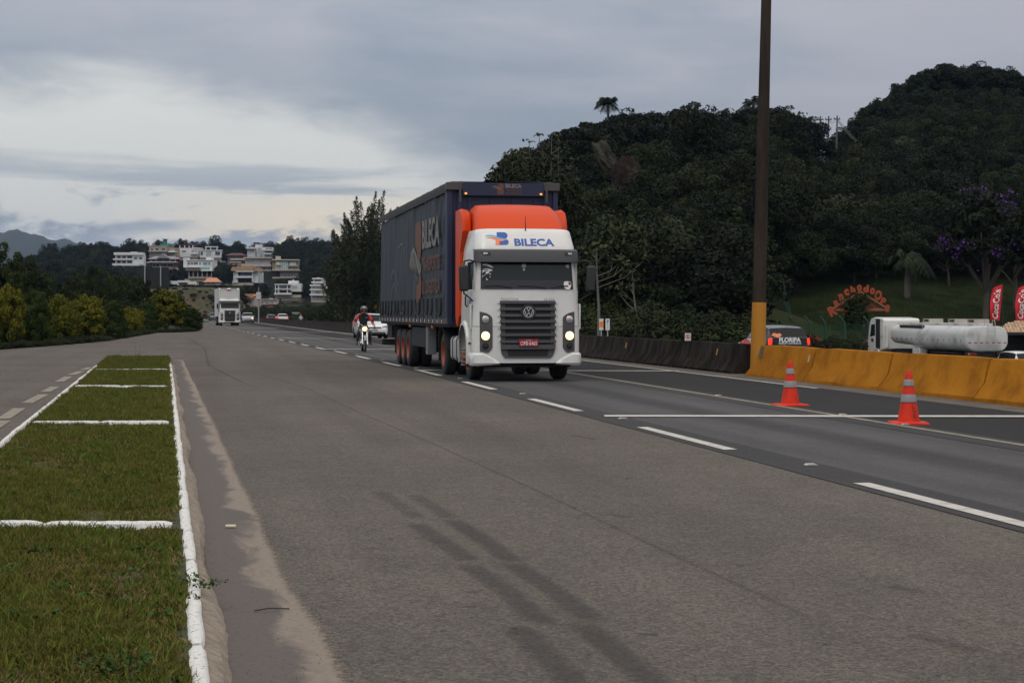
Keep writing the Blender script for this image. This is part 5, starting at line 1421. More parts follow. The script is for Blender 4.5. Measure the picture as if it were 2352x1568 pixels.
def make_motorbike(label, loc, rz, lit=True):
    t = empty("motorcycle", loc, rz, label=label, cat="motorcycle")
    m_tankp = M("bike_tank_paint", (.05, .05, .055), .25, coat=.6); m_alu = M("bike_alloy", (.30, .30, .30), .4, .1, 6, metal=.6)
    def bwheel(y, w):
        wt = empty("wheel", (0, y, .305)); wt.parent = t
        pr = [(.225, -w * .35), (.27, -w * .5), (.296, -w * .3), (.305, 0), (.296, w * .3), (.27, w * .5), (.225, w * .35)]
        MB().lathe(pr, axis='x', n=32).build("tyre", m_tyre, wt, smooth=60)
        MB().lathe([(.228, -.03), (.21, -.015), (.21, .015), (.228, .03)], axis='x', n=32).build("rim", m_alu, wt, smooth=40)
        for i in range(14):
            a = 2 * math.pi * i / 14; MB().tube([(0.02 if i % 2 else -.02, math.cos(a) * .03, math.sin(a) * .03), (0, math.cos(a) * .212, math.sin(a) * .212)], .004, 4).build("spoke", m_alu, wt)
        MB().cyl((-.05, 0, 0), (.05, 0, 0), .035, n=12).build("hub", m_alu, wt)
    bwheel(-.64, .085); bwheel(.66, .10)
    for sx in (-1, 1):
        MB().tube([(sx * .085, -.64, .30), (sx * .085, -.60, .42), (sx * .085, -.40, .88)], [.027, .024, .018]).build("fork_leg", m_chrome, t, smooth=60)
        MB().tube([(sx * .02, -.36, .95), (sx * .14, -.34, 1.05), (sx * .27, -.30, 1.07), (sx * .40, -.27, 1.03)], .013).build("handlebar", m_chrome, t, smooth=60)
        MB().cyl((sx * .30, -.325, 1.045), (sx * .41, -.29, 1.03), .019, n=10).build("grip", m_black, t)
        MB().tube([(sx * .25, -.30, 1.07), (sx * .31, -.31, 1.17)], .007).build("mirror_stem", m_black, t)
        MB().lathe([(.001, -.012), (.052, -.008), (.055, .008), (.001, .012)], c=(sx * .325, -.31, 1.20), axis='y', n=14).build("mirror", m_black, t, smooth=50)
        MB().lathe([(.001, -.03), (.03, -.02), (.035, 0), (.02, .03)], c=(sx * .17, -.44, .83), axis='y', n=12).build("indicator", m_amber, t, smooth=50)
        MB().tube([(sx * .05, -.44, .83), (sx * .16, -.44, .83)], .008).build("indicator_stem", m_black, t)
        MB().prism([(-.30, .86), (-.42, .72), (-.36, .60), (-.18, .62), (-.10, .80)], sx * .10, sx * .155, axis='x').build("tank_shroud", M("bike_shroud_grey", (.16, .15, .14), .4, coat=.3), t, bevel=.01)
        MB().tube([(sx * .10, .10, .32), (sx * .27, .08, .31)], .013).build("footpeg", m_black, t)
        MB().tube([(sx * .11, .66, .32), (sx * .12, .52, .72)], .02).build("rear_shock", m_alu, t)
    MB().lathe([(.001, -.06), (.06, -.055), (.088, -.035)], c=(0, -.47, .88), axis='y', n=20).build("headlight", m_head if lit else m_lens, t, smooth=60)
    MB().lathe([(.094, -.04), (.095, .02), (.06, .06), (.001, .07)], c=(0, -.47, .88), axis='y', n=20).build("headlight_shell", m_chrome, t, smooth=50)
    MB().bx(-.055, .055, -.47, -.38, .97, 1.04).build("instrument", m_black, t, bevel=.015)
    rows = [[(math.sin(R(a)) * 0 + x, -.64 - math.cos(R(a)) * .335, .305 + math.sin(R(a)) * .335) for x in (-.06, 0, .06)] for a in range(25, 135, 12)]
    MB().loft(rows).build("front_fender", M("bike_fender_grey", (.20, .19, .18), .4, coat=.3), t, smooth=60, fix=False)
    mb = MB(); mb.loft([[(x * k, y, z) for x, z in rounded(1, 1, .3, 3)] and [(x * w_, y, zc + z * h_) for x, z in rounded(1, 1, .35, 3)] for y, w_, h_, zc, k in ((-.34, .10, .10, .90, 1), (-.25, .24, .20, .87, 1), (-.05, .27, .22, .86, 1), (.06, .16, .12, .82, 1))], closed=True, caps=True); mb.build("fuel_tank", m_tankp, t, smooth=60)
    MB().prism([(.0, .80), (.55, .84), (.72, .88), (.70, .78), (.1, .72)], -.12, .12, axis='x').build("seat", m_black, t, bevel=.03)
    MB().bx(-.10, .10, -.16, .18, .33, .62).build("engine", m_alu, t, bevel=.03)
    MB().tube([(-.08, -.12, .50), (-.12, -.22, .34), (-.14, .0, .26), (-.16, .75, .33)], [.02, .02, .03, .045], 8).build("exhaust", m_chrome, t, smooth=60)
    MB().tube([(0, -.36, .92), (0, -.22, .55), (0, .2, .34), (0, .45, .6), (0, .65, .80)], .025).build("frame", m_black, t)
    MB().prism([(.50, .80), (.85, .62), (.92, .64), (.60, .88)], -.07, .07, axis='x').build("rear_fender", m_black, t)
    return t
bl = at(835.5, 68.6, .012)
make_motorbike("small motorcycle with its round headlamp lit, in front of the white hatchback", bl, R(9))
make_rider("person in red and black jacket, dark helmet and jeans riding the lit motorcycle", bl, R(9), m_redj, m_blackj, m_helm)
bl2 = at(691, 285, zat(722.5, 285) - 1.70)
make_motorbike("tiny far motorcycle going away beyond the grey barrier", bl2, R(12) + math.pi, lit=False)
make_rider("person in pale shirt and red helmet riding away beyond the grey barrier", bl2, R(12) + math.pi, M("pale_shirt", (.42, .42, .45), .8), M("pale_shirt", (.42, .42, .45), .8), M("red_helmet", (.45, .05, .02), .3, coat=.5))
def make_stander(label, loc, rz, top, low):
    t = empty("person", loc, rz, label=label, cat="person")
    J = dict(pelvis=(0, .0, .92, (.15, .12)), belly=(0, .0, 1.08, (.14, .11)), chest=(0, .01, 1.32, (.18, .125)), neck=(0, .0, 1.50, .055), chin=(0, -.02, 1.56, .06), skull=(0, -.02, 1.64, .085), crown=(0, -.01, 1.70, .07))
    for s, k in (('L', -1), ('R', 1)):
        J['shoulder' + s] = (k * .19, .01, 1.42, .068); J['elbow' + s] = (k * .25, .02, 1.14, .05); J['wrist' + s] = (k * .24, -.16, .98, .033); J['palm' + s] = (k * .235, -.22, .94, (.04, .022))
        J['hip' + s] = (k * .10, .0, .88, .10); J['knee' + s] = (k * .12, -.01, .50, .068); J['ankle' + s] = (k * .12, .02, .10, .046); J['toe' + s] = (k * .14, -.15, .04, .038)
    rule = lambda c: 2 if c.z > 1.5 or (abs(c.x) > .19 and c.y < -.17 and c.z > .8) else (0 if c.z > .95 else (1 if c.z > .1 else 3))
    link("body", person_mesh("body", J, [top, low, m_skin, m_shoe], rule), t)
    add_face(t, (0, -.02, 1.62))
    MB().lathe([(.001, .10), (.06, .085), (.092, .03), (.09, -.02), (.08, -.03)], c=(0, .0, 1.655), n=16).build("hair", M("dark_hair", (.015, .012, .01), .8), t, smooth=70)
    return t
make_stander("person in dark brownish clothes standing in front of the tanker's cab", at(1992, 119, -1.9), R(-30), M("maroon_shirt", (.05, .016, .014), .8), M("dark_trousers", (.03, .018, .016), .8))
# ------------------------------------------------------------------ houses on the far hillside
h_white = M("house_white", (.60, .60, .58), .8, .06, .3); h_cream = M("house_cream", (.40, .36, .29), .8, .08, .3); h_beige = M("house_beige", (.33, .26, .185), .8, .08, .3)
h_pink = M("house_pale_pink", (.47, .39, .34), .8, .08, .3); h_olive = M("house_olive", (.20, .18, .10), .8, .08, .3); h_brick = M("house_brown_brick", (.16, .09, .06), .85, .15, .5)
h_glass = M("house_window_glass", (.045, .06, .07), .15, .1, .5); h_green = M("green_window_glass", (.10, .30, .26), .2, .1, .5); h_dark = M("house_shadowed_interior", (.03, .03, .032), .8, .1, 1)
h_greyr = M("grey_slate_roof", (.20, .20, .205), .7, .1, .5); h_tile = M("tan_clay_tiles", (.36, .24, .14), .85, .15, 1.5, col2=(.28, .18, .11)); h_red = M("red_clay_tiles", (.42, .075, .035), .85, .15, 1.5)
h_terra = M("terracotta_tiles", (.45, .20, .11), .85, .12, 1.5); h_darkr = M("dark_red_roof", (.075, .03, .028), .85, .2, 1); h_tower = M("green_tank_paint", (.03, .15, .11), .6, .1, 1)
h_paleg = M("pale_blue_glass", (.30, .36, .37), .25, .1, .5); h_frame = M("window_frame_white", (.55, .55, .54), .6, .03); h_or = M("orange_column", (.45, .20, .06), .7)

def HX(x): return .8448 * (280 + x / 3.675)
def HY(y): return .8448 * (640 + y / 3.675)
HR = []
def house(label, Y, x0, x1, ybot, parts, rz=0., cat="house"):
    """parts drawn on the survey of the hillside; each gets its own real depth"""
    if Y > 600: Y = min(470 + 480 * (717 - HY(ybot)) / 119.0, 985)
    HR.append((HX(x0), HX(x1), HY(min(p_[2] for p_ in parts if p_[0] in ('wall', 'roof', 'slab'))), HY(ybot), Y))
    k = Y / FOC * .22988; xc = (x0 + x1) / 2; zb = zat(HY(ybot), Y)
    t = empty("house", at(HX(xc), Y, zb), rz, label=label, cat=cat)
    fx = lambda x: (x - xc) * k; fz = lambda y: (ybot - y) * k
    def zz(y): return fz(y)
    for pt in parts:
        nm, a = pt[0], pt[1:]
        if nm == 'win':                  # glass, x0 y0 x1 y1, mat, panes
            X0, Y0_, X1, Y1_, mt, npn, fr = a
            fo = MB(); w = .14
            fo.bx(fx(X0), fx(X1), fr - .12, fr, zz(Y0_) - w, zz(Y0_)); fo.bx(fx(X0), fx(X1), fr - .12, fr, zz(Y1_), zz(Y1_) + w)
            for i in range(npn + 1):
                x = fx(X0) + (fx(X1) - fx(X0)) * i / npn; fo.bx(x - .06, x + .06, fr - .125, fr + .003, zz(Y1_) + w, zz(Y0_) - w)
            f = fo.build("window", h_frame, t)
            MB().bx(fx(X0) + .05, fx(X1) - .05, fr - .04, fr + .02, zz(Y1_) + .05, zz(Y0_) - .05).build("pane", mt, f)
        elif nm == 'gable':              # roof prism: points, front, back, mat
            pts, fr, bk, mt = a
            MB().prism([(fx(x), zz(y)) for x, y in pts], fr, bk).build("roof", mt, t)
        elif nm == 'hip':                # hipped roof: x0 x1 yeave yridge ridge-in front back mat
            X0, X1, Ye, Yr, ins, fr, bk, mt = a
            m_ = (fr + bk) / 2; e = fx(X0), fx(X1)
            vs = [(e[0], fr, zz(Ye)), (e[1], fr, zz(Ye)), (e[1], bk, zz(Ye)), (e[0], bk, zz(Ye)), (e[0] + ins * k, m_, zz(Yr)), (e[1] - ins * k, m_, zz(Yr))]
            MB().add(vs, [(0, 1, 5, 4), (1, 2, 5), (2, 3, 4, 5), (3, 0, 4), (0, 3, 2, 1)]).build("roof", mt, t)
        elif nm == 'cyl':
            X0, Y0_, X1, Y1_, yc, mt = a
            MB().cyl((fx((X0 + X1) / 2), yc, zz(Y1_)), (fx((X0 + X1) / 2), yc, zz(Y0_)), (fx(X1) - fx(X0)) / 2, n=20).build("tower", mt, t, smooth=40)
        else:
            X0, Y0_, X1, Y1_, fr, dp, mt = a
            MB().bx(fx(X0), fx(X1), fr, fr + dp, zz(Y1_), zz(Y0_)).build(nm, mt, t)
    # footing that reaches into the slope
    MB().bx(fx(x0) + .3, fx(x1) - .3, .6, 8, -4, -.02).build("footing", h_dark if mt_dark.get(label) else h_cream, t)
    return t
mt_dark = {}
W_, S_, B_ = 'wall', 'slab', 'balcony'
def wins(y0, y1, xs, mt=None, n=1, fr=0.): return [('win', a, y0, b_, y1, mt or h_glass, n, fr) for a, b_ in xs]
house("long low white villa with galleries, leftmost on the hill", 930, 92, 410, 305, [
    (W_, 118, 172, 290, 303, 2.2, 9, h_cream), (S_, 112, 170, 400, 196, -1, 10, h_white), (S_, 105, 231, 295, 246, -1.2, 4, h_white), (S_, 92, 280, 362, 303, -1.5, 4, h_white), (W_, 290, 196, 405, 303, 0, 9, h_white), ('roof_block', 270, 163, 330, 171, 2, 5, h_white)]
    + [('column', x, 196, x + 6, 280, -.6, .4, h_white) for x in (130, 180, 232)] + wins(203, 228, [(140, 178), (190, 228), (240, 285)], fr=2.2) + wins(252, 278, [(140, 178), (190, 228), (240, 285)], fr=2.2) + wins(215, 240, [(310, 340), (360, 392)]), 0.08)
house("tall beige villa with a green water tank tower on its roof", 990, 458, 722, 235, [
    (W_, 458, 108, 640, 235, 0, 11, h_beige), (W_, 640, 122, 715, 235, 1.5, 9, h_beige), ('roof_deck', 553, 80, 650, 107, 3, 6, h_tower), ('parapet', 458, 103, 645, 108, -.3, 11, h_cream), (B_, 455, 155, 652, 163, -1.6, 1.6, h_cream), ('cyl', 572, 34, 612, 80, 5.5, h_tower), ('tank_rim', 570, 32, 615, 37, 3.8, 3.4, h_tower)]
    + wins(125, 152, [(476, 500), (520, 558), (583, 626)]) + wins(170, 186, [(512, 556), (580, 620)], h_green) + [('hip', 640, 724, 170, 140, 20, -1, 6, h_paleg)], -0.1)
house("brown brick villa with a grey pitched roof below the green tower", 900, 445, 762, 322, [
    (W_, 462, 232, 735, 322, 1.4, 9, h_brick), (W_, 725, 236, 760, 322, 3, 6, h_brick), (S_, 446, 262, 742, 272, -1, 3, h_pink), ('hip', 448, 765, 236, 205, 60, -1.2, 11, h_greyr), ('gable', [(545, 228), (600, 182), (668, 228)], -1.5, 6, h_greyr), ('chimney', 716, 198, 728, 240, 3, 1, h_brick)]
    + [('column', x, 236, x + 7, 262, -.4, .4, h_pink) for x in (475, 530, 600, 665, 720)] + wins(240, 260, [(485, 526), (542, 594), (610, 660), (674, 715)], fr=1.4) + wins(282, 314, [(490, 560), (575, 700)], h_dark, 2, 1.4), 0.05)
house("white house with a dark framed roof pavilion on the crest", 1000, 713, 958, 216, [
    (W_, 715, 125, 955, 216, 0, 10, h_white), (W_, 755, 96, 893, 124, 2, 6, h_darkr), ('roof', 755, 88, 897, 96, 1, 8, h_darkr), ('parapet', 895, 122, 958, 132, -.4, 9, h_white), (B_, 880, 180, 950, 188, -1.4, 1.4, h_white)]
    + [('column', x, 96, x + 7, 125, 1.2, .4, h_white) for x in (755, 805, 850, 888)] + wins(145, 174, [(885, 918), (925, 945)], h_paleg) + wins(150, 168, [(735, 745), (790, 830)]), -0.12)
house("white terraced house with pale glass front behind dark trees", 1000, 963, 1192, 222, [
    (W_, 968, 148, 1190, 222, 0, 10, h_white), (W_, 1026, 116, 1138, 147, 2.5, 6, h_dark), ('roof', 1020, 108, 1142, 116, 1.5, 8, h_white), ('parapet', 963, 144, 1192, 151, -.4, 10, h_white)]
    + [('column', x, 116, x + 8, 148, 1.6, .4, h_white) for x in (1022, 1070, 1132)] + wins(156, 205, [(1030, 1082)], h_paleg, 3) + wins(160, 200, [(975, 1000), (1120, 1170)]), 0.1)
house("big white villa with green tinted windows over dark terraces", 880, 803, 1100, 432, [
    (W_, 825, 248, 1092, 345, 0, 10, h_white), ('fin_wall', 805, 222, 842, 320, -.8, 6, h_white), ('roof_block', 1015, 218, 1070, 247, 3, 5, h_white), ('parapet', 838, 243, 1095, 250, -.6, 10, h_white), (B_, 820, 312, 985, 322, -1.8, 2, h_white), (B_, 985, 345, 1105, 357, -1.5, 3, h_white),
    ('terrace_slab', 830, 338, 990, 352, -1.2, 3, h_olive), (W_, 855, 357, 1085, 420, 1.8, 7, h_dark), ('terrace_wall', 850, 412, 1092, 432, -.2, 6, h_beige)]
    + [('column', x, 357, x + 9, 415, .2, .5, h_cream) for x in (852, 895, 940, 985, 1035, 1080)] + wins(265, 295, [(848, 872), (878, 902), (908, 948)], None, 2) + wins(270, 296, [(962, 978)]) + wins(268, 298, [(1000, 1044), (1052, 1076)], h_green) + wins(316, 342, [(995, 1068)], h_green, 3) + wins(326, 338, [(850, 975)], None, 4), -0.06)
house("low white house with one long opening, above the brown bank", 640, 666, 932, 504, [
    (W_, 680, 468, 925, 504, 2, 8, h_cream), (S_, 668, 455, 745, 487, 0, 2.5, h_white), (S_, 745, 450, 845, 470, -.3, 9, h_white), (S_, 845, 462, 930, 489, 0, 2.5, h_white), ('column', 743, 470, 758, 504, -.1, 1, h_white), ('column', 668, 487, 676, 504, 0, 1, h_white), ('column', 922, 489, 930, 504, 0, 1, h_white), ('chimney', 903, 456, 912, 463, 3, 1, h_white)], 0.05)
house("small house with a terracotta hipped roof among trees", 650, 1000, 1180, 492, [
    (W_, 1018, 462, 1160, 492, 1, 8, h_white), ('hip', 1000, 1180, 466, 420, 52, -.8, 10, h_terra), ('chimney', 1026, 424, 1034, 450, 5, .8, h_white)] + wins(470, 486, [(1036, 1060), (1085, 1115)], fr=1.), 0.1)
house("white modern villa with a tall rounded stair tower, right end of crest", 1000, 1428, 1702, 212, [
    (W_, 1440, 120, 1520, 212, 1, 9, h_white), ('roof', 1430, 117, 1522, 134, -.8, 11, h_white), ('cyl', 1515, 90, 1588, 212, 4.0, h_white), (W_, 1585, 118, 1695, 212, 1, 9, h_white), (B_, 1600, 140, 1700, 152, -1, 3, h_white), (B_, 1608, 178, 1700, 190, -1, 3, h_white), ('roof_block', 1600, 104, 1640, 118, 3, 4, h_dark)]
    + wins(124, 190, [(1546, 1580)], h_paleg, 1, -.5) + wins(136, 166, [(1488, 1512)], h_paleg, 1, 1.) + wins(156, 176, [(1620, 1690)], None, 3, 1.) + wins(122, 138, [(1620, 1690)], None, 2, 1.), 0.06)
house("house with a dark red roof half hidden by trees mid slope", 960, 1215, 1412, 282, [
    (W_, 1235, 196, 1405, 282, 2, 8, h_brick), ('hip', 1215, 1412, 200, 172, 50, 0, 11, h_darkr), (S_, 1270, 230, 1412, 246, .4, 3, h_pink), (S_, 1262, 262, 1380, 272, .2, 3, h_pink)] + wins(206, 226, [(1250, 1290), (1310, 1350)], fr=2.), -0.05)
house("large cream villa with three tall gridded windows", 900, 1385, 1682, 355, [
    (W_, 1420, 228, 1668, 300, 1.2, 10, h_cream), ('roof', 1405, 218, 1682, 230, -.8, 12, h_cream), (B_, 1387, 290, 1682, 311, -1, 3, h_pink), (W_, 1560, 311, 1672, 352, 1.2, 8, h_cream), ('terrace_slab', 1556, 344, 1680, 356, -.4, 3, h_cream), ('chimney', 1655, 212, 1668, 219, 4, 1, h_cream), ('chimney', 1434, 206, 1444, 219, 4, 1, h_cream)]
    + wins(240, 286, [(1448, 1496), (1514, 1566), (1588, 1640)], h_paleg, 4, 1.2) + wins(318, 342, [(1590, 1620), (1640, 1664)], None, 1, 1.2), 0.05)
house("white house with broad tan tiled roofs and a deep dark veranda", 830, 1278, 1570, 472, [
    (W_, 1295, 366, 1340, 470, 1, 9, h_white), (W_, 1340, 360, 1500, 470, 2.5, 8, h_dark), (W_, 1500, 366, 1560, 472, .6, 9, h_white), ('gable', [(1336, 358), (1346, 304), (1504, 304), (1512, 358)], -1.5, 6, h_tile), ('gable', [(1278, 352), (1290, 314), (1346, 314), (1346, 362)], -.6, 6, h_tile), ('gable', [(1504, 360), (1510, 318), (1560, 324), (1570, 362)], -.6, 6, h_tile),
    ('eaves_board', 1334, 357, 1514, 365, -1.6, 7, h_white), (B_, 1322, 404, 1490, 424, -.6, 3, h_white), (S_, 1290, 455, 1345, 472, 0, 3, h_white), ('column', 1340, 365, 1350, 404, -.4, .5, h_white), ('column', 1490, 365, 1502, 465, -.4, .5, h_white)] + wins(372, 398, [(1358, 1420), (1430, 1486)], h_glass, 3, 2.5) + wins(380, 400, [(1514, 1548)], h_paleg, 2, .6), -0.06)
house("olive and cream villa with a wide glazed middle, right of the gridded one", 880, 1686, 1968, 414, [
    (W_, 1690, 242, 1952, 346, 1, 10, h_olive), ('roof', 1686, 238, 1956, 250, -.3, 11, h_cream), (W_, 1722, 262, 1850, 340, .6, 9, h_cream), ('chimney', 1718, 204, 1766, 242, 4, 4, h_cream), (B_, 1728, 290, 1780, 298, -.6, 1.5, h_cream), (B_, 1850, 296, 1945, 306, -.6, 2, h_cream), (S_, 1690, 340, 1968, 353, -1, 5, h_cream), (W_, 1765, 353, 1942, 414, 1.6, 8, h_beige)]
    + wins(264, 289, [(1732, 1764)], h_frame, 1, .6) + wins(262, 332, [(1780, 1846)], h_paleg, 3, .6) + wins(266, 294, [(1866, 1926)], h_frame, 2, .98) + wins(312, 334, [(1866, 1940)], h_glass, 3, .98) + wins(378, 410, [(1800, 1830), (1838, 1868), (1876, 1902), (1908, 1930)], h_glass, 2, 1.6), 0.06)
house("white flat-roofed villa with open galleries lower on the slope", 760, 1712, 1985, 592, [
    (W_, 1735, 490, 1870, 590, 2.2, 8, h_cream), (S_, 1716, 484, 1880, 494, -.6, 9, h_white), (S_, 1716, 532, 1880, 542, -.6, 4, h_white), (B_, 1712, 574, 1885, 592, -.8, 4, h_white), (W_, 1870, 478, 1980, 560, .6, 8, h_white), ('roof_block', 1845, 450, 1942, 484, 3, 6, h_white), ('chimney', 1884, 438, 1896, 450, 5, 1, h_white)]
    + [('column', x, 494, x + 9, 574, -.4, .5, h_white) for x in (1720, 1752, 1838)] + wins(498, 528, [(1766, 1832)], h_paleg, 3, 2.2) + wins(545, 570, [(1765, 1870)], h_dark, 3, 2.2) + wins(500, 530, [(1890, 1940)], h_paleg, 2, .6), 0.05)
house("white stepped house with stacked balconies and one orange column", 740, 2066, 2295, 632, [
    (W_, 2085, 430, 2178, 490, 3, 7, h_white), (S_, 2080, 424, 2182, 434, 1.5, 8, h_white), ('chimney', 2118, 418, 2140, 426, 4, 2, h_white), (S_, 2075, 462, 2185, 474, 1.2, 8, h_white), (W_, 2072, 498, 2200, 630, 1, 9, h_white), (S_, 2068, 490, 2215, 505, -.4, 9, h_white), (S_, 2068, 536, 2220, 548, -.6, 4, h_white), (B_, 2068, 585, 2240, 600, -.8, 4, h_white), (W_, 2200, 530, 2262, 625, 2, 8, h_white), ('gable', [(2198, 498), (2290, 556), (2290, 572), (2198, 516)], 1, 8, h_white),
    (W_, 2215, 575, 2290, 618, 2.4, 7, h_white), ('column', 2202, 485, 2212, 590, -.6, .6, h_or)] + wins(508, 534, [(2080, 2120), (2130, 2190)], h_paleg, 2, 1.) + wins(552, 584, [(2120, 2160)], h_paleg, 2, 1.) + wins(604, 622, [(2085, 2115), (2125, 2190)], h_glass, 2, 1.) + wins(440, 460, [(2100, 2165)], None, 2, 3.), -0.05)
house("pale pink two-storey house with three dark upper windows by the road", 580, 1556, 1742, 762, [
    (W_, 1562, 640, 1738, 762, 0, 9, h_pink), ('roof', 1556, 634, 1742, 642, -.6, 10, h_pink), (S_, 1558, 690, 1740, 698, -.4, 1, h_cream), ('chimney', 1652, 625, 1685, 634, 3, 2, h_cream)] + wins(660, 686, [(1570, 1606), (1620, 1656), (1670, 1702)], h_glass, 2) + wins(706, 740, [(1566, 1590)], h_dark), 0.06)
house("olive house under a slatted pergola roof, right of the pink one", 590, 1778, 1972, 752, [
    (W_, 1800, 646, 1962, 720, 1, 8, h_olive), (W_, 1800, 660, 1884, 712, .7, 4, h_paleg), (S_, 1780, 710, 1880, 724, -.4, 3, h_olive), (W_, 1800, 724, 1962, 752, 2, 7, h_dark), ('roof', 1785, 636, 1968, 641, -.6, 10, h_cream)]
    + [('roof_slat', x, 641, x + 4, 660, -.6, .3, h_cream) for x in range(1792, 1960, 18)] + wins(664, 704, [(1808, 1838), (1845, 1878)], h_paleg, 2, .7) + wins(690, 712, [(1892, 1904)], h_frame, 1, 1.), -0.05)
house("little house with a bright red tiled roof at the foot of the hill", 540, 1588, 1742, 778, [
    (W_, 1604, 732, 1722, 778, 1, 6, h_white), ('gable', [(1590, 740), (1608, 726), (1660, 706), (1700, 722), (1742, 744), (1700, 742), (1660, 726), (1612, 742)], -.4, 7, h_red), ('chimney', 1600, 716, 1612, 730, 4, 1, h_cream)] + wins(742, 760, [(1640, 1664)], fr=1.), 0.0)
house("narrow pinkish gabled house just right of the distant box lorry", 500, 1412, 1515, 735, [
    (W_, 1462, 600, 1504, 735, 1, 8, h_pink), (W_, 1414, 620, 1470, 720, 2.5, 7, h_pink), ('gable', [(1412, 588), (1420, 584), (1492, 584), (1512, 606), (1494, 632), (1470, 622)], 0, 9, h_terra)] + wins(640, 664, [(1470, 1486)], fr=1.), -0.1)
house("long low white shed wall at the foot of the hill", 520, 1980, 2092, 752, [(W_, 1985, 737, 2090, 752, 0, 5, h_white), ('roof', 1982, 733, 2093, 738, -.3, 6, h_greyr)], 0.0, cat="shed")
house("small white hut glimpsed behind the motorcycle rider's barrier stretch", 470, 1890, 1960, 790, [(W_, 1892, 772, 1955, 790, 0, 4, h_white), ('roof', 1888, 768, 1960, 773, -.3, 5, h_white)], 0.0, cat="shed")

# ------------------------------------------------------------------ blank billboard seen from behind
def billboard():
    Y = 330; k = Y / FOC * .22988
    t = empty("billboard", at(HX(498), Y, 0), 0.05, label="large black back of a billboard on two grey posts rising behind the hedge", cat="billboard")
    fx = lambda x: (x - 498) * k; fz = lambda y: zat(HY(y), Y)
    MB().bx(fx(340), fx(655), .25, .5, fz(535), fz(322)).build("panel", m_dark, t)
    for x in (418, 575):
        MB().bx(fx(x) - .10, fx(x) + .10, -.05, .15, 0, fz(308)).build("post", M("galvanised_steel", (.30, .31, .31), .6, .1, 2, metal=.2), t)
        for q in (330, 400, 470): MB().bx(fx(x) - .35, fx(x) + .35, .12, .24, fz(q) - .06, fz(q) + .06).build("bracket", m_dark, t)
billboard()
# ------------------------------------------------------------------ roadside furniture
m_galv = M("galvanised_steel", (.30, .31, .31), .6)
def solar_pole():
    Y = 250; x = HX(1556); t = empty("solar_camera_pole", at(x, Y, 0), 0, label="slim grey pole with a tilted solar panel and metal boxes beside the far road", cat="pole")
    k = Y / FOC * .22988; fz = lambda y: zat(HY(y), Y)
    MB().tube([(0, 0, -.4), (0, 0, fz(520)), (.05, 0, fz(290))], [.10, .09, .06], 8).build("mast", m_galv, t, smooth=50)
    MB().box((1.0 * k * 22, -.3, fz(502)), (1.9, .06, 1.25), rx=R(52), rz=R(-12)).build("solar_panel", M("solar_cells", (.05, .06, .09), .25), t)
    MB().bx(-.3, .32, -.35, .05, fz(600), fz(566)).build("control_box", M("box_white", (.5, .5, .49), .6), t)
    MB().bx(-.3, .32, -.35, .05, fz(634), fz(604)).build("control_box", M("box_white", (.5, .5, .49), .6), t)
solar_pole()
def round_sign():
    Y = 232; t = empty("speed_sign", at(759, Y, -.55), 0.05, label="round red-rimmed 100 speed sign on a thin post over the grey barrier", cat="road sign")
    zc = zat(725, Y) + .55
    MB().tube([(0, .05, 0), (0, .05, zc)], .04).build("post", m_galv, t)
    MB().cyl((0, 0, zc), (0, .03, zc), .42, n=28).build("disc", M("sign_white", (.62, .62, .6), .5), t)
    MB().lathe([(.42, -.004), (.42, -.012), (.335, -.012), (.335, -.004)], c=(0, 0, zc), axis='y', n=28).build("rim", M("sign_red", (.5, .02, .02), .5), t)
    text_part("lettering", "100", .46, .30, lambda u, v: (u, -.008, zc + v), m_kprint, t, bold=.02)
    MB().bx(-.36, .36, 0, .03, zc - .75, zc - .5).build("lower_plate", M("sign_white", (.62, .62, .6), .5), t)
round_sign()
ysg = empty("warning_sign", at(866.5, 170, -.4), 0, label="yellow diamond warning sign peeping out left of the long trailer", cat="road sign")
MB().box((0, 0, 2.35), (.62, .03, .62), ry=R(45)).build("panel", M("sign_yellow", (.60, .38, .02), .5), ysg)
MB().tube([(0, .04, -.3), (0, .04, 2.2)], .035).build("post", m_galv, ysg)
def marker(x, Y, zt, label, org):
    t = empty("marker_post", at(x, Y, -1.6), 0.1, label=label, cat="marker post")
    MB().tube([(0, 0, 0), (0, 0, zt + 1.6)], .035).build("post", m_galv, t)
    MB().bx(-.11, .11, -.03, .0, zt + 1.05, zt + 1.65).build("plate", M("sign_white", (.62, .62, .6), .5), t)
    if org: MB().bx(-.10, .10, -.034, -.028, zt + 1.2, zt + 1.5).build("band", m_amber, t)
    else: text_part("symbol", "7", .14, .16, lambda u, v: (u, -.034, zt + 1.5 + v), m_kprint, t)
marker(1381, 95, zat(734, 95), "thin marker post with an orange band by the pale tree trunk", True)
marker(1395.5, 95, zat(734, 95), "plain white marker post just right of the orange banded one", False)
def noparking():
    Y = 80; t = empty("parking_sign", at(1580, Y, -.7), 0.05, label="small white no-parking sign peeking over the dark barrier", cat="road sign")
    z1, z0 = zat(765, Y) + .7, zat(784, Y) + .7
    MB().box((0, 0, (z0 + z1) / 2), (.27, .02, z1 - z0), ry=R(2)).build("plate", M("sign_white", (.62, .62, .6), .5), t)
    zc = z1 - .15
    MB().lathe([(.115, -.012), (.115, -.018), (.088, -.018), (.088, -.012)], c=(0, 0, zc), axis='y', n=24).build("ring", M("sign_red", (.5, .02, .02), .5), t)
    text_part("lettering", "E", .08, .11, lambda u, v: (u, -.0125, zc + v), m_kprint, t, bold=.02)
    MB().box((0, -.015, zc), (.2, .005, .025), ry=R(45)).build("bar", M("sign_red", (.5, .02, .02), .5), t)
    MB().tube([(0, .03, 0), (0, .03, z0)], .025).build("post", m_galv, t)
noparking()
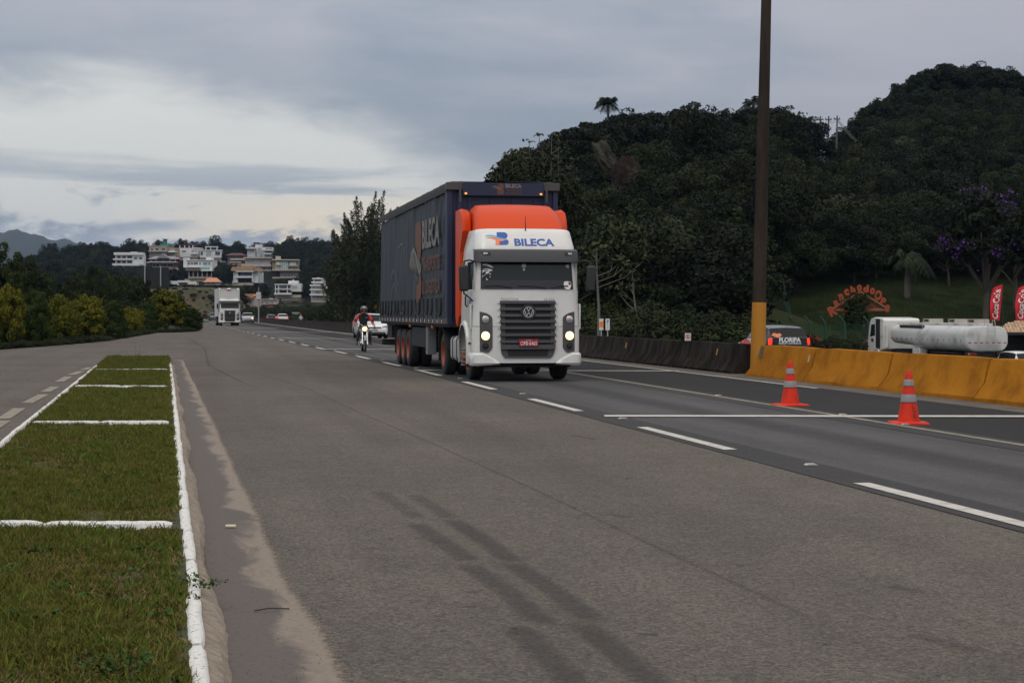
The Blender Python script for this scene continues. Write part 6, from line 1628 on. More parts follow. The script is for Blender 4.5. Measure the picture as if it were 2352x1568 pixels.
# utility poles on the saddle and their wires
m_pole = M("utility_pole_concrete", (.10, .095, .09), .9)
PT = []
for i, (x, yt, yb) in enumerate(((1883, 267, 310), (1902, 267, 330), (1921.5, 266, 328))):
    Y = 268 + i * 3; z0, z1 = zat(yb + 40, Y), zat(yt, Y); o = at(x, Y, z0)
    t = empty("utility_pole", o, R(20), label=("leftmost", "middle", "rightmost")[i] + " of three utility poles on the saddle of the hill", cat="utility pole", group="utility poles on the hill saddle")
    MB().tube([(-.15, 0, -2), (.12, 0, z1 - z0)], [.17, .11], 8).build("pole", m_pole, t, smooth=50)
    MB().bx(-.5, .6, -.06, .06, z1 - z0 - .6, z1 - z0 - .45).build("crossarm", m_pole, t)
    for k in (-.4, .1, .5): MB().cyl((k, 0, z1 - z0 - .45), (k, 0, z1 - z0 - .25), .06, n=8).build("insulator", m_pole, t)
    PT.append(Vector((o.x, o.y, z1 - .3)))
m_wire = M("power_cable", (.06, .06, .058), .6)
for i in range(3):
    A = PT[2] + Vector((0, 0, -.2 * i)); e = at(2460, 215, zat(440 + i * 9, 215)); pts = []
    for k in range(25): q = k / 24; p = A.lerp(e, q); p.z -= 4 * 6.5 * q * (1 - q); pts.append(tuple(p - A))
    MB().tube(pts, .03, 4).build("power_line", m_wire, label=("upper", "middle", "lower")[i] + " power cable sagging from the poles to the right edge", cat="cable", group="cables from the hill poles").location = A
for i in range(2):
    A, e = PT[i], PT[i + 1]; pts = [tuple((e - A) * (k / 6) + Vector((0, 0, -.8 * math.sin(math.pi * k / 6)))) for k in range(7)]
    MB().tube(pts, .03, 4).build("power_line", m_wire, label=("short cable between the left and middle utility poles", "short cable between the middle and right utility poles")[i], cat="cable", group="cables from the hill poles").location = A

# ------------------------------------------------------------------ ranch sign, fence, flags, hut
m_log = M("orange_brown_log", (.19, .062, .022), .7, .2, 3, stretch=(1, 1, 6)); m_sign = M("sign_orange_letters", (.36, .052, .014), .6, .08, 4); m_trunk = M("tree_bark", (.075, .06, .045), .95, .3, 2, .6, 10, stretch=(1, 1, .3))
def ranch():
    Y = 136; zg = ground_z(at(1975, Y).x, Y); t = empty("ranch_sign", at(1975, Y, zg), 0.1, label="rustic wooden gable sign with arched orange lettering on a vine covered post", cat="sign")
    k = Y / FOC; z0 = zat(713, Y) - zg; zt = zat(674, Y) - zg; w = 62 * k
    MB().cyl((-w * .98, 0, z0), (w * .95, 0, z0), .17, n=12).build("beam", m_log, t, smooth=50)
    for sx in (-1, 1): MB().tube([(sx * w * 1.06, -.1, z0 + .05), (0, -.1, zt + .1)], .11, 8).build("rafter", m_log, t, smooth=50)
    n = 26
    for i in range(n):
        x = -w * .9 + 1.8 * w * (i + .5) / n; h = (zt - z0) * (1 - abs(x) / w) - .06
        if h > .1: MB().bx(x - w * .9 / n + .012, x + w * .9 / n - .012, .0, .05, z0 + .1, z0 + h).build("board", m_log, t)
    MB().tube([(0, .12, -.3), (0, .12, z0)], [.25, .2], 10).build("post", m_trunk, t)
    text = "RanchodoOpa"; szs = [.95, .62, .62, .62, .62, .62, .72, .62, .95, .66, .66]
    ang0, ang1 = -62, 58
    for i, ch in enumerate(text):
        q = i / (len(text) - 1); a = R(ang0 + (ang1 - ang0) * q)
        cx = math.sin(a) / math.sin(R(62)) * w * 1.06; cz = z0 - .35 + (math.cos(a) - math.cos(R(60))) / (1 - math.cos(R(60))) * (zt - z0 + .35) + .42
        hgt = szs[i] * .80; rot = -a * .42; ca, sa = math.cos(rot), math.sin(rot)
        vs, fs = text_polys(ch, hgt * (.72 if ch not in 'R' else .8), hgt, bold=.05)
        P = [(u * ca - v * sa, u * sa + v * ca) for u, v in vs]; nv = len(P)
        mb = MB(); mb.add([(cx + u, -.2, cz + v) for u, v in P], fs); mb.add([(cx + u, -.12, cz + v) for u, v in P], [f[::-1] for f in fs])
        mb.build("letter", m_sign, t, fix=False)
    return t, z0, zt, w
RS, rz0, rzt, rw = ranch()
m_fgreen = M("green_fence_paint", (.012, .075, .045), .6, .1, 3); m_kerbred = M("reddish_path", (.13, .075, .055), .9, .3, 1.5)
def fence():
    t = empty("wire_fence", at(1830, 150, -1), 0, label="green wire fence with bent-top posts curving round the grassy slope", cat="fence")
    bpy.context.view_layer.update(); O = t.location
    pts = [(1803, 148), (1815, 141), (1818, 160), (1835, 170), (1862, 131), (1895, 172), (1945, 128), (1938, 190)]
    base = [(1799, 152), (1823, 138), (1860, 132), (1895, 130), (1940, 128), (1995, 127)]
    def pole(x, Y, h=2.7):
        g = at(x, Y); g.z = ground_z(g.x, g.y); p = g - O
        MB().tube([p + Vector((0, 0, -.3)), p + Vector((0, 0, h)), p + Vector((-.38, -.15, h + .45))], .065, 8).build("post", m_fgreen, t, smooth=40)
        return p
    P = [pole(x, Y) for x, Y in base]
    for a, b_ in zip(P[:-1], P[1:]):
        mb = MB(); n = 22
        for i in range(1, n):
            q = i / n; p = a.lerp(b_, q); mb.tube([p + Vector((0, 0, .05)), p + Vector((0, 0, 2.6))], .008, 3)
        for h in np.linspace(.1, 2.6, 12): mb.tube([a + Vector((0, 0, h)), b_ + Vector((0, 0, h))], .008, 3)
        mb.build("wire_mesh", m_fgreen, t)["kind"] = "stuff"
    for x, Y in ((1806, 165), (1816, 172), (1888, 176), (2010, 186)): pole(x, Y, 2.6)
    # low green plinth under the fence and the reddish path behind it
    rows, rows2 = [], []
    for p in P:
        rows.append([p + Vector((0, -.08, -.4)), p + Vector((0, -.08, .35)), p + Vector((0, .08, .35)), p + Vector((0, .08, -.4))])
    MB().loft(rows, caps=True, closed=True).build("plinth", m_fgreen, t)
    rows = []
    for p in P:
        q = p + O; rows.append([Vector((q.x, q.y + .15, ground_z(q.x, q.y) + .36)), Vector((q.x + .3, q.y + 1.7, max(ground_z(q.x + .3, q.y + 1.7), ground_z(q.x, q.y)) + .40))])
    MB().loft(rows).build("footpath", m_kerbred, fix=False, **S)
fence()
m_flag = M("red_flag_cloth", (.55, .008, .018), .7, .08, 3)
def flag(x0, x1, Y, label):
    k = Y / FOC; zg = -1.9; t = empty("banner_flag", at(x1 + 0, Y, zg), 0.0, label=label, cat="flag", group="red drink banners by the hut")
    zt, zb_ = zat(652, Y) - zg, zat(736, Y) - zg; w = (x1 - x0) * k
    MB().tube([(0, 0, 0), (0, 0, zt + .1)], [.035, .02]).build("pole", m_black, t)
    def fn(u, v):       # u 0..1 leftwards from the pole, v 0..1 upwards
        lean = .42 * (1 - v); off = .0
        x = -u * w * (.62 + .10 * math.sin(v * 3)) - lean * w * .55 + .02; return (x, .12 * math.sin(v * 5 + u * 4) * u, zb_ + (zt - zb_) * v - .22 * u * (1 if v > .5 else .0) * w * 1.2 + .0)
    rows = [[fn(i / 8, j / 20) for i in range(9)] for j in range(21)]
    cl = MB().loft(rows).build("cloth", m_flag, t, smooth=80, fix=False)
    text_part("lettering", "Coca-Cola", 1.0, 1.0, lambda u, v: (lambda p: (p[0], p[1] - .03, p[2]))(fn(.5 + v * .62, .47 + u * .84)), m_wprint, t, shear=.35, bold=.02)
flag(2268, 2303, 112, "red banner flag with white script between the tanker and the tiled hut")
flag(2326, 2361, 110, "red banner flag with white script cut by the right edge of the photo")
def hut():
    Y = 118; zg = -1.7; t = empty("roadside_hut", at(2360, Y, zg), R(-8), label="dark open hut with a pale clay tiled roof behind the tanker's tail", cat="hut")
    k = Y / FOC; ze, zr = zat(764, Y) - zg, zat(731, Y) - zg
    x0, x1 = -86 * k, 120 * k
    m_tl = M("pale_clay_tile", (.42, .27, .16), .85, .15, 3, objrand=.22)
    tile = MB(); rows = []
    for a in range(0, 181, 36): rows.append([(math.cos(R(a)) * .10, 0, math.sin(R(a)) * .05), (math.cos(R(a)) * .085, .40, math.sin(R(a)) * .04)])
    tile.loft(rows); tme = tile.mesh("tile", m_tl, smooth=60, fix=False)
    D = 3.2; rise = zr - ze; sl = math.atan2(rise, D); Ls = math.hypot(D, rise)
    MB().add([(x0, -.5, ze - .03), (x1, -.5, ze - .03), (x1 - 1.5, D - .5, zr - .03), (x0 + 2.6, D - .5, zr - .03)], [(0, 1, 2, 3)]).build("roof_deck", m_log, t, fix=False)
    nr, nc = 9, 26
    for r_ in range(nr):
        v = r_ / nr; xa = x0 + 2.6 * v; 
        for c in range(nc):
            x = x0 + (x1 - x0) * (c + .5) / nc
            if x < xa or x > x1 - 1.5 * v: continue
            o = link("tile", tme, t); o.location = (x + rnd.uniform(-.01, .01), -.5 + math.cos(sl) * Ls * v, ze + math.sin(sl) * Ls * v + rnd.uniform(0, .015)); o.rotation_euler = (sl, 0, rnd.uniform(-.03, .03)); o.scale = (1.15, 1, 1)
    MB().bx(x0 + .1, x1, 1.5, 2.5, 0, ze + .3).build("wall", m_dark, t)
    for x in (x0 + .3, x0 + 2.6, x1 - .3): MB().bx(x - .08, x + .08, -.3, -.14, 0, ze - .04).build("post", m_log, t)
    MB().bx(x0, x1, -.55, -.45, ze - .14, ze + .02).build("fascia", m_black, t)
hut()
# ------------------------------------------------------------------ foliage materials
def leaf_mat(name, c1, c2, c3=None, scale=.14, rnd_=.35, rough=.55):
    m = bpy.data.materials.new(name); m.use_nodes = True; nt = m.node_tree; b = NB(nt); p = nt.nodes["Principled BSDF"]
    pos = b.node("ShaderNodeNewGeometry").outputs["Position"]
    n = b.noise(pos, scale, 3, .6); f = b.noise(pos, scale * 14, 2, .6)
    c = b.mix(b.smooth(n, .36, .62), c1, c2)
    if c3: c = b.mix(b.smooth(f, .52, .70), c, c3)
    oi = b.node("ShaderNodeObjectInfo").outputs["Random"]
    k = b.m('MULTIPLY_ADD', b.m('SUBTRACT', oi, .5), 2 * rnd_, 1.0); k = b.m('MULTIPLY', k, b.m('MULTIPLY_ADD', b.m('SUBTRACT', f, .5), .8, 1.0))
    b.link(b.mix(1.0, c, b.xyz(k, k, k), 'MULTIPLY'), p.inputs["Base Color"]); p.inputs["Roughness"].default_value = rough
    p.inputs["Specular IOR Level"].default_value = .08; return m
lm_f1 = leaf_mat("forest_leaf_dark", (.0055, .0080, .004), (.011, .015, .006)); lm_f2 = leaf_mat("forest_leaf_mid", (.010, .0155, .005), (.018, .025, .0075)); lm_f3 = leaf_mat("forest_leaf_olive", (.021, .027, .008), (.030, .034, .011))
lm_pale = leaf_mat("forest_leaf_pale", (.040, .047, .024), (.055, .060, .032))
lm_h1 = leaf_mat("hedge_leaf_green", (.020, .035, .009), (.034, .050, .011), scale=.5, rnd_=.15); lm_h2 = leaf_mat("hedge_leaf_mid", (.035, .052, .009), (.05, .066, .010), scale=.5, rnd_=.15); lm_h3 = leaf_mat("hedge_leaf_yellow", (.12, .112, .008), (.17, .145, .010), scale=.6, rnd_=.1)
lm_cas = leaf_mat("casuarina_needles", (.028, .036, .020), (.042, .050, .028)); lm_palm = leaf_mat("palm_leaf", (.012, .020, .009), (.020, .030, .013))
lm_umb = leaf_mat("umbrella_leaf", (.030, .040, .018), (.050, .058, .030)); lm_purple = leaf_mat("purple_blossom", (.07, .018, .14), (.10, .028, .19), rnd_=.1); lm_redf = leaf_mat("red_blossom", (.5, .02, .02), (.45, .03, .02), rnd_=.1)
m_bark = M("tree_bark", (.075, .06, .045), .95); m_barkp = M("pale_tree_bark", (.12, .11, .09), .9, .3, 2)
rng = np.random.default_rng(11)

# forest crowns shared by the wood
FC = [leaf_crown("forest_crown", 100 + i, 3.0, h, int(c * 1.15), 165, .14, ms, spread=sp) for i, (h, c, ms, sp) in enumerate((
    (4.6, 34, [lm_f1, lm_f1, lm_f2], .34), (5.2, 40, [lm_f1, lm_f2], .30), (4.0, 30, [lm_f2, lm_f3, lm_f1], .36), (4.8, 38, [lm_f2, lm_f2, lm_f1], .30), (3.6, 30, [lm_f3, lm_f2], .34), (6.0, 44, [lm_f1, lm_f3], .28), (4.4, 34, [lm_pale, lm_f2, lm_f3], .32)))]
def gz(X, Y): return ground_z(X, Y)

def wood_right():
    P, Rr, Sc, I = [], [], [], []
    n = 0
    while n < 9000:
        n += 1
        Y = rng.uniform(105, 430); xp = rng.uniform(560, 2950); X = (xp - CX) * Y / FOC
        if rng.random() > Y / 430: continue
        rh = right_hill(X, Y)
        if rh is None or rh < .25: continue
        if xp < 800: continue
        s_, t_ = CT * Y - ST * X, CT * X + ST * Y
        if t_ + delta(s_) < 29: continue
        if xp > 1700 and Y < 150: continue
        # bare rock faces stay open
        if any(abs(xp - a) < w and abs((HOR - (rh + base_z(t_) + 3 - HC) / Y * FOC) - b_) < h for a, b_, w, h in ((1397, 368, 20, 34), (1436, 428, 28, 50))): continue
        sc = rng.uniform(.5, 1.1) * (1.35 if rng.random() < .18 and Y < np.interp(xp, [1050, 1500, 2000], [175, 205, 270]) else 1)
        P.append((X, Y, gz(X, Y) + rng.uniform(.2, 1.6))); Rr.append((rng.uniform(-.15, .15), rng.uniform(-.15, .15), rng.uniform(0, 6.3)))
        Sc.append((sc, sc, sc * rng.uniform(.85, 1.25))); 
        I.append(int(rng.choice(7, p=[.24, .2, .18, .16, .09, .10, .03])))
    scatter("hillside_forest", P, np.array(Rr), np.array(Sc), FC, np.array(I), kind="stuff", label="dense dark forest covering the hill behind the road, crowns merging into one mass")
    return len(P)
nw = wood_right()
def wood_houses():
    P, Rr, Sc, I = [], [], [], []
    for _ in range(15000):
        Y = rng.uniform(465, 1050); xp = rng.uniform(-900, 1000); X = (xp - CX) * Y / FOC
        if rng.random() > Y / 1050: continue
        hh = houses_hill(X, Y)
        if hh < -1: continue
        z = gz(X, Y)
        s_, t_ = CT * Y - ST * X, CT * X + ST * Y
        if abs(t_ - 6 + delta(s_)) < 26: continue
        sc = rng.uniform(.8, 1.75); ci = int(rng.choice(7, p=[.28, .22, .2, .14, .06, .10, .0])); zs = sc * rng.uniform(.9, 1.35); h = (4.6, 5.2, 4.0, 4.8, 3.6, 6.0, 4.4)[ci] * zs * 1.08; top = HOR - (z + h - HC) / Y * FOC; bot = HOR - (z - HC) / Y * FOC; wpx = 3 * sc / Y * FOC
        if Y < 620 and not (xp < 560) and rng.random() < .35: continue
        if 395 < xp < 560 and Y < 620: continue
        bad = False
        for x0, x1, yt, yb, hY in HR:
            if x0 - wpx * .7 < xp < x1 + wpx * .7 and (Y < hY + 12 and Y > hY - 3): bad = True
            if x0 - wpx * .85 < xp < x1 + wpx * .85 and Y < hY and top < yb - (.3 if rng.random() < .93 else 5): bad = True
        # lawns between the houses
        if 540 < xp < 640 and 655 < bot < 690: bad = True
        if 760 < xp < 830 and 690 < bot < 716: bad = True
        if 100 < xp < 260 and 640 < bot < 665 and rng.random() < .6: bad = True
        if bad: continue
        P.append((X, Y, z)); Rr.append((0, 0, rng.uniform(0, 6.3))); Sc.append((sc, sc, zs)); I.append(ci)
    scatter("distant_woodland", P, np.array(Rr), np.array(Sc), FC, np.array(I), kind="stuff", label="dark woodland filling the gaps between the far houses")
wood_houses()

def bush_strip(name, N, s0, s1, t0, t1, sc0, sc1, label, srcs, seed):
    r = np.random.default_rng(seed); P, Rr, Sc = [], [], []
    for _ in range(N):
        s_, t_ = r.uniform(s0, s1), r.uniform(t0, t1); p = st(s_, t_); sc = r.uniform(sc0, sc1)
        if CX + FOC * p.x / p.y > 1720: continue
        P.append((p.x, p.y, ground_z(p.x, p.y) - .3)); Rr.append(r.uniform(0, 6.3)); Sc.append((sc, sc, sc * r.uniform(.6, 1.)))
    scatter(name, P, np.array(Rr), np.array(Sc), srcs, kind="stuff", label=label)
SC_ = [leaf_crown("scrub_crown", 200 + i, 2.2, 3.0, 40, 150, .12, ms, spread=.32) for i, ms in enumerate(([lm_f2, lm_f3], [lm_f2, lm_f1, lm_f3], [lm_f3, lm_f2, lm_h1]))]
bush_strip("roadside_scrub", 420, 118, 430, 27.5, 46, .4, 1.15, "tangled green scrub beside the far carriageway", SC_, 3)
bush_strip("verge_scrub", 150, 92, 124, 27.0, 36, .45, 1.1, "low dark scrub at the foot of the forest behind the barrier", SC_, 4)
def foot_scrub():
    r = np.random.default_rng(61); P, Rr, Sc = [], [], []
    for _ in range(260):
        xp, Y = r.uniform(560, 900), r.uniform(440, 500); X = (xp - CX) * Y / FOC; sc = r.uniform(.5, 1.15); P.append((X, Y, ground_z(X, Y) - .3)); Rr.append(r.uniform(0, 6)); Sc.append((sc, sc, sc * .8))
    scatter('foothill_scrub', P, np.array(Rr), np.array(Sc), SC_, kind='stuff', label='tangled scrub in front of the lowest houses')
foot_scrub()
def bank_scrub():
    r = np.random.default_rng(6); P, Rr, Sc = [], [], []
    for _ in range(360):
        X, Y = r.uniform(-125, -68), r.uniform(446, 520)
        if bank(X, Y) < .4 or (bank(X, Y) > 6.5 and X > -112) or (X > -92 and Y < 462 and r.random() < .6): continue
        sc = r.uniform(.2, .8) * (1.1 if X < -90 else .7); P.append((X, Y, ground_z(X, Y) - .2)); Rr.append(r.uniform(0, 6.3)); Sc.append((sc, sc, sc * .7))
    for _ in range(700):
        X, Y = r.uniform(-125, -66), r.uniform(444, 500)
        if bank(X, Y) < .3: continue
        sc = r.uniform(.10, .34); P.append((X, Y, ground_z(X, Y) - .1)); Rr.append(r.uniform(0, 6.3)); Sc.append((sc, sc, sc * .8))
    scatter("bank_scrub", P, np.array(Rr), np.array(Sc), SC_[:2], kind="stuff", label="scrub growing over the brown roadside bank")
bank_scrub()

from mathutils.noise import noise as noise_fn
# boulders: two bare rock faces on the hill, rocks in the cutting
m_rock = M("granite", (.060, .056, .042), .95, .4, 1.1, .8, 6, spec=.1, col2=(.022, .020, .015), lo=.42, hi=.6, stretch=(1, 1, .4)); m_rockr = M("reddish_granite", (.022, .015, .012), .95, .4, 1.1, .8, 6, spec=.1, col2=(.045, .036, .030), lo=.5, hi=.7, stretch=(1, 1, .4))
def boulder(label, x, y, Y, wpx, hpx, mat, dep=.5, lean=0., cat="rock", seed=1):
    k = Y / FOC; bm = bmesh.new(); bmesh.ops.create_icosphere(bm, subdivisions=5, radius=1); r = np.random.default_rng(seed); ph = r.uniform(0, 6, 6)
    for v in bm.verts:
        c = v.co; d = 1 + .10 * math.sin(c.x * 3 + ph[0]) * math.sin(c.z * 2.6 + ph[1]) + .06 * math.sin(c.y * 6 + ph[2] + c.z * 5) + .035 * math.sin(c.x * 13 + ph[3]) * math.sin(c.z * 9 + ph[4])
        d += .22 * noise_fn(c * 1.7 + Vector((seed, 0, 0))) + .16 * abs(noise_fn(c * 4.3 + Vector((0, seed, 0)))) + .07 * noise_fn(c * 11)
        v.co = Vector((c.x * wpx * k / 2 * d + lean * c.z, c.y * wpx * k * dep * d, c.z * hpx * k / 2 * d))
    me = bpy.data.meshes.new("boulder"); bm.to_mesh(me); bm.free(); me.materials.append(mat); me.shade_smooth(); me.set_sharp_from_angle(angle=R(28))
    o = link("boulder", me, label=label, cat=cat); o.location = at(x, Y, zat(y, Y)); return o
boulder("pale slab of bare rock high on the forested hill", 1393, 366, 186, 40, 96, m_rock, .5, 0, seed=2).rotation_euler = (0, R(-26), 0)
boulder("rounded reddish rock dome below the pale slab on the hill", 1438, 428, 174, 76, 130, m_rockr, .4, 0, seed=3)
boulder("grey-brown rock outcrop at the top of the road cutting left of the box lorry", 524, 668, 486, 44, 30, m_rock, .4, 0, seed=4)
boulder("tall brown rock standing in the road cutting beside the box lorry", 503, 690, 480, 30, 58, m_rockr, .4, 0, seed=5)

# ------------------------------------------------------------------ single trees
def limb_mesh(name, paths, mat, n=6):
    mb = MB()
    for pts, rs in paths: mb.tube(pts, rs, n)
    return mb.mesh(name, mat, smooth=60)
def broad_tree_meshes(seed, H=7.5, rx=2.8, mats=None, th=.42):
    r = random.Random(seed); paths = [([(0, 0, -.8), (.1, .05, H * .3), (r.uniform(-.3, .3), .1, H * .62)], [.17, .14, .09])]
    for i in range(6):
        a = r.uniform(0, 6.3); z0 = H * r.uniform(.28, .5); L = rx * r.uniform(.5, .8)
        paths.append(([(0.05, 0, z0), (math.cos(a) * L * .5, math.sin(a) * L * .5, z0 + H * .14), (math.cos(a) * L, math.sin(a) * L, z0 + H * .25)], [.08, .06, .03]))
    tr = limb_mesh("trunk", paths, m_bark)
    cr = leaf_crown("crown", seed, rx, H * (1 - th), 38, 150, .16, mats or [lm_f1, lm_f2, lm_f1], spread=.27, core=.35)
    cr.transform(Matrix.Translation((0, 0, H * th))); return tr, cr
BT2 = [broad_tree_meshes(340 + i, H=h, rx=rx, th=th, mats=[lm_f3, lm_h1, lm_f2]) for i, (h, rx, th) in enumerate(((7.5, 2.8, .2), (9, 2.6, .3), (7, 3.4, .25), (8.5, 2.3, .2), (10, 3.0, .3)))]
BT_ = [broad_tree_meshes(300 + i, H=h, rx=rx, th=th) for i, (h, rx, th) in enumerate(((7.5, 2.8, .35), (9, 2.6, .48), (7, 3.4, .5), (8.5, 2.3, .35), (10, 3.0, .55)))]
def place_tree(name, meshes, loc, sc, rz, label, group, cat="tree"):
    t = empty(name, loc, rz, label=label, cat=cat, group=group); t.scale = sc
    tr, cr = meshes; link("trunk", tr, t); link("crown", cr, t); return t
def ridge_trees():
    r = random.Random(21); x = 1195; cnt = [0, 0, 0]
    while x < 2420:
        Y = float(np.interp(x, [1050, 1200, 1500, 1890, 1960, 2100, 2352, 4000], [215, 195, 235, 275, 300, 330, 350, 380])) - r.uniform(0, 6)
        p = at(x, Y); p.z = ground_z(p.x, p.y) - .5
        if not (1872 < x < 1934):
            want = (HOR - float(np.interp(x, SKX, SKY)) + r.uniform(-6, 10)) / FOC * Y + HC - p.z; h = max(3.5, want)
            m = r.choice(BT_); H0 = [7.5, 9, 7, 8.5, 10][BT_.index(m)]; k = h / H0 * 1.0; kk = min(max(k, .7), 1.35)
            q = 0 if x < 1330 else (1 if x <= 1940 else 2); lab = (f"{nth(cnt[q])} bushy skyline tree on the hill's left shoulder, counted from the lorry", f"{nth(cnt[q])} tree along the middle forest skyline, counted from the left shoulder to the utility poles", f"{nth(cnt[q])} tree along the crest of the high right hill, counted from the utility poles")[q]; cnt[q] += 1
            place_tree("broadleaf_tree", m, p, (kk * 1.0, kk * 1.0, kk), r.uniform(0, 6), lab, "trees along the forest skyline" if 1330 <= x <= 1940 else ("trees on the crest of the right hill" if x > 1940 else "trees on the left shoulder of the hill"))
        x += r.uniform(9, 17)
ridge_trees()

def palm_tree(loc, H, fr, L, label, rz=0., droop=1.0, tr=.2, seed=1, nl=26):
    r = random.Random(seed); t = empty("palm_tree", loc, rz, label=label, cat="palm tree")
    limb = limb_mesh("trunk", [([(0, 0, -1.5), (.05, 0, H * .5), (.12, .0, H)], [tr * 1.2, tr, tr * .8])], m_barkp, 10); link("trunk", limb, t)
    for i in range(fr):
        a = 2 * math.pi * i / fr + r.uniform(-.15, .15); el = r.uniform(.15, 1.15); ll = L * r.uniform(.85, 1.1); pts = []
        for k in range(9):
            q = k / 8; d = ll * q; pts.append(Vector((.12 + math.cos(a) * d * math.cos(el) * (1 - .25 * q), math.sin(a) * d * math.cos(el) * (1 - .25 * q), H + math.sin(el) * d - droop * ll * .75 * q * q)))
        mb = MB(); mb.tube(pts, [.03 * (1 - .8 * k / 8) for k in range(9)], 4)
        side = Vector((-math.sin(a), math.cos(a), 0))
        for k in range(nl):
            q = .08 + .9 * k / nl; j = q * 8; j0 = min(int(j), 7); p = pts[j0].lerp(pts[j0 + 1], j - j0); tg = (pts[j0 + 1] - pts[j0]).normalized()
            w = ll * .26 * math.sin(math.pi * min(q * 1.0 + .12, 1)) + .08
            for sg in (-1, 1):
                e = p + side * sg * w * .75 + tg * w * .45 + Vector((0, 0, -w * r.uniform(.35, .8) * droop)); b0 = tg * .05
                mb.add([p - b0, p + b0, e + b0 * .3, e - b0 * .3], [(0, 1, 2, 3)])
        mb.build("frond", lm_palm, t, fix=False)
    return t
def on_hill(x, Y, dz=0): p = at(x, Y); p.z = ground_z(p.x, p.y) + dz; return p
p = on_hill(1395, 226); palm_tree(p, zat(240, 226) - p.z, 20, 3.2, "tall palm standing clear of the skyline on the left of the hill", seed=2, droop=.9)
p = on_hill(1728, 258); palm_tree(p, zat(238, 258) - p.z, 18, 3.0, "palm among the skyline trees just left of the lamp post", seed=3, droop=.8)
p = on_hill(2083, 158); palm_tree(p, zat(596, 158) - p.z, 22, 3.7, "large drooping palm with a pale trunk on the grassy slope", seed=4, droop=1.15, tr=.26, nl=24)
for i, (x, Y) in enumerate(((1952, 300), (2040, 318))): p = on_hill(x, Y); palm_tree(p, zat(float(np.interp(x, SKX, SKY)) + 14, Y) - p.z, 14, 3.0, ("small palm leaning out of the left flank of the high hill", "palm crown showing among trees on the high hill's left slope")[i], seed=7 + i)

def cecropia(loc, H, label, seed, n=9, spread=2.2, leafs=16, leaf=.5, group=None, first=.45):
    r = random.Random(seed); nr = np.random.default_rng(seed); t = empty("umbrella_tree", loc, 0, label=label, cat="tree", group=group)
    top = Vector((r.uniform(-.3, .3), 0, H)); paths = [([(0, 0, -1), (r.uniform(-.15, .15), 0, H * .4), (top.x * .7, 0, H * .75), tuple(top)], [.10, .08, .05, .03])]
    ends = [top]
    for i in range(n):
        z0 = H * (first + (1 - first) * .85 * i / n); a = r.uniform(0, 6.3); L = spread * r.uniform(.5, 1.) * (1.2 - .5 * i / n)
        q = [Vector((top.x * .7, 0, z0)), Vector((math.cos(a) * L * .55, math.sin(a) * L * .55, z0 + L * .22)), Vector((math.cos(a) * L, math.sin(a) * L, z0 + L * .62))]
        paths.append((q, [.03, .022, .014])); ends.append(q[2])
        if r.random() < .6:
            e = q[1] + Vector((math.cos(a + 1) * L * .5, math.sin(a + 1) * L * .5, L * .5)); paths.append(([q[1], e], [.018, .012])); ends.append(e)
    link("trunk", limb_mesh("trunk", paths, m_barkp), t)
    V, Q = [], []
    P, N = [], []
    for e in ends:
        for _ in range(leafs):
            o = nr.normal(size=3) * np.array([.34, .34, .10]) * leaf / .5; P.append(np.array(e) + o + np.array([0, 0, .08])); N.append((o[0] * 1.0, o[1] * 1.0, .9))
    v, f = leaves(nr, np.array(P), np.array(N), leaf * .62, 1.7, 1.6); link("crown", np_mesh("crown", v, f, [lm_f3, lm_umb], nr.integers(0, 2, len(f)) * (nr.random(len(f)) < .4)), t)
    return t
for i, (x, Y, yt) in enumerate(((1160, 176, 378), (1178, 180, 366), (1204, 178, 352), (1222, 182, 326), (1240, 185, 312), (1250, 170, 345), (1262, 184, 314), (1284, 186, 312))):
    p = on_hill(x, Y, -1); cecropia(p, zat(yt, Y) - p.z, f"{nth(i)} slender tufted tree from the left against the sky above the trailer's front", 40 + i, 8, 2.0, 12, .42, "slender trees on the left shoulder of the hill")
for i, (x, Y, yt) in enumerate(((1816, 272, 248), (1838, 270, 262), (1808, 270, 268))):
    p = on_hill(x, Y, -1); cecropia(p, zat(yt, Y) - p.z, ("tallest tufted tree right of the lamp post on the skyline", "right-hand tufted tree between lamp post and utility poles", "lower tufted tree close right of the lamp post skyline")[i], 60 + i, 7, 2.4, 14, .5)
p = on_hill(1374, 98); cecropia(p, zat(566, 98) - p.z, "pale bare-trunked tree with wide tufted branches right of the lorry's mirror", 71, 6, 2.2, 22, .36, first=.6)
p = on_hill(1462, 110); cecropia(p, zat(628, 110) - p.z, "thin dark-stemmed tree with drooping leaf tufts behind the barrier, right of the pale-trunked one", 72, 5, 1.3, 20, .30)
# pale dead stems on the slope
for i, (x, y0, y1, Y) in enumerate(((2322, 470, 440, 260), (2308, 515, 488, 255), (1968, 398, 372, 250), (2440, 700, 655, 200))):
    if i > 2: continue
    a = at(x, Y, zat(y0, Y)); MB().tube([(0, 0, -2.5), (.15, 0, (zat(y1, Y) - a.z) * .5), (.7, 0, zat(y1, Y) - a.z)], [.14, .11, .05], 6).build("bare_trunk", m_barkp, label=("bare pale stem high on the right hill", "second bare pale stem lower on the right hill", "leaning bare stem in the forest below the utility poles")[i], cat="dead tree").location = a

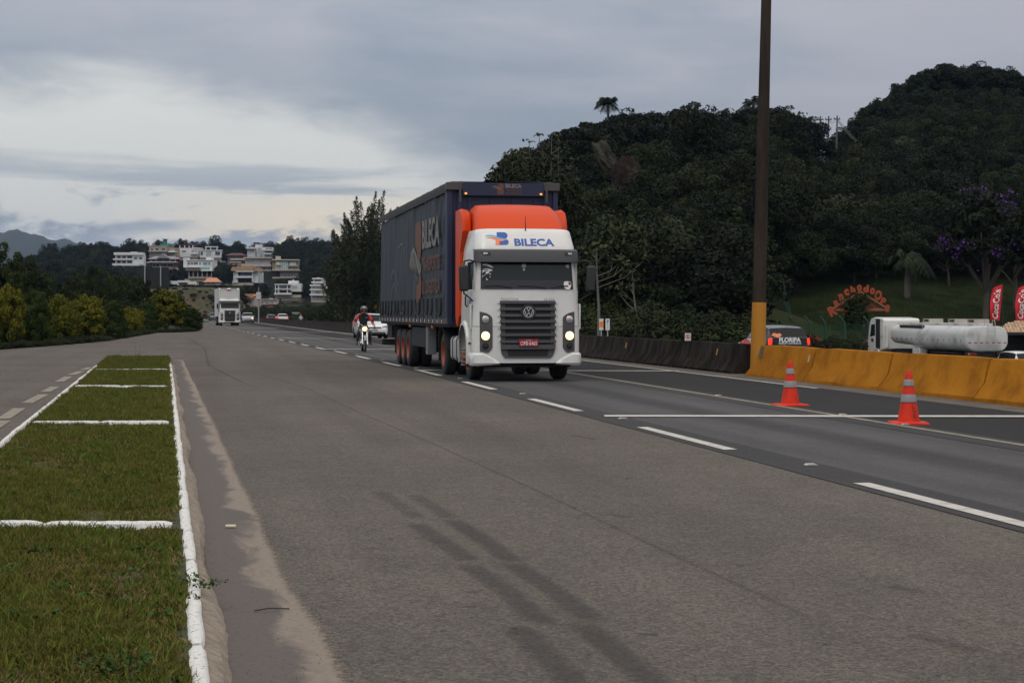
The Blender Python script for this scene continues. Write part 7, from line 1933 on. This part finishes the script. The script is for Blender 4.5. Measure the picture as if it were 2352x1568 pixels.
# purple flowering tree
p = on_hill(2262, 150); t = empty("flowering_tree", p, 0, label="large tree dotted with violet blossom at the right, above the red flags", cat="tree")
Hh = zat(452, 150) - p.z
link("trunk", limb_mesh("trunk", [([(0, 0, -1), (.2, 0, Hh * .3), (.1, 0, Hh * .6)], [.28, .22, .14])] + [([(.1, 0, Hh * .22), (math.cos(a) * 1.8, math.sin(a) * 1.5, Hh * .48), (math.cos(a) * 3.1, math.sin(a) * 2.6, Hh * .7)], [.14, .09, .05]) for a in (0, 1.1, 2.3, 3.3, 4.4, 5.4)], m_bark), t)
cr = leaf_crown("crown", 77, 3.5, Hh * .78, 60, 90, .26, [lm_f1, lm_f2, lm_f1], spread=.24, core=.4); cr.transform(Matrix.Translation((0, 0, Hh * .22))); link("crown", cr, t)
cr = leaf_crown("blossom", 78, 3.75, Hh * .80, 26, 16, .20, lm_purple, spread=.2, core=.9, elong=1.2); cr.transform(Matrix.Translation((0, 0, Hh * .24))); link("blossom", cr, t)
for i, (x, Y, yt, sc) in enumerate(((2330, 160, 520, 1.1), (2400, 150, 470, 1.3), (2180, 172, 560, .9), (2130, 176, 590, .8), (2010, 172, 590, .85), (1960, 166, 600, .8))):
    p = on_hill(x, Y); m = BT_[i % 5]; H0 = [7.5, 9, 7, 8.5, 10][i % 5]; k = (zat(yt, Y) - p.z) / H0
    place_tree("broadleaf_tree", m, p, (sc, sc, k), i * 1.3, ("dark tree directly right of the violet blossoming one", "tall dark tree cut by the right edge above the flags", "dark tree left of the violet blossoming one", "dark tree between the drooping palm and the violet one", "dark tree behind the ranch sign's right side, left of the palm", "dark tree rising right behind the ranch sign")[i], "trees at the top of the grassy slope")

# vines on the ranch sign post and gable
vr = np.random.default_rng(9); V1 = []
for _ in range(1700):
    if vr.random() < .80: z = vr.uniform(-.2, rz0 + .3); r_ = .62 + .25 * math.sin(z * 2.2); a = vr.uniform(0, 6.3); V1.append((math.cos(a) * r_ * vr.uniform(.5, 1.1) - .25, math.sin(a) * r_ * .8, z))
    else: q = vr.normal() * .55; z = rz0 + .1 + abs(vr.normal()) * .55; V1.append((q - .55 + (z - rz0) * .5, -.12 - vr.uniform(0, .3), min(z, rzt)))
V1 = np.array(V1); v, f = leaves(vr, V1, np.array([[p_[0], p_[1] - .3, .3] for p_ in V1]), .17, 1.5)
link("vine", np_mesh("vine", v, f, [lm_f2, lm_h1], vr.integers(0, 2, len(f))), RS)
# low plants in front of the slope
for i, x in enumerate((1800, 1826, 1850, 1874, 1898, 1922, 1944, 1962)):
    Y = 116 + (i % 3) * 2.5; p = on_hill(x, Y, -.2)
    cr = SC_[i % 3]; t = empty("shrub", p, i, label=f"{nth(i)} low green shrub from the left, between the black hatchback and the ranch sign", cat="shrub", group="low shrubs below the ranch sign"); t.scale = (.55, .55, .62)
    link("foliage", cr, t); link("stem", BT_[0][0], t).scale = (.5, .5, .2)
    if i in (0, 2, 3): 
        b_ = leaf_crown("blossom", 500 + i, 2.3, 3.2, 12, 9, .3, lm_redf, spread=.2, core=.9, elong=1.1); link("blossom", b_, t)
        t["label"] = ("red-flowering shrub nearest the black hatchback", "", "red-flowering shrub beside the hatchback's tail lamp", "red-flowering shrub nearer the ranch sign")[i]

# casuarinas left of the trailer
def casuarina(loc, H, label, seed, limbs=15, wide=2.6, lean=.5):
    r = random.Random(seed); nr = np.random.default_rng(seed); t = empty("casuarina_tree", loc, 0, label=label, cat="tree", group="feathery casuarina trees left of the trailer")
    paths = [([(0, 0, -1), (.1, 0, H * .3), (lean * .4, 0, H * .62)], [.2, .14, .04])]; P, N = [], []
    def plume(pts, rad, n):
        for _ in range(n):
            q = nr.random() ** .75; j = q * (len(pts) - 1); j0 = min(int(j), len(pts) - 2); p_ = Vector(pts[j0]).lerp(Vector(pts[j0 + 1]), j - j0)
            rr = rad * (1 - q) ** .7 + .05; o = nr.normal(size=3) * rr * .5; o[2] -= abs(o[2]) * .3; P.append(np.array(p_) + o); N.append(o * 1.5)
    for i in range(limbs * 2):
        f0 = i / (limbs * 2); z0 = H * (.06 + .55 * f0); a = r.uniform(0, 6.3); L = wide * (1.2 - .75 * f0) * r.uniform(.6, 1.15); up = H * r.uniform(.24, .40) * (1 if f0 > .3 else .6)
        bx_ = .1 + lean * .6 * f0
        q = [(bx_, 0, z0), (bx_ + math.cos(a) * L * .40 + lean * .1, math.sin(a) * L * .40, z0 + up * .35), (bx_ + math.cos(a) * L * .72 + lean * .35, math.sin(a) * L * .72, z0 + up * .75), (bx_ + math.cos(a) * L * .9 + lean * .7, math.sin(a) * L * .9, z0 + up * 1.1)]
        paths.append((q, [.05, .035, .02, .008])); plume(q, .72, 330)
    plume([(.1, 0, H * .45), (lean * .5, 0, H * .75), (lean * 1.2, 0, H)], .5, 420)
    link("trunk", limb_mesh("trunk", paths, m_bark), t)
    v, f = leaves(nr, np.array(P), np.array(N), .075, 4.5, .5); link("crown", np_mesh("crown", v, f, lm_cas), t)
Yc = 168
for i, (x, yt, w) in enumerate(((800, 500, 2.2), (833, 452, 2.8), (852, 440, 2.6), (872, 470, 2.8), (892, 480, 2.5), (780, 590, 2.0))):
    p = at(x, Yc + (i % 3) * 4); p.z = base_z(34); p.z = -1.2
    casuarina(p, zat(yt, p.y) - p.z, ("tall feathery casuarina with a split spire, leftmost group member", "feathery casuarina with the double leaning tips", "highest feathery casuarina beside the trailer's rear corner", "feathery casuarina partly hidden by the trailer corner", "feathery casuarina wholly behind the trailer", "lowest feathery casuarina at the left foot of the clump")[i], 80 + i, 17, w, lean=(-.3, -.5, .4, .3, .2, -.6)[i])

for i, (x, Y, yt, wpx) in enumerate(((792, 215, 596, 60), (776, 235, 632, 50), (760, 262, 690, 44), (742, 285, 700, 40), (722, 300, 706, 36), (812, 205, 585, 60), (784, 300, 600, 50), (702, 330, 708, 30))):
    p = at(x, Y, 0); p.z = ground_z(p.x, p.y) - .3; m = BT2[i % 5]; H0 = [7.5, 9, 7, 8.5, 10][i % 5]; rx_ = [2.8, 2.6, 3.4, 2.3, 3.0][i % 5]; q = wpx * Y / FOC / 2 / rx_
    place_tree("roadside_tree", m, p, (q, q, (zat(yt, Y) - p.z) / H0), i * 1.9, ("tall tree joining the casuarinas' left foot", "tree stepping down left of the casuarinas", "low tree above the speed sign", "low tree left of the speed sign", "low tree above the far motorcycle", "tall tree hidden in the casuarina clump", "tree showing between casuarinas and stepped white house", "leftmost low tree behind the grey barrier")[i], "trees along the far carriageway")
# ------------------------------------------------------------------ hedge on the left
def shoots(nr, n, rx, rz, leaf):
    """arching upright sprays of small leaves"""
    P, N = [], []
    for _ in range(n):
        a = nr.uniform(0, 6.3); r0 = rx * nr.uniform(.2, .9); b0 = np.array([math.cos(a) * r0, math.sin(a) * r0, rz * nr.uniform(.35, .82)]); L = nr.uniform(.35, .8) * (rz / 3)
        d = np.array([math.cos(a) * .45, math.sin(a) * .45, 1.0]); k = 26
        for i in range(k):
            q = i / k; P.append(b0 + d * L * q + np.array([math.cos(a), math.sin(a), -.6]) * L * .4 * q * q + nr.normal(size=3) * .07 * (1.2 - q)); N.append(d)
    return leaves(nr, np.array(P), np.array(N), leaf, 1.9, .3)
def shrub_mesh(seed, rx, rz, yellow, leaf=.078, n=80, per=240):
    nr = np.random.default_rng(seed); ms = [lm_h1, lm_h2, lm_h3] if yellow else [lm_h1, lm_h1, lm_h2]
    cr = leaf_crown("foliage", seed, rx, rz, n, per, leaf, ms, spread=.24, core=.5, tipmat=yellow if yellow else .25)
    low = leaf_crown('skirt', seed + 50, rx * 1.02, rz * .62, 46, int(per * .9), leaf, ms, spread=.26, core=.6); low.transform(Matrix.Translation((0, 0, -.22)))
    bm = bmesh.new(); bm.from_mesh(cr); bm.from_mesh(low); bm.to_mesh(cr); bm.free(); bpy.data.meshes.remove(low)
    v, f = shoots(nr, 55, rx, rz, leaf * .9); mi = np.where(nr.random(len(f)) < (yellow or .1), 2, 1)
    s = np_mesh("sprays", v, f, ms, mi); bm = bmesh.new(); bm.from_mesh(cr); bm.from_mesh(s); bm.to_mesh(cr); bm.free(); bpy.data.meshes.remove(s); return cr
HSH = [shrub_mesh(600, 1.5, 3.2, .60), shrub_mesh(601, 1.7, 3.0, .50), shrub_mesh(602, 1.6, 3.2, 0), shrub_mesh(603, 1.5, 2.6, 0)]
stem_me = limb_mesh("stem", [([(0, 0, -.2), (math.cos(a) * .3, math.sin(a) * .3, .8), (math.cos(a) * .7, math.sin(a) * .7, 1.9)], [.05, .04, .02]) for a in (0, 1.3, 2.5, 3.7, 5.0)], m_bark)
hedge = [(-60, 800, 640, 60, 0, "yellow-tipped shrub beyond the left edge of the frame"), (20, 797, 652, 66, 0, "big yellow-tipped shrub at the left edge of the photo"), (80, 794, 668, 62, 2, "dark green shrub between the leftmost two yellow-tipped ones"), (142, 789, 672, 66, 1, "yellow-tipped shrub second from the left edge"),
         (200, 785, 676, 74, 0, "wide bright yellow-tipped shrub in the middle of the hedge"), (258, 778, 690, 50, 2, "dark brownish-green shrub right of the brightest yellow one"), (304, 770, 703, 48, 1, "small low yellow-tipped shrub right of the hedge middle"), (340, 764, 690, 36, 3, "narrow green shrub between the two right-hand yellow ones"),
         (382, 762, 664, 74, 0, "large yellow-tipped shrub near the right end of the hedge"), (436, 760, 706, 48, 2, "dark green rounded shrub closing the right end of the hedge"), (-130, 806, 640, 70, 2, "dark shrub well left of the frame")]
for i, (x, yb, yt, w, k, lab) in enumerate(hedge):
    b0 = gp(x, yb); Y = b0.y + 1.6; H = (HOR - yt) / FOC * Y + HC; W = w * Y / FOC
    t = empty("hedge_shrub", at(x, Y, 0), i * 1.7, label=lab, cat="shrub", group="shrubs of the roadside hedge")
    rx, rz = ((1.5, 3.2), (1.7, 3.0), (1.6, 3.2), (1.5, 2.6))[k]; t.scale = (W / 2 / rx * 1.1, W / 2 / rx * 1.1, H / rz / 1.02)
    link("foliage", HSH[k], t); link("stem", stem_me, t)
    # filler growth at the foot
for i, (x, yb, Yo, yt, w, k) in enumerate([(10, 790, 14, 572, 80, 0), (55, 786, 18, 578, 80, 2), (92, 780, 15, 612, 60, 1), (128, 778, 14, 640, 60, 3), (165, 776, 16, 634, 60, 0), (217, 775, 22, 600, 44, 4), (250, 770, 18, 626, 62, 2), (290, 768, 18, 628, 60, 1), (330, 765, 22, 640, 56, 0), (365, 762, 20, 652, 50, 2), (405, 761, 25, 664, 48, 3), (-40, 790, 16, 570, 80, 1), (-110, 790, 16, 575, 80, 2), (30, 784, 28, 590, 70, 4), (180, 770, 34, 640, 70, 2), (310, 762, 36, 640, 60, 0)]):
    Y = gp(x, yb).y + Yo; H = (HOR - yt) / FOC * Y + HC; m = BT2[k]; H0 = [7.5, 9, 7, 8.5, 10][k]; rx = [2.8, 2.6, 3.4, 2.3, 3.0][k]; q = w * Y / FOC / 2 / rx
    labs = ("dark leafy tree behind the hedge at the left edge", "broad dark tree behind the hedge near the left edge", "tree behind the leftmost dark shrub", "lower tree behind the second yellow shrub", "dark tree behind the brightest yellow shrub", "pointed dark tree standing higher than the hedge trees", "round tree right of the pointed dark one", "tree behind the small low yellow shrub", "tree below the billboard's left post", "tree below the billboard's right post", "low tree behind the hedge's right end", "tree outside the left edge", "further tree outside the left edge", "taller tree further back at the left edge", "tree further back left of the pointed one", "tree further back below the billboard")
    place_tree("hedge_tree", m, at(x, Y, -.3), (q * 1.1, q * 1.1, H / H0 * 1.05), i * 2.1, labs[i], "trees behind the hedge")
bush_strip("hedge_undergrowth", 1, 0, 1, -500, -499, .01, .02, "undergrowth", SC_[:1], 8) if False else None
def undergrowth():
    r = np.random.default_rng(14); P, Rr, Sc = [], [], []
    line_ = [(-260, 812), (0, 801), (100, 796), (170, 790), (250, 782), (310, 772), (364, 763), (420, 762), (452, 760)]
    L = [gp(x, y) for x, y in line_]
    for _ in range(900):
        i = r.integers(0, len(L) - 1); q = r.random(); p_ = L[i].lerp(L[i + 1], q); d = r.uniform(.2, .8) if r.random() < .45 else r.uniform(4, 15); sc = r.uniform(.08, .24) if d < 2 else r.uniform(.35, .95)
        P.append((p_.x - d, p_.y + d * .25, -.1)); Rr.append(r.uniform(0, 6)); Sc.append((sc, sc, sc * (.5 if d < 2 else .8)))
    scatter("hedge_undergrowth", P, np.array(Rr), np.array(Sc), SC_, kind="stuff", label="low tangled undergrowth between and below the hedge shrubs")
undergrowth()

# ------------------------------------------------------------------ grass
m_gr = leaf_mat("grass_blade_green", (.068, .094, .012), (.100, .108, .018), scale=1.4, rnd_=.3, rough=.7); m_dry = leaf_mat("grass_blade_dry", (.20, .135, .060), (.13, .085, .038), scale=1.4, rnd_=.3, rough=.8); m_weed = leaf_mat("weed_leaf", (.025, .055, .012), (.045, .085, .016), scale=2, rnd_=.3)
def tuft(seed, n, h, spread, mats, dry):
    nr = np.random.default_rng(seed); V, Q, MI = [], [], []
    for i in range(n):
        a = nr.uniform(0, 6.3); r0 = spread * nr.random() ** .5; b0 = np.array([math.cos(a) * r0, math.sin(a) * r0, -.01]); q = nr.uniform(0, 6.3); w = np.array([math.cos(q), math.sin(q), 0]) * nr.uniform(.002, .004)
        hh = h * nr.uniform(.5, 1.2); ln = nr.normal(size=2) * hh * .55; m_ = b0 + np.array([ln[0] * .4, ln[1] * .4, hh * .6]); e = b0 + np.array([ln[0], ln[1], hh])
        k = len(V); V += [b0 - w, b0 + w, m_ + w * .8, m_ - w * .8, e + w * .15, e - w * .15]; Q += [(k, k + 1, k + 2, k + 3), (k + 3, k + 2, k + 4, k + 5)]; MI += [int(nr.random() < dry)] * 2
    return np_mesh("grass_tuft", np.array(V), np.array(Q), mats, MI)
GT = [tuft(1, 34, .042, .06, [m_gr, m_dry], .12), tuft(2, 34, .035, .07, [m_gr, m_dry], .25), tuft(3, 30, .028, .07, [m_gr, m_dry], .75), tuft(4, 20, .075, .05, [m_gr, m_dry], .05)]
def weed(seed, n, r0, leaf):
    nr = np.random.default_rng(seed); P = nr.normal(size=(n, 3)) * np.array([r0, r0, r0 * .25]); P[:, 2] = np.abs(P[:, 2]) + .02
    v, f = leaves(nr, P, np.tile([0, 0, 1.], (n, 1)), leaf, 1.25, 1.3); return np_mesh("weed_plant", v, f, m_weed)
WD = [weed(5, 26, .06, .028), weed(6, 40, .09, .034), weed(7, 14, .05, .03)]
def grass_island():
    r = np.random.default_rng(31); P, Rr, Sc, I = [], [], [], []
    ph = r.uniform(0, 6, 12)
    def patch(x, y): return math.sin(x * 2.1 + ph[0] + math.sin(y * .9)) + math.sin(y * 2.6 + ph[1] + 1.3 * math.sin(x * 1.7)) + .6 * math.sin(x * 5.1 + y * 3.7 + ph[2])
    bars = (11.62, 22.3, 33.2, 43.0)
    for _ in range(60000):
        Y = 6.3 + 50 * r.random() ** 1.55; a, c = leftX(Y) + .11, kerbX(Y, -.135); X = a + (c - a) * r.random()
        if any(abs(Y - b_) < .075 for b_ in bars): continue
        if min(X - a, c - X) < .0: continue
        v = patch(X, Y * .8) + .5 * math.sin(X * 9 + Y * 4.3)
        if v > 1.1 and r.random() < .6: continue
        P.append((X, Y, KH - .012)); Rr.append((r.normal() * .15, r.normal() * .15, r.uniform(0, 6.3)))
        sc = r.uniform(.6, 1.25) * (1 + .008 * Y); Sc.append(sc); I.append(2 if v > .6 and r.random() < .75 else (3 if r.random() < .035 else int(r.integers(0, 2))))
    scatter("grass", P, np.array(Rr), np.array(Sc), GT, np.array(I), kind="stuff", label="short patchy green and dry grass on the raised strip")
    P, Rr, Sc = [], [], []
    for _ in range(420):
        Y = 6.3 + 46 * r.random() ** 1.5; a, c = leftX(Y) + .1, kerbX(Y, -.16); X = a + (c - a) * r.random()
        if patch(X * .7 + 3, Y * .5) < .5 and r.random() < .8: continue
        P.append((X, Y, KH)); Rr.append(r.uniform(0, 6.3)); Sc.append(r.uniform(.3, .75))
    # creeping shoots over the kerb and at the far tip
    for (x, y, s_) in ((462, 1345, .55), (474, 1350, .5), (452, 1338, .6), (500, 1336, .35), (446, 1322, .5), (450, 1372, .45), (486, 1342, .4)):
        q = gp(x, y, .13); P.append((q.x, q.y, .12)); Rr.append(r.uniform(0, 6)); Sc.append(s_)
    for _ in range(60):
        Y = r.uniform(50, 56.5); X = r.uniform(leftX(Y) + .1, kerbX(Y, -.1)); P.append((X, Y, .06)); Rr.append(r.uniform(0, 6)); Sc.append(r.uniform(.7, 1.6))
    scatter("ground_weeds", P, np.array(Rr), np.array(Sc), WD, kind="stuff", label="small broad-leaved weeds creeping through the grass and over the kerb")
grass_island()
def grass_fields():
    r = np.random.default_rng(33); P, Rr, Sc = [], [], []
    m_sg = leaf_mat('slope_grass_blade', (.020, .032, .007), (.030, .040, .010), scale=.4); tf = [tuft(11, 40, .35, .5, [m_sg, m_sg], 0), tuft(12, 40, .25, .6, [m_sg, m_sg], 0)]
    for t_ in tf:
        for v in t_.vertices: pass
    for _ in range(9000):
        xp = r.uniform(1780, 2420); Y = r.uniform(118, 182); X = (xp - CX) * Y / FOC; z = ground_z(X, Y); P.append((X, Y, z)); Rr.append(r.uniform(0, 6)); Sc.append(r.uniform(.7, 1.4))
    scatter("slope_grass", P, np.array(Rr), np.array(Sc), tf, kind="stuff", label="mown grass on the slope behind the tanker")
grass_fields()
# two short stakes at the tip of the grass strip
for i, (x, yb, yt) in enumerate(((312, 820, 793), (321, 820, 795))):
    a = gp(x, yb); h = (yb - yt) / FOC * a.y; MB().tube([(0, 0, -.02), (-.03 if i == 0 else 0, 0, h)], .028 if i == 0 else .02, 6).build("stake", M("weathered_wood", (.22, .19, .15), .9), label=("thicker leaning wooden stake at the tip of the grass strip", "thinner upright pale stake at the tip of the grass strip")[i], cat="stake").location = (a.x, a.y, .0)
# litter and grit on the gutter
m_lit = M("pale_litter", (.55, .50, .36), .6); m_grit = M("dark_grit", (.07, .055, .045), .95, objrand=.4); m_leafb = M("dry_brown_leaf", (.16, .075, .03), .8, objrand=.3)
a = gp(628, 1433 * .8448 / .8448 * .8448); a = gp(530, 1210.5, .01)
MB().cyl((-.035, 0, .012), (.035, 0, .012), .012, n=10).build("litter", m_lit, smooth=40, label="small cream-coloured stub of litter lying in the gutter", cat="litter").location = (a.x, a.y, .006)
a = gp(625, 1408); MB().tube([(-.09, 0, .01), (-.02, .015, .02), (.08, .05, .012)], .004, 5).build("twig", m_grit, label="thin dark twig lying on the gutter edge", cat="twig").location = (a.x, a.y, .004)
pm = MB(); pm.add([(-.5, -.4, 0), (.5, -.3, 0), (.3, .5, 0), (-.4, .4, 0), (0, 0, .6)], [(0, 1, 4), (1, 2, 4), (2, 3, 4), (3, 0, 4)]); peb = pm.mesh("grit_grain", m_grit)
lf = MB(); lf.add([(-.6, 0, .05), (0, -.3, 0), (.7, 0, .12), (0, .3, .02)], [(0, 1, 2, 3)]); lfm = lf.mesh("fallen_leaf", m_leafb)
P, Rr, Sc, I = [], [], [], []
r = np.random.default_rng(41)
for _ in range(900):
    Y = 6.8 + 24 * r.random() ** 2; u = r.random() ** 1.3; X = kerbX(Y, .08) + u * (.5 if r.random() < .7 else 2.2); P.append((X, Y, .007)); Rr.append(r.uniform(0, 6)); Sc.append(r.uniform(.002, .0065)); I.append(0)
for _ in range(420):
    Y = 7 + 34 * r.random() ** 1.3; X = kerbX(Y, .1) + r.uniform(0, 9); P.append((X, Y, .009)); Rr.append(r.uniform(0, 6)); Sc.append(r.uniform(.008, .022)); I.append(1)
scatter("road_grit", P, np.array(Rr), np.array(Sc), [peb, lfm], np.array(I), kind="stuff", label="grit and fallen leaves scattered on the asphalt and gutter")

# ------------------------------------------------------------------ far mountain
def mountain():
    vs, fs = [], []; nx, ny = 300, 16; Y0, Y1 = 4700, 6400
    for j in range(ny + 1):
        for i in range(nx + 1):
            xp = -2600 + 3000 * i / nx; v = j / ny; Y = Y0 + (Y1 - Y0) * v; yy = float(np.interp(xp, [-2600, -1500, -600, -150, -40, 0, 20, 38, 60, 90, 115, 135, 150, 165, 190, 215, 300, 400], [640, 560, 540, 552, 542, 533, 529, 528, 532, 541, 549, 550, 549, 553, 560, 566, 600, 705]))
            h = (HOR - yy) / FOC * 5500 * math.sin(math.pi * min(v * 1.05, 1)) ** .8
            h += (3 * math.sin(xp * .11 + v * 9) + 1.5 * math.sin(xp * .31 + v * 17)) * math.sin(v * math.pi)
            vs.append(((xp - CX) * Y / FOC, Y, max(h, -2)))
    for j in range(ny):
        for i in range(nx): k = j * (nx + 1) + i; fs.append((k, k + 1, k + nx + 2, k + nx + 1))
    MB().add(vs, fs).build("mountain", M("mountain_forest", (.022, .032, .018), 1., .4, .012, 0), smooth=80, fix=False, **S)
mountain()
mz_ = bpy.data.materials.new("haze_air"); mz_.use_nodes = True; nt = mz_.node_tree; nt.nodes.clear(); vp = nt.nodes.new("ShaderNodeVolumePrincipled"); oo = nt.nodes.new("ShaderNodeOutputMaterial")
vp.inputs["Color"].default_value = (.42, .60, 1.0, 1); vp.inputs["Density"].default_value = 4.2e-5; vp.inputs["Anisotropy"].default_value = 0.0
nt.links.new(vp.outputs[0], oo.inputs["Volume"])
MB().bx(-9500, 9500, -600, 9300, -12, 330).build("haze", mz_, kind="stuff")
